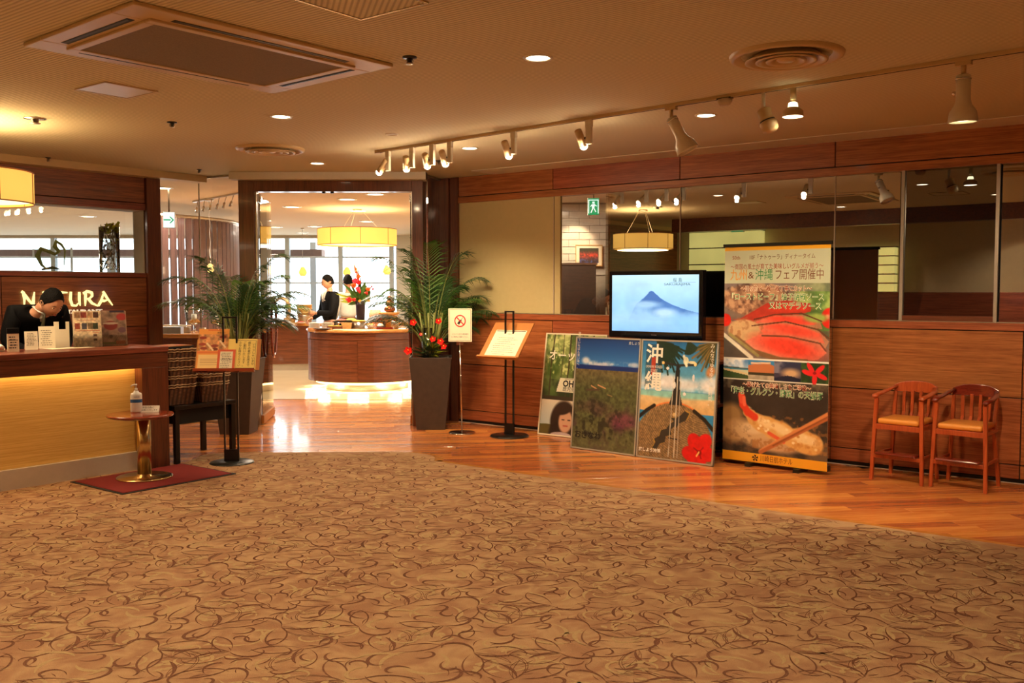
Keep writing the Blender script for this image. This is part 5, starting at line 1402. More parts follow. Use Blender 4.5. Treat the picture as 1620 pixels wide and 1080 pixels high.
# left: reef
a0, a1, a2 = (0.544,8.712), (1.085,8.240), (1.661,7.767)
pc = Pic(150, 212, (40,80,150)); pc.grad(0,1,0,0.24,(14,52,116),(52,118,190))
n1 = pc.noise(7,9,4,21); n2 = pc.noise(16,22,3,5); n3 = pc.noise(30,45,2,15)
cl = np.clip((n1+0.35*n2-0.62)*6,0,1)*np.clip(1-np.abs(pc.V-0.225)/0.03,0,1); pc.put(cl,(214,214,220)); pc.ell(0.16,0.205,0.06,0.03,(222,222,226),soft=0.9,k=0.9); pc.ell(0.42,0.232,0.14,0.015,(205,205,215),soft=1,k=0.8); pc.ell(0.93,0.222,0.07,0.02,(205,205,215),soft=1,k=0.8)
pc.rect(0,1,0.245,0.285,(18,44,112)); pc.grad(0,1,0.283,0.45,(104,92,62),(84,88,56)); pc.grad(0,1,0.45,1.001,(80,86,52),(92,92,62))
sea = pc.V>0.283; pc.put(np.clip((n2-0.5)*6,0,1)*sea*np.clip((pc.V-0.3)*5,0,1)*0.7,(56,58,38)); pc.put(np.clip((n1-0.52)*5,0,1)*np.clip((pc.V-0.5)*4,0,1)*0.8,(70,46,58)); pc.ell(0.8,0.72,0.22,0.07,(110,48,74),soft=0.8,k=0.7); pc.ell(0.3,0.62,0.3,0.05,(84,62,56),soft=0.8,k=0.5); pc.mul(n3,0.72,1.28,sea); pc.put(np.clip((pc.V-0.85)*6,0,1)*0.5,(106,108,76))
pc.put(np.clip((n2-0.55)*7,0,1)*((pc.V>0.55)&(pc.V<0.9))*0.6,(38,34,30))
pc.line([(0.27,0.43),(0.36,0.455)],0.008,(200,150,110)); pc.line([(0.38,0.42),(0.50,0.445)],0.008,(205,150,110)); pc.line([(0.20,0.47),(0.40,0.46)],0.012,(80,60,50)); pc.line([(0.54,0.50),(0.61,0.51)],0.007,(140,120,80))
p1, w1_ = poster('framed poster of a coral reef under a deep blue sky, middle of the three', a0, (a1[0]-0.004,a1[1]+0.003), 0.085, pc)
white_ink = plain('white_ink',(236,232,220),0.5)
obj('lettering', join_meshes('l',[(text_mesh('沖縄でいちばん遠い海へ。',0.030,white_ink,x=-w1_/2+0.035,y=-0.0055,z=0.90,vertical=True,line=0.9),0),(text_mesh('旅しよう',0.03,white_ink,x=w1_/2-0.07,y=-0.0055,z=0.985),0),(text_mesh('おきなわ',0.075,white_ink,x=-0.17,y=-0.0055,z=0.13,off=0.002),1)],[white_ink, M['ink']]), None, p1)
# right: sanshin, beach, hibiscus
pc = Pic(150, 212, (46,134,190)); pc.grad(0,1,0,0.42,(28,104,170),(112,186,220))
n1 = pc.noise(6,9,4,31); n2 = pc.noise(20,28,3,6)
cl = np.clip((n1+0.3*n2-0.50)*6,0,1)*np.clip(1-np.abs(pc.V-0.37)/0.09,0,1); pc.put(cl*0.9,(226,228,232)); pc.ell(0.38,0.34,0.16,0.06,(232,232,236),soft=0.8,k=0.9); pc.ell(0.62,0.36,0.14,0.04,(220,226,234),soft=0.8,k=0.8); pc.ell(0.95,0.35,0.13,0.07,(232,232,236),soft=0.8,k=0.9)
pc.grad(0,1,0.425,0.47,(120,180,190),(150,206,190)); pc.grad(0,1,0.47,0.60,(222,196,150),(212,170,110)); pc.ell(0.5,0.455,0.5,0.03,(140,205,200),soft=0.5,k=0.7)
for (u0,v0,sd) in ((0.20,0.0,1),(0.28,0.02,1),(0.98,0.0,-1),(0.62,0.0,1)):
    for k in range(16):
        a = (0.15+k*0.09)*(1 if sd>0 else 1); L = 0.24+0.07*((k*5)%3)
        if u0==0.62: a = 1.2+0.09*(k-8); L = 0.14
        dx = math.cos(a)*L*sd*0.9; dy = math.sin(a)*L*0.72
        col = (20,46,34) if (u0<0.5 or u0==0.62) else ((54,60,30) if k%2 else (120,96,50))
        pc.line([(u0,v0),(u0+dx*0.5,v0+dy*0.42),(u0+dx,v0+dy)],0.012,col)
pc.ell(0.93,0.24,0.07,0.04,(190,130,80),rot=-0.9,soft=0.6); pc.rect(0.05,0.27,0.03,0.40,(24,48,58),0.55); pc.rect(0.13,0.19,0.14,0.30,(170,60,40)); 
disc = np.sqrt(((pc.U-0.47)/0.56)**2+((pc.V-0.93)*1.415/0.585)**2); m_ = np.clip((1-disc)*40,0,1); pc.put(m_,(138,112,78))
tex = 0.5+0.5*np.sin((pc.U*52+pc.V*70)+3*np.sin(pc.U*9))*np.sin((pc.U*60-pc.V*84)); pc.mul(pc.noise(70,100,1,8),0.78,1.18,disc<1); pc.mul(0.5+0.5*np.sin(np.sqrt((pc.U-0.9)**2+((pc.V-0.35)*1.4)**2)*260),0.86,1.12,disc<1); pc.put(np.clip(1-np.abs(disc-1.0)*42,0,1)*(pc.V<0.6),(240,116,50))
pc.line([(0.0,0.66),(0.10,0.60),(0.20,0.555)],0.022,(26,22,22)); pc.line([(0.74,0.575),(0.88,0.64),(1.0,0.72)],0.022,(26,22,22))
pc.poly([(0.475,0.19),(0.52,0.19),(0.535,0.40),(0.58,0.54),(0.40,0.54),(0.455,0.40)],(30,30,34)); pc.line([(0.30,0.185),(0.48,0.20)],0.014,(40,40,40)); pc.line([(0.52,0.20),(0.72,0.19)],0.014,(40,40,40)); pc.ell(0.295,0.185,0.018,0.014,(230,190,110)); pc.ell(0.725,0.185,0.02,0.016,(236,214,150)); pc.ell(0.60,0.16,0.035,0.035,(222,222,190)); pc.line([(0.57,0.12),(0.61,0.20)],0.016,(230,230,205)); pc.ell(0.68,0.17,0.05,0.012,(226,220,180))
isl = [(0.62,0.58),(0.68,0.60),(0.64,0.66),(0.55,0.69),(0.52,0.73),(0.50,0.71),(0.44,0.75),(0.46,0.79),(0.38,0.81),(0.37,0.86),(0.30,0.88),(0.26,0.93),(0.20,0.92),(0.24,0.87),(0.22,0.84),(0.29,0.81),(0.31,0.76),(0.38,0.745),(0.42,0.70),(0.48,0.675),(0.43,0.645),(0.50,0.65),(0.56,0.62)]
pc.poly([(x+(x-0.43)*0.07,y+(y-0.76)*0.05) for x,y in isl],(176,140,60)); pc.poly(isl,(52,48,44)); pc.line([(0.42,0.82),(0.53,0.825)],0.008,(36,30,28)); pc.ell(0.48,0.62,0.024,0.016,(214,186,130))
for x in (0.445,0.50,0.545): pc.line([(x,0.30),(x-0.02*(x<0.5),0.98)],0.0045,(200,196,180))
pc.ell(0.60,0.44,0.02,0.015,(236,236,236)); pc.ell(0.46,0.37,0.02,0.03,(230,230,230)); pc.ell(0.71,0.30,0.015,0.03,(230,230,235)); pc.ell(0.36,0.23,0.02,0.013,(230,230,230))
for (du,dv,rt) in ((-0.11,0.02,0.2),(-0.06,-0.075,1.0),(0.06,-0.08,2.1),(0.10,0.01,0.1),(0.01,0.075,1.6),(-0.06,0.06,0.8)): pc.ell(0.83+du,0.91+dv,0.115,0.062,(214,26,26),rot=rt,soft=0.15)
for (du,dv) in ((-0.07,-0.03),(0.05,-0.04),(0.03,0.05)): pc.line([(0.83,0.91),(0.83+du,0.91+dv)],0.008,(150,10,14))
pc.ell(0.835,0.915,0.03,0.022,(140,10,12)); pc.line([(0.83,0.91),(0.80,0.945)],0.009,(240,190,110))
pc.mul(n2,0.9,1.1)
p2, w2_ = poster('framed poster with a three-stringed lute, beach and red hibiscus, rightmost of the three', (a1[0]+0.004,a1[1]-0.003), a2, 0.085, pc)
letters([(text_mesh('沖',0.175,white_ink,x=-0.235,y=-0.0058,z=0.895,off=0.003),0),(text_mesh('縄',0.175,white_ink,x=-0.235,y=-0.0058,z=0.655,off=0.004),0),(text_mesh('OKINAWA WONDER\nIS THERE',0.034,white_ink,x=-0.235,y=-0.0058,z=0.775,fit=0.165),0),(text_mesh('みんなでゆるゆる、島時間。',0.042,white_ink,x=0.315,y=-0.0058,z=0.75,vertical=True),0),(text_mesh('旅しよう沖縄',0.036,white_ink,x=-0.24,y=-0.0058,z=0.07,off=0.001),0)], [white_ink], p2)
# back left: forest and portrait
pc = Pic(120, 180, (80,110,50)); n1 = pc.noise(6,8,4,41); n2 = pc.noise(18,26,3,42)
pc.grad(0,1,0,0.62,(190,200,130),(70,90,40)); pc.put(np.clip((n1-0.42)*4,0,1)*(pc.V<0.62)*0.85,(58,84,32)); pc.put(np.clip((n2-0.55)*6,0,1)*(pc.V<0.4)*0.8,(214,220,150)); pc.put(np.clip((n1-0.3)*4,0,1)*((pc.V>0.45)&(pc.V<0.64))*0.8,(40,48,26))
for x,w_ in ((0.14,0.01),(0.42,0.012),(0.50,0.008),(0.62,0.014),(0.30,0.006),(0.80,0.012)): pc.line([(x,0.0),(x+0.03*math.sin(x*30),0.3),(x-0.02,0.62)],w_,(64,56,34))
pc.grad(0,1,0.655,0.90,(214,202,180),(180,190,190)); pc.rect(0,1,0.62,0.655,(60,48,34)); pc.ell(0.12,0.99,0.22,0.09,(92,80,40)); pc.ell(0.35,1.0,0.12,0.03,(60,70,50))
pc.ell(0.400,0.86,0.22,0.20,(52,34,26)); pc.ell(0.430,0.98,0.26,0.14,(46,30,24)); pc.ell(0.440,0.86,0.115,0.115,(206,160,130),soft=0.25); pc.ell(0.400,0.755,0.13,0.04,(52,34,26),rot=-0.3,soft=0.3); pc.line([(0.380,0.845),(0.420,0.845)],0.008,(60,40,34)); pc.line([(0.480,0.845),(0.520,0.845)],0.008,(60,40,34)); pc.line([(0.410,0.905),(0.480,0.905)],0.009,(180,80,70)); pc.ell(0.380,1.0,0.18,0.03,(190,170,170))
pc.poly([(0.29,0.435),(0.64,0.435),(0.66,0.575),(0.24,0.575)],(226,220,196))
p0, w0_ = poster('framed poster of a green forest with a smiling woman, partly hidden behind the reef poster', (0.262,9.540), (0.262+0.577,9.540-0.444), 0.15, pc, frame='paper')
obj('lettering', join_meshes('l',[(text_mesh('オーッ!',0.11,white_ink,x=-0.13,y=-0.0058,z=0.80,off=0.002),0),(text_mesh('OH!',0.085,M['ink'],x=-0.032,y=-0.0058,z=0.525,off=0.003),1),(text_mesh('KAGOSHIMA',0.02,M['ink'],x=-0.032,y=-0.0058,z=0.572),1),(text_mesh('鹿児島',0.05,M['ink'],x=-0.032,y=-0.0058,z=0.472),1)],[white_ink, M['ink']]), None, p0)

# ================================================================== ROLL-UP BANNER
A_, B__ = Vector((1.784,7.969,0)), Vector((2.468,7.367,0)); d = B__-A_; wB = d.length; aB = math.atan2(d.y,d.x); cB = (A_+B__)/2
bn = thing('banner_stand', 'tall restaurant banner with roast beef and tempura photographs', 'banner', cB, aB)
HB = 1.785; Z0 = 0.035
pc = Pic(200, 392, (196,206,180)); pc.rect(0,1,0,0.022,(238,178,40)); pc.rect(0,1,0.958,1,(240,168,40))
U,V = pc.U,pc.V; n1 = pc.noise(8,16,4,51); n2 = pc.noise(26,50,3,52)
m1 = (V>0.173)&(V<0.521); sub = lambda v: 0.173+v*0.348
# photo 1: roast beef
pc.rect(0,1,0.173,0.521,(122,104,96)); pc.put(np.clip((U-0.62)*4,0,1)*(m1&(V<sub(0.6))),(104,146,76)); pc.put(m1*np.clip((n1-0.5)*5,0,1)*(U>0.68)*0.8*(V<sub(0.65)),(176,206,120)); pc.put(m1*np.clip((0.55-n1)*4,0,1)*(U>0.72)*0.6*(V<sub(0.7)),(50,84,40)); pc.rect(0,1,sub(0.0),sub(0.10),(140,130,140),0.5)
pc.ell(0.34,sub(0.24),0.36,0.075,(150,110,88),rot=0.1); pc.put(m1*np.clip((n2-0.5)*6,0,1)*(np.sqrt(((U-0.3)/0.36)**2+((V-sub(0.2))/0.075)**2)<1)*0.8,(198,160,128)); pc.put(m1*np.clip((0.45-n2)*7,0,1)*(np.sqrt(((U-0.3)/0.36)**2+((V-sub(0.2))/0.075)**2)<1)*0.7,(84,56,48))
pc.poly([(0.16,sub(0.47)),(0.42,sub(0.26)),(0.60,sub(0.22)),(0.83,sub(0.26)),(0.83,sub(0.36)),(0.70,sub(0.41)),(0.30,sub(0.52)),(0.08,sub(0.48))],(176,52,40)); pc.ell(0.62,sub(0.32),0.2,0.02,(206,58,42),soft=0.6)
pc.poly([(0.30,sub(0.50)),(0.50,sub(0.42)),(0.75,sub(0.40)),(0.92,sub(0.50)),(0.94,sub(0.58)),(0.80,sub(0.56)),(0.30,sub(0.54))],(176,128,100)); pc.poly([(0.34,sub(0.49)),(0.52,sub(0.43)),(0.74,sub(0.415)),(0.89,sub(0.50)),(0.86,sub(0.53)),(0.30,sub(0.52))],(222,104,84)); pc.ell(0.62,sub(0.475),0.2,0.014,(236,72,54),rot=0.1,soft=0.9)
pc.poly([(0.05,sub(0.50)),(0.30,sub(0.52)),(0.62,sub(0.50)),(0.90,sub(0.60)),(1.0,sub(0.73)),(0.96,sub(0.84)),(0.5,sub(0.78)),(0.12,sub(0.72))],(186,134,108)); pc.poly([(0.32,sub(0.58)),(0.55,sub(0.52)),(0.72,sub(0.53)),(0.92,sub(0.64)),(0.96,sub(0.76)),(0.6,sub(0.68)),(0.40,sub(0.66))],(228,116,94)); pc.ell(0.66,sub(0.60),0.24,0.02,(238,66,48),rot=0.15,soft=0.8,k=0.7)
pc.ell(0.20,sub(0.62),0.16,0.05,(208,172,128)); pc.put(m1*np.clip((n2-0.52)*6,0,1)*(np.sqrt(((U-0.2)/0.2)**2+((V-sub(0.62))/0.06)**2)<1)*0.7,(150,100,66))
pc.poly([(0.22,sub(0.76)),(0.40,sub(0.65)),(0.62,sub(0.66)),(0.90,sub(0.72)),(0.98,sub(0.88)),(0.90,sub(0.97)),(0.66,sub(1.0)),(0.42,sub(0.92)),(0.2,sub(0.82))],(214,138,116)); pc.ell(0.62,sub(0.82),0.30,0.045,(236,70,52),rot=0.18,soft=0.9); pc.line([(0.12,sub(0.72)),(0.30,sub(0.90)),(0.55,sub(0.99)),(0.8,sub(1.0))],0.022,(128,92,62))
pc.poly([(0,sub(0.68)),(0.05,sub(0.70)),(0.30,sub(1.0)),(0,sub(1.0))],(84,76,70)); pc.line([(0,sub(0.69)),(0.28,sub(0.985))],0.018,(222,216,200)); pc.line([(0.06,sub(0.68)),(0.34,sub(0.95))],0.014,(150,140,90))
pc.ell(0.015,sub(0.49),0.055,0.03,(214,36,26)); pc.ell(1.0,sub(0.44),0.075,0.045,(214,40,28)); pc.ell(0.985,sub(0.42),0.02,0.01,(246,150,130),soft=0.8); pc.ell(0.88,sub(0.44),0.10,0.02,(150,176,90),soft=0.6)
pc.line([(0.30,sub(0.475)),(0.50,sub(0.405)),(0.75,sub(0.385)),(0.93,sub(0.48))],0.006,(96,48,36)); pc.line([(0.28,sub(0.56)),(0.60,sub(0.495)),(0.90,sub(0.585)),(1.0,sub(0.70))],0.006,(104,56,40)); pc.line([(0.38,sub(0.685)),(0.62,sub(0.685)),(0.92,sub(0.76)),(0.97,sub(0.85))],0.007,(120,70,50)); pc.mul(n2,0.90,1.10,m1)
# photo strip
vs0, vs1 = 0.525, 0.615; pc.rect(0,1,0.519,0.525,(232,232,226)); pc.rect(0,1,0.615,0.621,(222,222,210))
s_ = lambda v: vs0+v*(vs1-vs0)
pc.grad(0,0.25,vs0,s_(0.45),(60,120,190),(170,200,226)); pc.put(((U<0.25)&(V>vs0)&(V<s_(0.42)))*np.clip((n1-0.42)*5,0,1),(232,236,240)); pc.rect(0,0.25,s_(0.42),s_(0.55),(62,138,170)); pc.poly([(0,s_(0.38)),(0.25,s_(0.44)),(0.25,s_(0.5)),(0,s_(0.46))],(70,90,96)); pc.poly([(0,s_(0.5)),(0.1,s_(0.55)),(0.25,s_(0.72)),(0.25,s_(0.80)),(0,s_(0.6))],(214,196,150)); pc.poly([(0,s_(0.58)),(0.25,s_(0.82)),(0.25,vs1),(0,vs1)],(62,84,50))
pc.rect(0.25,0.5,vs0,vs1,(52,132,190)); pc.poly([(0.25,s_(0.28)),(0.30,s_(0.22)),(0.45,s_(0.16)),(0.5,s_(0.26)),(0.5,s_(0.62)),(0.25,s_(0.62))],(190,116,74)); pc.line([(0.28,s_(0.17)),(0.46,s_(0.12))],0.008,(220,190,160)); pc.rect(0.25,0.5,s_(0.62),s_(0.76),(60,56,40)); pc.rect(0.25,0.5,s_(0.76),vs1,(170,160,140)); pc.mul(n2,0.8,1.2,(U>0.25)&(U<0.5)&(V>s_(0.62))&(V<vs1))
pc.grad(0.5,0.75,vs0,vs1,(44,52,84),(70,60,80)); pc.put(((U>0.5)&(U<0.75)&(V>vs0)&(V<s_(0.6)))*np.clip((n1-0.48)*6,0,1)*0.7,(150,150,166)); pc.ell(0.66,s_(0.58),0.08,0.02,(206,170,130),soft=1); pc.poly([(0.5,s_(0.86)),(0.57,s_(0.76)),(0.63,s_(0.70)),(0.68,s_(0.74)),(0.75,s_(0.84)),(0.75,vs1),(0.5,vs1)],(24,30,58))
pc.rect(0.75,1,vs0,vs1,(36,62,34)); pc.put(((U>0.75)&(V>vs0)&(V<vs1))*np.clip((n2-0.5)*6,0,1)*0.6,(70,104,54))
for du,dv,rt in ((-0.06,0.0,0.3),(-0.035,-0.02,1.0),(0.045,-0.016,2.4),(0.06,0.012,0.4),(0.0,0.028,1.6)): pc.ell(0.875+du,s_(0.5)+dv,0.058,0.011,(226,40,44),rot=rt)
pc.ell(0.875,s_(0.5),0.016,0.006,(150,12,24))
# photo 2: tempura
m2 = (V>0.621)&(V<0.958); s2 = lambda v: 0.621+v*0.337
pc.rect(0,1,0.621,0.958,(54,46,42)); pc.mul(n1,0.75,1.2,m2); pc.put(m2*(V<s2(0.12))*np.clip((n1-0.45)*4,0,1),(150,140,110)); pc.put(m2*np.clip(1-(V-s2(0.62))*(-9),0,1)*np.clip((n1-0.28)*3,0,1)*(V>s2(0.52)),(104,84,66))
pc.ell(0.08,s2(0.50),0.12,0.055,(160,124,78),soft=0.6); pc.ell(0.10,s2(0.72),0.14,0.05,(180,140,90),soft=0.6); pc.ell(0.34,s2(0.74),0.26,0.055,(206,172,126),rot=0.25,soft=0.5); pc.ell(0.55,s2(0.86),0.24,0.03,(196,156,116),soft=0.6); pc.ell(0.30,s2(0.66),0.10,0.025,(224,196,152),soft=0.6)
pc.put(m2*(V>s2(0.5))*np.clip((n2-0.55)*7,0,1)*(U<0.75)*np.clip((V-s2(0.5))*9,0,1)*0.5,(120,86,60))
body = [(0.24,s2(0.42),0.035),(0.32,s2(0.52),0.06),(0.42,s2(0.60),0.08),(0.54,s2(0.66),0.09),(0.66,s2(0.72),0.085),(0.78,s2(0.76),0.10),(0.88,s2(0.79),0.095)]
fine = []
for (a,b_) in zip(body[:-1], body[1:]):
    for q_ in range(6): w_ = q_/6; fine.append(tuple(a[i]*(1-w_)+b_[i]*w_ for i in range(3)))
fine.append(body[-1]); gj = random.Random(6)
for (u,v,r) in fine: pc.ell(u+gj.uniform(-.012,.012),v+gj.uniform(-.008,.008),r*gj.uniform(.86,1.12),r*0.46*gj.uniform(.86,1.15),(222,170,98),soft=0.25)
for (u,v,r) in fine: pc.ell(u+0.01+gj.uniform(-.02,.02),v-0.010+gj.uniform(-.008,.008),r*0.5,r*0.2,(242,212,156),soft=0.6,k=0.55)
for _ in range(26): u,v,r = gj.choice(fine); pc.ell(u+gj.uniform(-.05,.05),v+gj.uniform(-.025,.025),0.014,0.006,gj.choice([(236,206,150),(204,142,72),(246,222,176)]),soft=0.5)
pc.put(m2*np.clip((n2-0.55)*8,0,1)*(U>0.3)*(V>s2(0.45))*(V<s2(0.92))*0.45,(196,130,62))
pc.line([(0.185,s2(0.22)),(0.20,s2(0.34)),(0.25,s2(0.44)),(0.32,s2(0.50))],0.034,(222,64,38)); pc.line([(0.175,s2(0.20)),(0.185,s2(0.30))],0.02,(236,90,60)); pc.line([(0.21,s2(0.24)),(0.215,s2(0.34))],0.016,(240,110,80)); pc.line([(0.46,s2(0.70)),(0.6,s2(0.80))],0.016,(226,96,60))
pc.line([(1.02,s2(0.36)),(0.38,s2(0.965))],0.020,(214,138,82)); pc.line([(1.02,s2(0.41)),(0.38,s2(0.975))],0.016,(182,104,58)); pc.line([(1.02,s2(0.39)),(0.5,s2(0.865))],0.007,(150,82,46))
me = pc.mesh('banner', wB, HB, M['print'], y=0, z0=Z0); obj('fabric', me, None, bn)
b = MB(); b.box(-wB/2,wB/2,0.001,0.003,Z0,Z0+HB); obj('fabric_back', b, M['paper'], bn)
b = MB(); b.box(-wB/2-0.012,wB/2+0.012,-0.008,0.012,Z0+HB-0.008,Z0+HB+0.018); obj('top_bar', b, M['black'], bn)
b = MB(); b.box(-wB/2,wB/2,0.004,0.075,0.028,0.075); obj('base_case', b, M['black'], bn, bev=0.006)
for x in (-0.2,0.22): b = MB(); b.box(x-0.025,x+0.025,-0.05,0.13,0.0,0.03); obj('foot', b, M['black'], bn)
b = MB(); b.tube([(0,0.05,0.06),(0,0.02,Z0+HB)],0.008,8); obj('pole', b, M['steel'], bn)
brown = plain('brown_ink',(120,66,36),0.6); orange = plain('orange_ink',(232,150,40),0.6); green = plain('green_ink',(70,150,90),0.6); palew = plain('pale_outline',(246,240,214),0.6); redish = plain('rust_ink',(160,60,40),0.6)
def vz(v): return Z0+HB*(1-v)
inks = [brown, orange, green, palew, redish]
L_ = []
def T_(s, size, x, v, k, fit, off=0.0, y=-0.002, al='CENTER'): obj('lettering', text_mesh(s,size,inks[k],x=x,y=y,z=vz(v),fit=fit,off=off,align=al), None, bn)
T_('10F「ナトゥーラ」ディナータイム',0.046,0.05,0.055,0,0.56); T_('50th',0.042,-0.35,0.055,4,0.07)
T_('〜南国の風土が育てた美味しいグルメが揃う〜',0.050,0,0.098,4,0.80); 
T_('九州',0.098,-0.325,0.137,1,0.15); T_('&',0.08,-0.215,0.137,0,0.05); T_('沖縄',0.098,-0.10,0.137,2,0.155); T_('フェア開催中',0.092,0.20,0.137,0,0.40)
for (s,size,x,v,k,fit) in (('〜目の前で一枚一枚丁寧にカット〜',0.050,0.0,0.198,4,0.62),('『ローストビーフ』柚子胡椒ソース',0.062,0.0,0.236,2,0.80),('又はマデラソース',0.062,0.17,0.276,2,0.45),('〜揚げたての美味しさをご堪能〜',0.046,0.02,0.641,4,0.60),('「海老・グルクン・野菜」の天婦羅',0.066,0.0,0.673,2,0.80)):
    T_(s,size,x,v,3,fit,off=0.0028,y=-0.0016); T_(s,size,x,v,k,fit,off=0.0003,y=-0.0030)
T_('川崎日航ホテル',0.056,0.03,0.979,0,0.28); 
b = MB()
for k in range(5): a = 2*PI*k/5+PI/2; b.add([(-0.155,-0.0022,vz(0.979)),(-0.155+0.026*math.cos(a-0.35),-0.0022,vz(0.979)+0.026*math.sin(a-0.35)),(-0.155+0.030*math.cos(a+0.35),-0.0022,vz(0.979)+0.030*math.sin(a+0.35))],[(0,1,2)])
obj('emblem', b, M['ink'], bn)

# ================================================================== ITEMS IN THE RECEPTION WINDOW
q = at(92,429,9.0)
def lwz(px, py):      # point on the window ledge behind the reception seen at px
    lo, hi = -3.0, 1.8
    for _ in range(40):
        m_ = (lo+hi)/2; p = lw(m_, OFF+0.11, 1.64); x = 810+F_PX*p.x/(p.y*math.cos(PITCH)-(p.z-CAM_H)*math.sin(PITCH))
        if x < px: lo = m_
        else: hi = m_
    return lw(lo, OFF+0.11, 1.641)
c = lwz(84,429); t = thing('glass_tank', 'square glass vase holding one curling green leaf', 'vase', c, AL-0.3)
b = MB(); s_ = 0.17
b.add([(-s_,-0.06,0),(s_,-0.06,0),(s_,0.06,0),(-s_,0.06,0),(-s_,-0.06,0.235),(s_,-0.06,0.235),(s_,0.06,0.235),(-s_,0.06,0.235)],[(0,1,5,4),(1,2,6,5),(2,3,7,6),(3,0,4,7)]); obj('glass_body', b, M['vase_glass'], t)
b = MB(); b.box(-s_,s_,-0.06,0.06,0,0.012); obj('glass_base', b, M['vase_glass'], t)
b = MB(); ps = [(-0.06,0,0.02),(-0.10,0,0.06),(-0.135,0,0.15),(-0.10,0.01,0.215),(-0.03,0.02,0.19),(0.02,0.0,0.165),(0.055,-0.01,0.19),(0.02,0.0,0.24),(0.035,0,0.29),(0.08,0,0.26),(0.11,0,0.21),(0.105,0,0.12),(0.10,0,0.06)]
b.tube(ps,[0.006,0.012,0.022,0.02,0.016,0.014,0.018,0.02,0.018,0.012,0.008,0.005,0.003],8,flat=(0.25,1.2),up=(0,1,0)); obj('leaf', b, plain('pale_leaf',(150,172,92),0.5), t)
b = MB(); b.tube([(-0.10,0,0.015),(0,0.01,0.035),(0.06,0,0.02)],[0.01,0.016,0.006],6); obj('leaf', b, M['leaf_d'], t)
c = lwz(174,429); t = thing('cylinder_vase', 'tall glass cylinder packed with dried flowers and leaves', 'vase', c, 0)
b = MB(); b.lathe([(0.10,0),(0.10,0.46),(0.095,0.46)],(0,0,0),36,cap=False); b.lathe([(1e-6,0.006),(0.10,0.006)],(0,0,0),36,cap=False); obj('glass_body', b, M['vase_glass'], t)
b = MB(); g_ = random.Random(8)
for k in range(150):
    a = g_.uniform(0,6.28); r = 0.085*math.sqrt(g_.random()); z = g_.uniform(0.02,0.50); s_ = g_.uniform(0.008,0.02); u = Vector((g_.uniform(-1,1),g_.uniform(-1,1),g_.uniform(-1,1))).normalized()*s_; v = Vector((g_.uniform(-1,1),g_.uniform(-1,1),g_.uniform(-1,1))).normalized()*s_
    o_ = Vector((r*math.cos(a),r*math.sin(a),z)); b.k = 0 if g_.random()<0.62 else (1 if z>0.28 or z<0.06 else 0); b.add([o_-u,o_+v,o_+u,o_-v],[(0,1,2,3)])
for k in range(16):
    a = g_.uniform(0,6.28); b.k = 0; b.tube([(0.07*math.cos(a),0.07*math.sin(a),0.02),(0.08*math.cos(a+2),0.08*math.sin(a+2),0.25),(0.06*math.cos(a+4),0.06*math.sin(a+4),0.46)],0.0025,4)
b.k = 1
for k in range(20):
    a = g_.uniform(0,6.28); o_ = Vector((0.09*math.cos(a),0.09*math.sin(a),g_.uniform(0.40,0.50))); u = Vector((g_.uniform(-1,1),g_.uniform(-1,1),0.3)).normalized()*0.03; v = Vector((0,0.01,0.03)); b.add([o_-u,o_+v,o_+u,o_-v],[(0,1,2,3)])
obj('dried_plants', b, [plain('dried_brown',(120,92,60),0.7,var=0.4), M['leaf_y']], t, kind='stuff')

# ================================================================== DINING ROOM
# curved screen of slats
scx, scy, sr = -6.35, 14.75, 2.05
sl = thing('slat_screen', 'tall curved screen of dark upright slats inside the dining room', 'screen', (scx,scy,0), 0)
b = MB(); b.box(-0.043,0.043,-0.02,0.02,0.0,2.46); sm_ = b.mesh('slat', M['slat_wood'])
for k in range(25):
    a = math.radians(-47+k*3.5)
    obj('slat', sm_, None, sl, Matrix.Translation((sr*math.cos(a),sr*math.sin(a),0.02)) @ Matrix.Rotation(a+PI/2-0.12,4,'Z'))
b = MB(); pts = [(sr*math.cos(math.radians(-49+6*i)),sr*math.sin(math.radians(-49+6*i)),2.50) for i in range(16)]; b.tube(pts,0.03,6); obj('top_rail', b, M['steel'], sl)
# back buffet counter and the nearer left counter
def counter_run(label, pts, dep, top, name='buffet_counter'):
    p0_, p1_ = Vector((*pts[0],0)), Vector((*pts[1],0)); d_ = p1_-p0_; t = thing(name, label, 'counter', p0_, math.atan2(d_.y,d_.x)); L = d_.length
    b = MB(); b.box(-0.02,L+0.02,-0.03,dep,top-0.05,top); obj('top', b, M['strip'], t, bev=0.005)
    b = MB(); b.box(0,L,0.0,0.03,0.12,top-0.05); obj('front', b, M['island_wood'], t); b = MB(); b.box(0,L,0.03,0.06,0,0.12); obj('plinth', b, M['kick'], t)
    b = MB(); b.box(0,L,0.06,dep-0.02,0,top-0.05); obj('carcass', b, M['dark_wood'], t)
    return t
counter_run('long wood-fronted buffet counter behind the round island', (-4.55,17.25) and (-4.9,17.0), (0,0), 0.85) if False else None
bk = counter_run('long wood-fronted buffet counter behind the round island', [(-5.0,17.0),(-1.2,17.6)], 0.8, 0.86)
lc = counter_run('wood buffet counter at the left holding plates and glass vases', [(-5.6,12.15),(-3.75,12.05)], 0.75, 0.90)
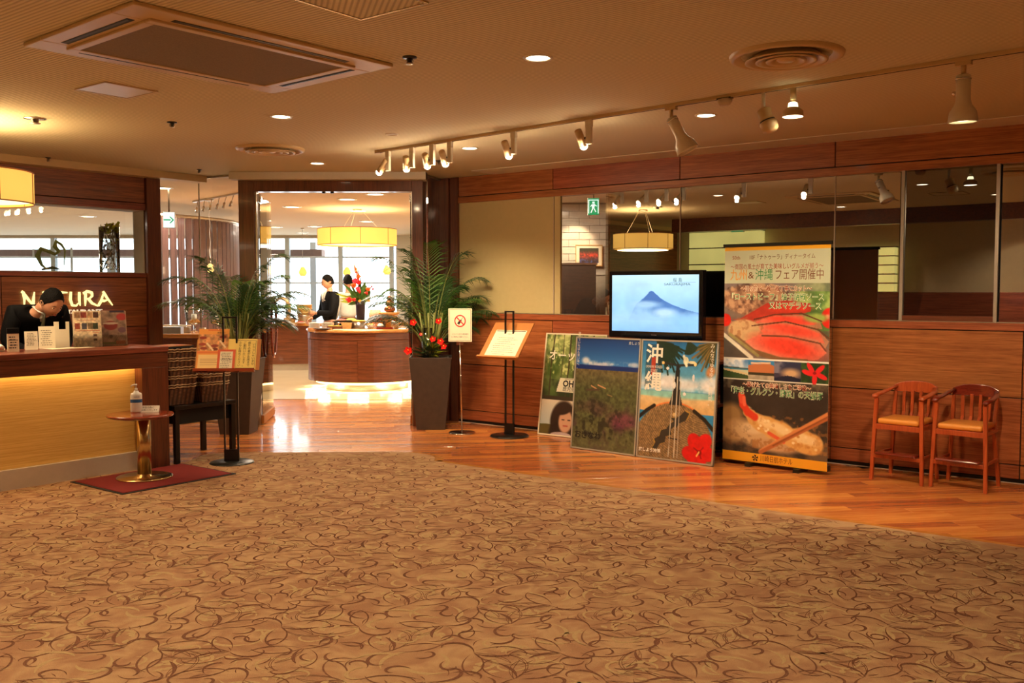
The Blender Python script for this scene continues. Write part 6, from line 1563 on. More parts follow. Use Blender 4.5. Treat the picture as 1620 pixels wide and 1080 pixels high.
# round buffet island
IX, IY, IR = -2.17, 14.15, 0.86
isd = thing('buffet_island', 'round wood buffet island with light glowing under its rim', 'counter', (IX,IY,0), 0)
for a0_, a1_ in ((-90,-270),(-90,90)):
    b = MB(); n_ = 24; vs = []
    for i in range(n_+1):
        a = math.radians(a0_+(a1_-a0_)*i/n_ + (0.15 if a1_>a0_ else -0.15)*(i==0)); 
        for r,z in ((IR,0.15),(IR,0.745),(IR-0.03,0.745),(IR-0.03,0.15)): vs.append((r*math.cos(a),r*math.sin(a),z))
    fs = []
    for i in range(n_):
        for k in range(4): fs.append((i*4+k,i*4+(k+1)%4,(i+1)*4+(k+1)%4,(i+1)*4+k))
    b.add(vs, fs, True); o = obj('front_panel', b, M['island_wood'], isd)
    for p_ in o.data.polygons: p_.use_smooth = False
b = MB(); b.lathe([(IR-0.03,0.755),(IR+0.004,0.755),(IR+0.004,0.845),(IR-0.03,0.845)],(0,0,0),64,False); obj('upper_band', b, M['island_wood'], isd)
b = MB(); b.lathe([(IR+0.0,0.850),(IR+0.025,0.856),(IR+0.025,0.885),(IR+0.015,0.895)],(0,0,0),64); obj('top', b, M['strip'], isd)
b = MB(); b.lathe([(IR-0.25,0.0),(IR-0.25,0.16)],(0,0,0),48); obj('plinth', b, M['kick'], isd)
b = MB(); b.torus((0,0,0.125),IR-0.12,0.018,64,6); obj('light_strip', b, emis('island_strip_lit',(255,206,130),9), isd)
for k in range(10):
    a = 2*PI*k/10+0.3; lamp('island_lamp','AREA',(IX+(IR-0.10)*math.cos(a),IY+(IR-0.10)*math.sin(a),0.12),8,(1.0,0.76,0.46),0.3,aim=(IX+(IR-0.10)*math.cos(a),IY+(IR-0.10)*math.sin(a),0),size_y=0.06)
IZ = 0.897
def isl(px, py, z=IZ): return on(px, py, z)
def simple(name, label, cat, c, parts, rot=0, group=None):
    t = thing(name, label, cat, c, rot, group)
    for n_, mb_, m_ in parts: obj(n_, mb_, m_, t)
    return t
def place(px, Y): return (px-810)/F_PX*Y*1.002
def L3(prof, **k): return MB().lathe(prof, (0,0,0), 28, **k)
def plates(c, n, r, label, grp):
    t = thing('plate_stack', label, 'plates', c, 0, grp)
    for k in range(n):
        obj('plate', L3([(r*0.6,0),(r,0.010),(r,0.013),(r*0.6,0.006)]), M['china'], t, Matrix.Translation((0,0,0.0095*k)))
    return t
plates((place(498,13.75),13.75,IZ), 9, 0.085, 'left stack of ivory plates on the round island', 'plate stacks on the island')
plates((place(518,13.78),13.78,IZ), 9, 0.085, 'right stack of ivory plates on the round island', 'plate stacks on the island')
simple('serving_tray','wooden tray on the left front of the round island','tray',(place(507,13.5),13.5,IZ),[('board',MB().box(-0.17,0.17,-0.05,0.05,0.0,0.02),M['board_tan'])],0.1)
simple('serving_bowl','dark oval dish at the left edge of the round island','dish',(place(510,13.42),13.42,IZ),[('dish',L3([(0.03,0),(0.08,0.02),(0.078,0.022),(0.03,0.004)],sx=1.6,sy=0.7),M['dark_metal'])])
simple('wooden_box','wooden serving box in the middle of the island','box',(place(530,13.6),13.6,IZ),[('body',MB().box(-0.11,0.11,-0.06,0.06,0.0,0.045),M['island_wood']),('napkin',MB().box(-0.09,0.09,-0.04,0.04,0.045,0.052),M['food_y'])],0.15)
simple('soup_pot','brushed steel soup pot with a yellow rim on the island','pot',(place(568,13.75),13.75,IZ),[('body',L3([(0.088,0),(0.09,0.005),(0.09,0.11),(0.082,0.11)]),M['steel']),('lid_rim',L3([(0.09,0.110),(0.10,0.114),(0.10,0.12),(0.07,0.125)]),M['food_y']),('handle',MB().torus((0.1,0,0.085),0.02,0.005,16,6,'y'),M['steel'])])
simple('bread_basket','pale square bread basket beside the steel pot','basket',(place(550,13.72),13.72,IZ),[('body',MB().lathe([(0.085,0),(0.11,0.09),(0.105,0.09),(0.08,0.005)],(0,0,0),4,False,a0=PI/4),M['bamboo_b'])])
simple('food_platter','white platter of red fruit on the raised black shelf','platter',(place(541,14.1),14.1,1.0),[('platter',L3([(0.05,0),(0.11,0.012),(0.11,0.016),(0.04,0.006)],sx=1.1,sy=0.8),M['china']),('food',MB().ball((0,0,0.012),0.08,14,8,sx=1,sy=0.7,sz=0.3),M['food_red'])])
simple('food_platter','white platter of yellow fruit on the raised black shelf','platter',(place(556,14.15),14.15,1.0),[('platter',L3([(0.05,0),(0.11,0.012),(0.11,0.016),(0.04,0.006)],sx=1.0,sy=0.8),M['china']),('food',MB().ball((0,0,0.012),0.08,14,8,sx=1,sy=0.7,sz=0.35),M['food_y'])])
simple('food_platter','glass platter with an orange cake, right part of the black shelf','platter',(place(592,14.1),14.1,1.0),[('platter',L3([(0.05,0),(0.13,0.012),(0.13,0.016),(0.04,0.006)],sx=1.2,sy=0.8),M['vase_glass']),('food',MB().box(-0.08,0.08,-0.04,0.04,0.008,0.04),M['board_tan']),('garnish',MB().ball((0.10,0,0.04),0.03,10,6),M['flower'])])
simple('display_shelf','black raised display shelf along the middle of the round island','shelf',(place(567,14.15),14.15,IZ),[('board',MB().box(-0.36,0.42,-0.12,0.12,0.085,0.10),M['black']),('leg',MB().box(-0.34,-0.32,-0.1,0.1,0,0.085),M['black']),('leg',MB().box(0.38,0.40,-0.1,0.1,0,0.085),M['black'])])
simple('glass_bowl','small glass bowl of pale dessert beside the pot','bowl',(place(586,13.8),13.8,IZ),[('bowl',L3([(0.03,0),(0.07,0.06),(0.068,0.06),(0.028,0.004)]),M['china']),('dessert',MB().ball((0,0,0.05),0.055,12,6,sz=0.5),M['food_y'])])
simple('glass_bowl','small bowl of white cream at the centre right of the island','bowl',(place(602,13.8),13.8,IZ),[('bowl',L3([(0.03,0),(0.06,0.04),(0.058,0.04),(0.028,0.004)]),M['vase_glass']),('dessert',MB().ball((0,0,0.04),0.05,12,6,sz=0.8),M['china'])])
simple('steel_jug','steel jug with an orange lid, rightmost on the round island','jug',(place(625,13.85),13.85,IZ),[('body',L3([(0.055,0),(0.055,0.10),(0.045,0.115)]),M['steel']),('lid',L3([(0.04,0.115),(0.042,0.125),(1e-6,0.135)]),M['flower_o']),('handle',MB().torus((0.06,0,0.06),0.035,0.006,18,6,'y',sx=0.8),M['steel'])])
simple('serving_tray','dark red wooden tray at the right of the island','tray',(place(610,13.62),13.62,IZ),[('board',MB().box(-0.12,0.12,-0.05,0.05,0.0,0.03),M['chair_dark'])],-0.1)
simple('napkin_cloth','pale cloth laid on the front edge of the island','cloth',(place(560,13.42),13.42,IZ),[('cloth',MB().box(-0.28,0.2,-0.05,0.05,0.0,0.008),M['paper'])],0.02)
# riser with gourd-shaped figure
simple('round_riser','round bamboo-coloured riser at the right back of the island','riser',(place(616,14.45),14.45,IZ),[('drum',L3([(0.15,0),(0.13,0.19),(0.16,0.20),(0.16,0.225)]),M['bamboo_b'])])
simple('gourd_ornament','bronze gourd-shaped ornament standing on the riser','ornament',(place(617,14.45),14.45,IZ+0.225),[('body',L3([(0.05,0),(0.085,0.02),(0.09,0.05),(0.07,0.085),(0.045,0.095),(0.065,0.115),(0.068,0.145),(0.045,0.175),(0.03,0.18),(0.045,0.20),(0.043,0.235),(0.02,0.25),(1e-6,0.252)]),M['bronze'])])
simple('bamboo_stand','pale woven container behind the flower vase','basket',(place(594,14.6),14.6,IZ),[('body',L3([(0.09,0),(0.10,0.18),(0.08,0.26),(0.078,0.26)]),plain('pale_pink_wicker',(224,190,160),0.7,var=0.2,scale=50))])
# flower arrangement
vx = place(567.5,14.0)
simple('flower_vase','tall dark brown vase on the round island','vase',(vx,14.2,1.0),[('body',L3([(0.058,0),(0.062,0.02),(0.066,0.12),(0.070,0.22),(0.082,0.30),(0.078,0.30),(0.06,0.22)]),plain('dark_vase',(40,24,30),0.3))])
def leafblade(b, o_, e_, w, k=0, droop=0.0):
    o_, e_ = Vector(o_), Vector(e_); d_ = (e_-o_); s_ = d_.cross(Vector((0,1,0))); s_ = (s_.normalized() if s_.length>1e-5 else Vector((1,0,0)))*w
    m1 = o_+d_*0.35; m2 = o_+d_*0.7+Vector((0,0,-droop*0.3)); e_ = e_+Vector((0,0,-droop)); b.k = k
    b.add([o_, m1-s_+Vector((0,-0.01,0)), m1+Vector((0,0.012,0)), m1+s_, m2-s_*0.8, m2+Vector((0,0.012,0)), m2+s_*0.8, e_],[(0,1,2),(0,2,3),(1,4,5,2),(2,5,6,3),(4,7,5),(5,7,6)])
t = thing('flower_arrangement','large arrangement of red and orange tropical flowers with green leaves in the dark vase','flowers',(vx,14.2,1.29),0)
b = MB(); g_ = random.Random(5)
def fp(px,py,dy=0): p = at(px,py,14.2+dy); return Vector((p.x-vx, dy, p.z-1.29))
for (px,py,w,k) in ((530,464,0.02,1),(536,472,0.03,1),(537,477,0.03,1),(545,450,0.03,0),(578,445,0.05,0),(588,452,0.03,0),(577,480,0.07,0),(585,455,0.08,0),(548,468,0.05,0),(560,475,0.05,0),(553,447,0.02,0),(584,443,0.008,0),(571,430,0.012,0),(566,430,0.02,0),(540,446,0.02,0),(572,472,0.06,0),(583,474,0.04,1),(550,482,0.03,0),(566,415,0.01,0),(562,405,0.008,1)):
    leafblade(b, (0,0,0.0), fp(px,py,g_.uniform(-.06,.06)), w, k)
for a in range(18): leafblade(b,(0,0,0),(0.16*math.cos(a*0.9),0.16*math.sin(a*0.9),0.08+0.10*((a*7)%5)/5),0.035,0)
obj('foliage', b, [M['leaf'], M['leaf_y']], t)
def petals(px,py,r,m_,n=9,dy=-0.08,name='bloom'):
    c = fp(px,py,dy); b = MB(Matrix.Translation(c)); g2 = random.Random(int(px*7+py))
    for k in range(n):
        a = 2*PI*k/n; rr_ = r*g2.uniform(0.75,1.1); d_ = Vector((math.cos(a),-0.25+0.3*(k%2),math.sin(a)))*rr_; s_ = Vector((-math.sin(a),0,math.cos(a)))*r*0.33
        b.add([(0,0,0), d_*0.55+s_, d_, d_*0.55-s_, d_*0.5+Vector((0,-0.015,0))],[(0,1,4),(1,2,4),(2,3,4),(3,0,4)])
    b.ball((0,-0.01,0),r*0.25,8,6); obj(name, b, m_, t)
for args in ((562,444,0.055,M['flower_p']),(567,446,0.05,M['flower']),(560,451,0.05,M['flower_o']),(566,457,0.045,M['flower_p']),(553,474,0.05,M['flower']),(560,474,0.035,M['flower']),(549,473,0.03,M['flower_p']),(568,461,0.04,M['flower']),
             (582,457,0.042,M['flower_o']),(579,464,0.035,M['flower']),(588,453,0.02,M['flower_p']),(590,457,0.02,M['flower_p']),(583,475,0.035,M['flower_y']),(567,437,0.045,M['flower_o']),(564,430,0.03,M['flower_o']),(569,476,0.03,M['flower_y'])): petals(*args)
for (px,py) in ((563,420),(567,432)): b = MB(); c = fp(px,py+12,-0.03); b.tube([c,c+Vector((-0.01,0,0.07)),c+Vector((-0.03,0,0.14))],[0.016,0.02,0.003],6,flat=(1,0.6)); obj('spike', b, M['flower_o'], t)

# steamer baskets on the back counter, pots, bamboo ring
t = thing('steamer_stack','stack of three round bamboo steamers on the back counter','steamer',(place(482.5,17.3),17.3,0.86+0.14),0)
for k in range(3): obj('steamer', L3([(0.132,0),(0.132,0.045),(0.138,0.047),(0.138,0.062),(0.12,0.066)]), M['bamboo_b'], t, Matrix.Translation((0,0,0.066*k)))
simple('steamer_pot','steel pot under the bamboo steamers','pot',(place(482.5,17.3),17.3,0.86),[('body',L3([(0.13,0),(0.13,0.12),(0.15,0.13),(0.15,0.14)]),M['steel'])])
simple('chafing_dish','low steel chafing dish left of the steamers','dish',(place(459,17.2),17.2,0.86),[('body',L3([(0.10,0),(0.11,0.09),(0.12,0.10)]),M['steel']),('knob',MB().ball((0,0,0.11),0.02),M['steel'])])
simple('glass_cup','small blue glass cup beside the steamers','cup',(place(472,17.1),17.1,0.86),[('cup',L3([(0.03,0),(0.04,0.09),(0.038,0.09)]),M['vase_glass'])])
simple('oval_dish','white oval dish in front of the steamers','dish',(place(476,17.08),17.08,0.86),[('dish',L3([(0.05,0),(0.10,0.02),(0.05,0.01)],sx=1.2,sy=0.7),M['china']),('food',MB().ball((0,0,0.015),0.06,12,6,sx=1.2,sy=0.7,sz=0.4),M['food_red'])])
simple('wooden_board','wooden board with knives on the back counter','board',(place(462,17.1),17.08,0.86),[('board',MB().box(-0.20,0.15,-0.06,0.06,0,0.015),M['bamboo_b']),('knife',MB().box(-0.05,0.12,-0.01,0.01,0.015,0.02),M['dark_metal'])])
t = thing('bamboo_ring','bamboo ring ornament standing on the back counter behind the door handle','ornament',(place(446,17.25),17.25,0.86),0)
for k in range(11):
    a = math.radians(-105+k*24); a2 = a+math.radians(21); b = MB(); pts = [(0.15*math.cos(a+(a2-a)*i/4),0,0.24+0.21*math.sin(a+(a2-a)*i/4)) for i in range(5)]; b.tube(pts,0.028,8); obj('segment', b, M['bamboo_b'], t)
b = MB(); b.box(-0.05,0.06,-0.05,0.05,0,0.04); obj('foot', b, M['bronze'], t)

# left counter: plates, platter, hurricane vases, white box
LZ = 0.90
plates((place(273,12.45),12.45,LZ), 8, 0.085, 'left stack of glass-grey plates on the left buffet counter', 'plate stacks on the left counter')
plates((place(292,12.5),12.5,LZ), 7, 0.085, 'right stack of glass-grey plates on the left buffet counter', 'plate stacks on the left counter')
simple('blue_case','pale blue-grey case at the front of the left buffet counter','box',(place(271,12.2),12.2,LZ),[('body',MB().box(-0.145,0.145,-0.06,0.06,0,0.085),plain('blue_grey',(150,166,190),0.5))])
simple('long_platter','long white platter raised behind the plate stacks','platter',(place(280,12.62),12.62,LZ+0.075),[('platter',MB().box(-0.17,0.17,-0.08,0.08,0,0.02),M['china']),('foot',MB().box(-0.03,0.03,-0.03,0.03,-0.075,0.0),M['dark_wood'])])
def goblet(px, Y, s, label):
    t = thing('hurricane_vase', label, 'vase', (place(px,Y),Y,LZ+0.01), 0, 'glass hurricane vases')
    b = MB(); b.lathe([(0.07*s,0),(0.018*s,0.012),(0.016*s,0.08*s),(0.03*s,0.095*s),(0.095*s,0.11*s),(0.105*s,0.16*s),(0.125*s,0.36*s),(0.12*s,0.36*s)],(0,0,0),32,cap=False); obj('glass_body', b, M['vase_glass'], t)
    b = MB(); b.cyl((0,0,0.115*s),0.035*s,0.12*s); obj('candle', b, M['china'], t)
    b = MB()
    for k in range(6): a = k*1.1; b.ball((0.055*s*math.cos(a),0.055*s*math.sin(a),0.13*s+0.012*(k%3)),0.022*s,8,6)
    obj('shells', b, M['bamboo_b'], t, kind='stuff')
goblet(308,12.5,1.0,'large glass hurricane vase with a candle, left of the palm'); goblet(345,12.7,0.9,'second glass hurricane vase, half hidden behind the palm leaves')
simple('white_box','small white box at the right end of the left buffet counter','box',(place(321,12.2),12.2,LZ),[('body',MB().box(-0.035,0.035,-0.03,0.03,0,0.075),M['plastic_w'])])

# pendants
c = at(565.5,388,14.6); drum((c.x,14.6,c.z), 0.60, 0.245, 'large flat yellow drum pendant hanging over the buffet', 8, cord=True, e=60)
c = at(690,388,19); 
def drop(px, py, Y, label):
    c = at(px,py,Y); t = thing('drop_pendant', label, 'pendant lamp', c, 0, 'small yellow glass pendants')
    b = MB(); b.lathe([(0.03,0.10),(0.075,0.02),(0.08,-0.03),(0.05,-0.08),(0.048,-0.08)],(0,0,0),20,cap=False); obj('shade', b, M['shade'], t)
    b = MB(); b.tube([(0,0,0.10),(0,0,CEIL-c.z)],0.004,6); b.lathe([(0.035,0),(0.035,0.02)],(0,0,CEIL-c.z-0.02),14); obj('cord', b, M['steel'], t)
drop(479,430,19.0,'small yellow glass pendant before the window, leftmost of three'); drop(549,430,19.4,'small yellow glass pendant before the window, above the person in white'); drop(612,428,19.0,'small yellow glass pendant before the window, near the right palm')
c = at(333,424,12.9); t = thing('globe_pendant','glowing small glass globe on a wavy cord before the slat screen','pendant lamp',c,0)
b = MB(); b.ball((0,0,0),0.05,18,12,sz=1.25); obj('globe', b, emis('warm_globe',(255,206,120),3.5), t)
b = MB(); b.tube([(0.006*math.sin(i*1.7),0,0.05+(CEIL-c.z-0.05)*i/14) for i in range(15)],0.004,6); obj('cord', b, M['plastic_w'], t); b = MB(); b.lathe([(0.06,0),(0.06,0.03)],(0,0,CEIL-c.z-0.03),20); obj('canopy', b, M['steel'], t)
lamp('globe_lamp','POINT',c+Vector((0,-0.08,0)),8,WARM,0.05)

# exit signs
exg = emis('exit_green',(20,150,90),1.3); exw = emis('exit_white',(240,255,244),1.3)
def exit_sign(c, rot, label, w, h, arrow):
    t = thing('exit_sign', label, 'exit sign', c, rot, None)
    b = MB(); b.box(-w/2,w/2,0,0.06,-h,0); obj('housing', b, M['plastic_w'], t, bev=0.003)
    b = MB(); b.box(-w/2+.005,w/2-.005,-0.004,0,-h+.005,-.005); obj('face', b, exw if arrow else exg, t)
    b = MB(); b.box(-0.01,0.01,0.025,0.035,0,max(0.01,CEIL-c[2])); obj('hanger', b, M['steel'], t)
    b = MB()
    if arrow:
        b.add([(-0.06,-0.006,-h/2-0.008),(0.02,-0.006,-h/2-0.008),(0.02,-0.006,-h/2+0.008),(-0.06,-0.006,-h/2+0.008)],[(0,1,2,3)])
        b.add([(0.005,-0.006,-h/2-0.04),(0.02,-0.006,-h/2-0.04),(0.06,-0.006,-h/2),(0.02,-0.006,-h/2+0.04),(0.005,-0.006,-h/2+0.04),(0.04,-0.006,-h/2)],[(0,1,2,5),(5,2,3,4)])
        obj('arrow', b, exg, t)
    else:
        z = -h/2; k = h/0.30
        P = lambda x,zz: (x*k,-0.006,z+zz*k)
        b.add([P(-0.09,-0.12),P(-0.09,0.12),P(0.09,0.12),P(0.09,-0.12),P(0.075,-0.12),P(0.075,0.105),P(-0.075,0.105),P(-0.075,-0.12)],[(0,1,6,7),(1,2,5,6),(2,3,4,5)])
        b.add([P(-0.02,0.05),P(0.02,0.05),P(0.02,0.085),P(-0.02,0.085)],[(0,1,2,3)])
        b.add([P(-0.03,0.04),P(0.025,0.045),P(0.015,-0.03),P(-0.025,-0.03)],[(0,1,2,3)]); b.add([P(-0.02,-0.03),P(0.0,-0.03),P(-0.035,-0.11),P(-0.055,-0.11)],[(0,1,2,3)]); b.add([P(0.0,-0.03),P(0.015,-0.03),P(0.05,-0.09),P(0.035,-0.10)],[(0,1,2,3)]); b.add([P(0.02,0.04),P(0.06,0.01),P(0.055,0.0),P(0.015,0.02)],[(0,1,2,3)]); b.add([P(-0.03,0.04),P(-0.06,0.0),P(-0.05,-0.005),P(-0.02,0.02)],[(0,1,2,3)])
        obj('running_figure', b, exw, t)
    return t
c = at(267,335,11.6); exit_sign((c.x,11.6,c.z), 0.25, 'white exit sign box with a green arrow, seen through the left side light', 0.14, 0.195, True)
c = at(939,313,12.0); exit_sign((c.x,12.0,c.z), -0.15, 'green running-man exit sign seen through the window in the right wall', 0.15, 0.215, False)
# picture on the tiled wall and spot there
c = at(932,404,13.40); t = thing('framed_photo','framed photograph of a crowd in red, hung on the white tiled wall','picture',(c.x,13.44,c.z-0.14),0)
pc = Pic(48,36,(90,60,40)); pc.grad(0,1,0,1,(50,50,30),(60,40,50)); n1 = pc.noise(14,10,2,3); pc.put(np.clip(1-np.abs(pc.V-0.5)*3,0,1)*np.clip(n1*2-0.3,0,1),(226,70,50)); pc.put(np.clip((pc.V-0.6)*4,0,1)*np.clip((n1-0.45)*5,0,1),(80,90,150))
me = pc.mesh('p',0.27,0.21,M['print_matt'],y=-0.012,z0=0.035); obj('print', me, None, t); b = MB(); b.box(-0.18,0.18,-0.010,0.008,0,0.28); obj('mount', b, M['paper'], t)
b = MB(); frame_ring2 = [( -0.19,0.19,-0.01,0.0),(-0.19,0.19,0.28,0.29)]
for x0,x1,z0,z1 in frame_ring2: b.box(x0,x1,-0.018,0.01,z0,z1)
b.box(-0.19,-0.18,-0.018,0.01,0,0.28); b.box(0.18,0.19,-0.018,0.01,0,0.28); obj('frame', b, M['bamboo_b'], t)
lamp('wall_washer','SPOT',(0.86,12.9,2.62),60,WARM,0.03,aim=(0.90,13.5,2.0),angle=50,blend=0.5)
lamp('corridor_fill','AREA',(0.5,12.2,2.64),45,(1,0.8,0.56),0.8,aim=(0.5,12.2,0))  # unseen fill light, added to brighten the dark corridor

# dining track with six spots
ta2, tb2 = on(306,318,CEIL), on(385,303,CEIL); d2 = (tb2-ta2).normalized(); a2_ = math.atan2(d2.y,d2.x)
t = thing('lighting_track','grey lighting track over the left of the dining room','light track',(ta2.x,ta2.y,CEIL),a2_)
b = MB(); b.box(0,(tb2-ta2).length,-0.015,0.015,-0.02,0); obj('rail', b, M['steel'], t)
for k,px in enumerate((313,325,337,349,360,371)):
    f_ = (px-306)/79; q = ta2.lerp(tb2, f_)
    t = thing('slim_spotlight', ['leftmost','second from left','third from left','fourth from left','fifth from left','rightmost'][k]+' slim spotlight on the dining room track', 'spotlight', (q.x,q.y,CEIL-0.02), 0, 'slim dining spotlights')
    b = MB(); b.tube([(0,0,0),(-0.01+0.004*k*-1,0,-0.09)],0.006,6); obj('stem', b, M['steel'], t); b = MB(); b.tube([(-0.01-0.004*k,0,-0.08),(-0.014-0.006*k,-0.02,-0.15)],[0.014,0.022],10); obj('head', b, M['steel'], t)
# dining downlights
dd = [(460,323,14,'over the entrance'),(551,315,13,'centre'),(566,333,13.5,'left of the pendant'),(594,307,12.5,'right'),(581,350,14,'c'),(498,358,16,'d'),(436,359,16,'e'),(456,363,17,'f'),(253,297,0,'g'),(100,0,0,'h')]
names = ['row nearest the entrance, left','row nearest the entrance, beside the door stops','between the door stops and the drum pendant','row nearest the entrance, right','just above the drum pendant','left of the drum pendant','far left of the drum pendant','far away above the window head','seen through the left side light','seen through the reception window, left','seen through the reception window, right']
pts_d = [on(462,327,CEIL),on(549,315,CEIL),on(566,333,CEIL),on(594,307,CEIL),on(580,350,CEIL),on(498,358,CEIL),on(436,359,CEIL),on(478,368,CEIL),on(256,297,CEIL),on(54,322,CEIL),on(139,342,CEIL)]
for p, n_ in zip(pts_d, names):
    t = thing('downlight', 'lit white downlight in the dining room ceiling, '+n_, 'downlight', (p.x,p.y,CEIL), 0, 'dining room downlights')
    b = MB(); b.lathe([(0.10,0.0),(0.11,-0.01),(0.13,-0.008),(0.14,0.0)],(0,0,0),24,cap=False); obj('trim_ring', b, M['metal_white'], t)
    b = MB(); b.lathe([(1e-6,-0.004),(0.10,-0.004)],(0,0,0),24,cap=False); obj('lens', b, M['lamp_on'], t)
for x,y,e in ((-2.2,12.4,90),(-5.0,13.0,60),(-8.0,12.5,80),(-3.6,16.5,70),(-1.6,18.5,60),(-8.5,17.5,60),(-11,11,60)):
    lamp('dining_lamp','AREA',(x,y,2.6),e,(1,0.87,0.70),1.0,aim=(x,y,0))
lamp('buffet_up','AREA',(-4.0,14.5,0.02),1,(1,0.85,0.65),0.1,aim=(-4.0,14.5,3))

# ================================================================== THINGS MIRRORED IN THE WINDOW (far side of the lobby)
def mir(px, D):        # t along the wall for a mirrored point at depth D behind the glass, seen at column px
    lo, hi = -3.3, 9.0
    for _ in range(40):
        m_ = (lo+hi)/2; p = rw(m_, D)
        if 810+F_PX*p.x/p.y < px: lo = m_
        else: hi = m_
    return lo
def mz(py, px, D):
    p = rw(mir(px,D), D); return CAM_H+(459-py)/F_PX*p.y
def lantern(px0, px1, py0, py1, D, label, bars):
    t0, t1 = mir(px0,D), mir(px1,D); z1, z0 = mz(py0,(px0+px1)/2,D), mz(py1,(px0+px1)/2,D)
    c = rw((t0+t1)/2,-D,z0); t = thing('paper_wall_lamp', label, 'wall lamp', c, AR+PI)
    w = abs(t1-t0); h = z1-z0
    b = MB(); b.box(-w/2,w/2,0,0.20,0,h); obj('paper_shade', b, M['shoji'], t)
    for k in range(bars+1): b = MB(); b.box(-w/2-0.01,w/2+0.01,-0.01,0.21,h*k/bars-0.01,h*k/bars+0.01); obj('bar', b, M['dark_wood'], t)
    return t
lantern(1088,1200,366,470,9.0,'wide yellow paper wall lamp with dark bars, mirrored in the window behind the banner',4)
lantern(1349,1412,391,462,9.0,'yellow paper wall lamp with four dark bars, mirrored at the right of the window',5)
p = rw(mir(1163,8.0),-8.0); exit_sign((p.x,p.y,mz(346,1163,8.0)), AR+PI, 'green running-man exit sign mirrored above the banner', 0.24, 0.24, False)

# ================================================================== PEOPLE
def skin_mesh(name, J, E, R, mats, root, sub=2, smooth=True):
    """J: joints {name: (x,y,z)}; E: edges; R: radius per joint (rx, ry)"""
    keys = list(J); idx = {k:i for i,k in enumerate(keys)}
    me = bpy.data.meshes.new(name); me.from_pydata([J[k] for k in keys], [(idx[a],idx[b]) for a,b in E], [])
    o = bpy.data.objects.new('tmp', me); COL.objects.link(o)
    sk = o.modifiers.new('skin','SKIN'); sk.use_smooth_shade = True
    for k in keys:
        v = me.skin_vertices[0].data[idx[k]]; v.radius = R[k] if isinstance(R[k], tuple) else (R[k],R[k]); v.use_root = (k == root)
    ss = o.modifiers.new('sub','SUBSURF'); ss.levels = sub; ss.render_levels = sub
    dg = bpy.context.evaluated_depsgraph_get()
    m2 = bpy.data.meshes.new_from_object(o.evaluated_get(dg)); bpy.data.objects.remove(o); bpy.data.meshes.remove(me)
    m2.name = name; m2.materials.clear()
    for q in mats: m2.materials.append(q)
    for p in m2.polygons: p.use_smooth = True
    return m2
def merge(name, meshes, mats):
    m = join_meshes(name, meshes, mats)
    for p in m.polygons: p.use_smooth = True
    return m
def head_mesh(T, mat):
    """face looks along -y, centre of the head at origin; returns mesh with features"""
    n, m_ = 28, 22; vs = []; fs = []
    for j in range(m_+1):
        ph = PI*j/m_; zz = -math.cos(ph); rr_ = math.sin(ph)
        for i in range(n):
            a = 2*PI*i/n; x = rr_*math.cos(a)*0.074; y = rr_*math.sin(a)*0.095; z = zz*0.115
            if z < 0: k = 1-0.30*(z/0.115)**2; x *= k; y = y*(1-0.12*(z/0.115)**2) if y<0 else y*(1-0.35*(z/0.115)**2)
            fr = max(0,-y/0.095)
            g = math.exp(-((x/0.011)**2)-(((z+0.012)/0.022)**2)); y -= 0.020*g*fr                      # nose
            for sx in (-1,1):
                e_ = math.exp(-(((x-sx*0.030)/0.016)**2)-(((z-0.010)/0.012)**2)); y += 0.010*e_*fr     # eye sockets
                c_ = math.exp(-(((x-sx*0.038)/0.02)**2)-(((z+0.028)/0.02)**2)); y -= 0.004*c_*fr      # cheeks
            y -= 0.006*math.exp(-((x/0.05)**2)-(((z-0.028)/0.010)**2))*fr                                 # brow
            y -= 0.006*math.exp(-((x/0.022)**2)-(((z+0.058)/0.008)**2))*fr + 0.008*math.exp(-((x/0.022)**2)-(((z+0.092)/0.016)**2))*fr
            vs.append((x,y,z))
    for j in range(m_):
        for i in range(n): fs.append((j*n+i,j*n+(i+1)%n,(j+1)*n+(i+1)%n,(j+1)*n+i))
    b = MB(T); b.add(vs, fs, True)
    for sx in (-1,1): b.torus((sx*0.077,0.010,-0.004),0.016,0.006,14,6,'x',sx=1.2,sy=0.8); b.ball((sx*0.074,0.010,-0.006),0.017,8,6,sx=0.5)
    return b.mesh('head', mat)
def eyes_mouth(T, par, fm):
    b = MB(T)
    for sx in (-1,1): b.ball((sx*0.030,-0.0775,0.006),0.0125,10,8,sx=1.1,sy=0.5,sz=0.35)
    obj('eye', b, M['paper'], par, kind='stuff')
    b = MB(T)
    for sx in (-1,1): b.ball((sx*0.030,-0.0835,0.007),0.006,8,6,sy=0.4); b.tube([(sx*0.018,-0.090,0.026),(sx*0.032,-0.089,0.030),(sx*0.046,-0.080,0.026)],[0.002,0.003,0.0015],6)
    obj('brow_and_pupil', b, M['hair'], par, kind='stuff')
    b = MB(T); b.tube([(-0.022,-0.082,-0.056),(0,-0.096,-0.057),(0.022,-0.082,-0.056)],[0.002,0.0042,0.002],6); obj('mouth', b, plain('lips',(170,96,84),0.5), par)
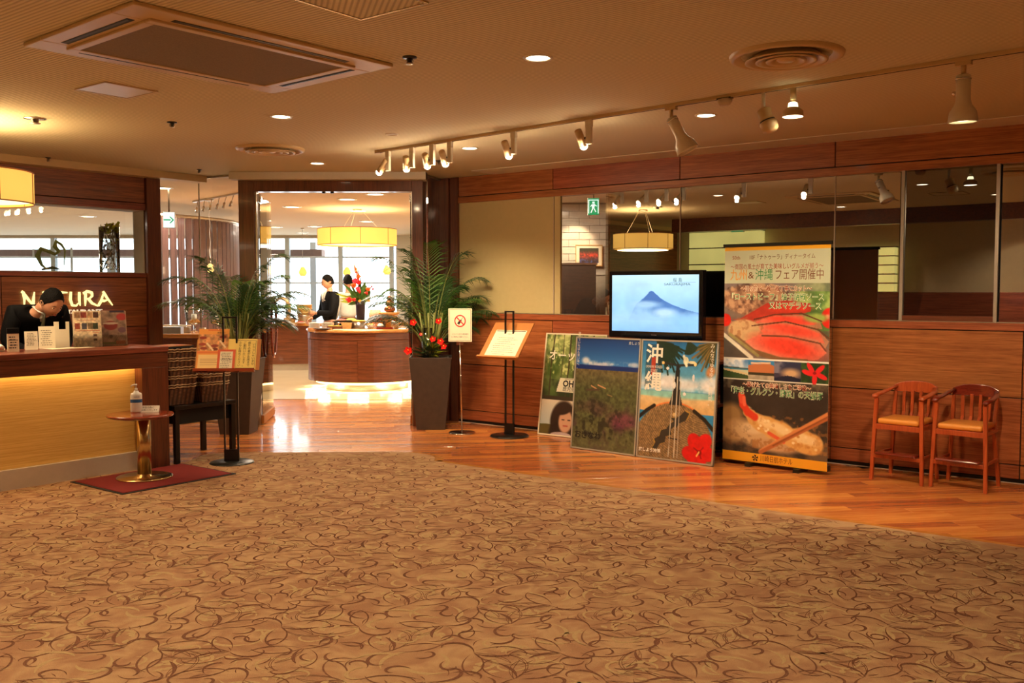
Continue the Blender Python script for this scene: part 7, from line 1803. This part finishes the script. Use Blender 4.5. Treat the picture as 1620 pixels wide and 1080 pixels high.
def hair_mesh(T, back=True):
    n, m_ = 28, 14; vs = []; fs = []; g_ = random.Random(2)
    for j in range(m_+1):
        ph = (PI*0.68)*j/m_
        for i in range(n):
            a = 2*PI*i/n; f_ = max(0,-math.sin(a)); k = ph*(1-0.60*f_**1.1-0.14*abs(math.cos(a))**4) ; r = math.sin(k); wob = 1+0.02*math.sin(a*9+j)+0.015*math.sin(a*17+j*2.3)-(0.06 if j==m_ else 0)
            vs.append((r*math.cos(a)*0.0815*wob, r*math.sin(a)*0.102*wob+0.004, math.cos(k)*0.124+0.004))
    for j in range(m_):
        for i in range(n): fs.append((j*n+i,j*n+(i+1)%n,(j+1)*n+(i+1)%n,(j+1)*n+i))
    vs = [(x*(1+g_.uniform(-.022,.022)), y*(1+g_.uniform(-.022,.022)), z+g_.uniform(-.003,.003)) if 0 < i < len(vs) else (x,y,z) for i,(x,y,z) in enumerate(vs)]
    b = MB(T); b.add(vs, fs, True)
    return b.mesh('hair', M['hair'])
def hand_mesh(T, side, curl=0.5):
    """palm from wrist at origin along -z; fingers continue, thumb to the side"""
    b = MB(T); b.tube([(0,0,0.01),(0,0,-0.02),(0,0,-0.055),(0,0,-0.088)],[0.024,0.034,0.040,0.038],10,flat=(1.0,0.42),up=(1,0,0))
    for k,(x,L) in enumerate(((-0.028,0.062),(-0.010,0.074),(0.009,0.070),(0.026,0.055))):
        z = -0.082; ps = [(x,0,z+0.012)]; an = 0.15; p_ = Vector((x,0,z))
        ps.append(tuple(p_))
        for s_ in (0.42,0.32,0.26): an += curl*0.8; p_ = p_+Vector((0,-math.sin(an)*side*0+(-math.sin(an)),-math.cos(an)))*L*s_; ps.append(tuple(p_))
        b.tube(ps,[0.009,0.0095,0.009,0.008,0.0055],8)
    s_ = -side; b.tube([(s_*0.020,0,-0.020),(s_*0.042,-0.012,-0.042),(s_*0.052,-0.024,-0.066),(s_*0.050,-0.034,-0.086)],[0.013,0.012,0.0105,0.007],8)
    return b.mesh('hand', M['skin'])
def aim_T(p, d, up=(0,-1,0)):
    """matrix placing local -z along d at p"""
    d = Vector(d).normalized(); z = -d; u = Vector(up); x = u.cross(z)
    if x.length < 1e-4: x = Vector((1,0,0))
    x.normalize(); y = z.cross(x)
    m_ = Matrix((x,y,z)).transposed().to_4x4(); m_.translation = Vector(p); return m_
def person(loc, rot, label, J, headT, jacket='suit', curl=0.5, sleeves=True, tie=True, hipscale=1.0):
    t = thing('person', label, 'person', loc, rot)
    chain = [('pelvis','waist'),('waist','chest'),('chest','neck'),('neck','skull')]
    arms = [e for s in 'LR' for e in (('chest','sh'+s),('sh'+s,'el'+s),('el'+s,'wr'+s))]
    legs = [e for s in 'LR' for e in (('pelvis','hip'+s),('hip'+s,'kn'+s),('kn'+s,'an'+s),('an'+s,'to'+s))]
    R = {'pelvis':(0.13,0.09),'waist':(0.115,0.08),'chest':(0.115,0.08),'neck':(0.05,0.052),'skull':(0.052,0.055)}
    for s in 'LR': R.update({'sh'+s:0.044,'el'+s:0.038,'wr'+s:(0.025,0.022),'hip'+s:0.082,'kn'+s:0.052,'an'+s:0.034,'to'+s:0.03})
    bm_ = skin_mesh('body', {k:v for k,v in J.items()}, chain+arms+legs, R, [M['skin']], 'pelvis')
    parts = [(bm_,0),(head_mesh(headT, M['skin']),0)]
    for s,sg in (('L',1),('R',-1)):
        d_ = Vector(J['wr'+s])-Vector(J['el'+s]); parts.append((hand_mesh(aim_T(J['wr'+s], d_), sg, curl),0))
    bd_ = obj('body', merge('body', parts, [M['skin']]), None, t)
    obj('hair', hair_mesh(headT), None, t); eyes_mouth(headT, bd_, 1)
    # trousers and shoes
    RL = {'pelvis':(0.155,0.115)}; JL_ = {'pelvis':J['pelvis']}
    for s in 'LR':
        for k,r in (('hip',0.098),('kn',0.070),('an',0.062)): RL[k+s] = r; JL_[k+s] = J[k+s]
    JL_['waist'] = tuple(Vector(J['pelvis']).lerp(Vector(J['waist']),0.5)); RL['waist'] = (0.15,0.108)
    el_ = [e for e in legs if not e[1].startswith('to')]+[('pelvis','waist')]
    obj('trousers', skin_mesh('trousers', JL_, el_, RL, [M['suit']], 'pelvis'), None, t)
    for s in 'LR':
        a_, b_ = Vector(J['an'+s]), Vector(J['to'+s]); sh = MB(); sh.tube([a_+Vector((0,0.05,-0.045)),a_+Vector((0,-0.02,-0.04)),b_+Vector((0,0,-0.0)),b_+(b_-a_)*0.25],[0.030,0.046,0.042,0.02],10,flat=(0.8,1.0),up=(0,0,1)); obj('shoe', sh, M['black'], t)
    # upper garment
    JT_ = {k:J[k] for k in ('pelvis','waist','chest')}; RT = {'pelvis':(0.175,0.125),'waist':(0.150,0.110),'chest':(0.168,0.124)}
    nk = Vector(J['chest']).lerp(Vector(J['neck']),0.62); JT_['collar'] = tuple(nk); RT['collar'] = (0.074,0.068)
    et = [('pelvis','waist'),('waist','chest'),('chest','collar')]
    for s in 'LR':
        JT_['sh'+s] = J['sh'+s]; RT['sh'+s] = 0.084; JT_['el'+s] = J['el'+s]; RT['el'+s] = 0.062
        c_ = Vector(J['el'+s]).lerp(Vector(J['wr'+s]),0.90); JT_['cu'+s] = tuple(c_); RT['cu'+s] = 0.046
        et += [('chest','sh'+s),('sh'+s,'el'+s),('el'+s,'cu'+s)]
    if jacket == 'suit':
        obj('jacket', skin_mesh('jacket', JT_, et, RT, [M['suit']], 'chest'), None, t)
    else: obj('shirt', skin_mesh('shirt', {k:v for k,v in JT_.items() if k!='pelvis'} | {'pelvis':tuple(Vector(J['pelvis']).lerp(Vector(J['waist']),0.35))}, et, {**RT,'pelvis':(0.160,0.116)}, [M['shirt']], 'chest'), None, t)
    return t
# standing pose template (height about 1.70), facing -y
def stand():
    J = {'pelvis':(0,0.0,0.93),'waist':(0,-0.005,1.08),'chest':(0,0.0,1.29),'neck':(0,0.01,1.44),'skull':(0,0.0,1.53)}
    for s,g in (('L',1),('R',-1)):
        J.update({'sh'+s:(g*0.165,0.01,1.375),'el'+s:(g*0.215,0.03,1.12),'wr'+s:(g*0.20,-0.12,0.95),'hip'+s:(g*0.095,0,0.87),'kn'+s:(g*0.10,-0.02,0.48),'an'+s:(g*0.10,0.01,0.09),'to'+s:(g*0.115,-0.13,0.035)})
    return J
# bowing receptionist
J = stand()
J.update({'pelvis':(0,0.05,0.93),'waist':(0,-0.02,1.07),'chest':(0,-0.16,1.22),'neck':(0,-0.30,1.315),'skull':(0,-0.37,1.34)})
for s,g in (('L',1),('R',-1)): J.update({'sh'+s:(g*0.185,-0.21,1.275),'el'+s:(g*0.235,-0.16,1.03),'wr'+s:(g*0.13,-0.36,0.955),'hip'+s:(g*0.095,0.05,0.87),'kn'+s:(g*0.10,0.02,0.48)})
hp = lw(0.13, 1.05, 0)
HT = Matrix.Translation((0.03,-0.425,1.355)) @ Matrix.Rotation(math.radians(14),4,'Z') @ Matrix.Rotation(math.radians(38),4,'X')
t = person((hp.x,hp.y,0), AL-0.12, 'man in a black suit bowing his head behind the reception counter', J, HT)
c1 = Vector((0,-0.335,1.30))
b = MB(); b.tube([(-0.055,-0.26,1.325),(-0.03,-0.325,1.285),(0.0,-0.345,1.262)],[0.012,0.014,0.008],6,flat=(0.5,1.4)); b.tube([(0.055,-0.26,1.325),(0.03,-0.325,1.285),(0.0,-0.345,1.262)],[0.012,0.014,0.008],6,flat=(0.5,1.4)); b.tube([(0,-0.25,1.22),(0,-0.29,1.27),(0,-0.335,1.275)],[0.035,0.04,0.02],8,flat=(1.2,0.5)); obj('shirt', b, M['shirt'], t)
b = MB(); b.tube([(0,-0.345,1.268),(0,-0.335,1.225),(0,-0.29,1.15),(0,-0.25,1.10)],[0.014,0.020,0.026,0.02],6,flat=(0.4,1.2)); obj('tie', b, M['tie'], t)
# standing waiter, turned to his right, looking down at his hands
J = stand(); J.update({'wrR':(-0.16,-0.26,0.99),'elR':(-0.235,-0.02,1.10),'wrL':(0.02,-0.27,1.09),'elL':(0.20,-0.06,1.08)})
HT = Matrix.Translation((0,-0.028,1.585)) @ Matrix.Rotation(math.radians(-8),4,'Z') @ Matrix.Rotation(math.radians(16),4,'X')
c = at(521,470,15.4)
t = person((c.x,15.4,0), math.radians(-52), 'man in a black suit and open white collar standing at the buffet', J, HT, curl=0.7)
b = MB(); b.tube([(-0.045,-0.06,1.47),(-0.025,-0.105,1.40),(0,-0.12,1.28)],[0.014,0.016,0.008],6,flat=(0.5,1.6)); b.tube([(0.045,-0.06,1.47),(0.025,-0.105,1.40),(0,-0.12,1.28)],[0.014,0.016,0.008],6,flat=(0.5,1.6)); b.tube([(0,-0.075,1.45),(0,-0.105,1.38),(0,-0.118,1.27)],[0.03,0.034,0.012],8,flat=(0.4,1.2)); obj('shirt', b, M['shirt'], t)
b = MB(); b.tube([(0.09,-0.128,1.30),(0.095,-0.13,1.285)],0.009,8); obj('badge', b, M['chrome'], t)
# person in white shirt, back turned, behind the flowers
J = stand(); HT = Matrix.Translation((0,-0.02,1.60)) @ Matrix.Rotation(0.2,4,'X')
c = at(551,470,16.0)
t = person((c.x,16.0,0), math.radians(200), 'person in a white shirt and dark trousers seen from behind the flowers', J, HT, jacket='shirt')
b = MB(); b.lathe([(0.155,0.96),(0.158,0.995)],(0,0,0),28,sx=1,sy=0.74,cap=False); obj('belt', b, M['black'], t)
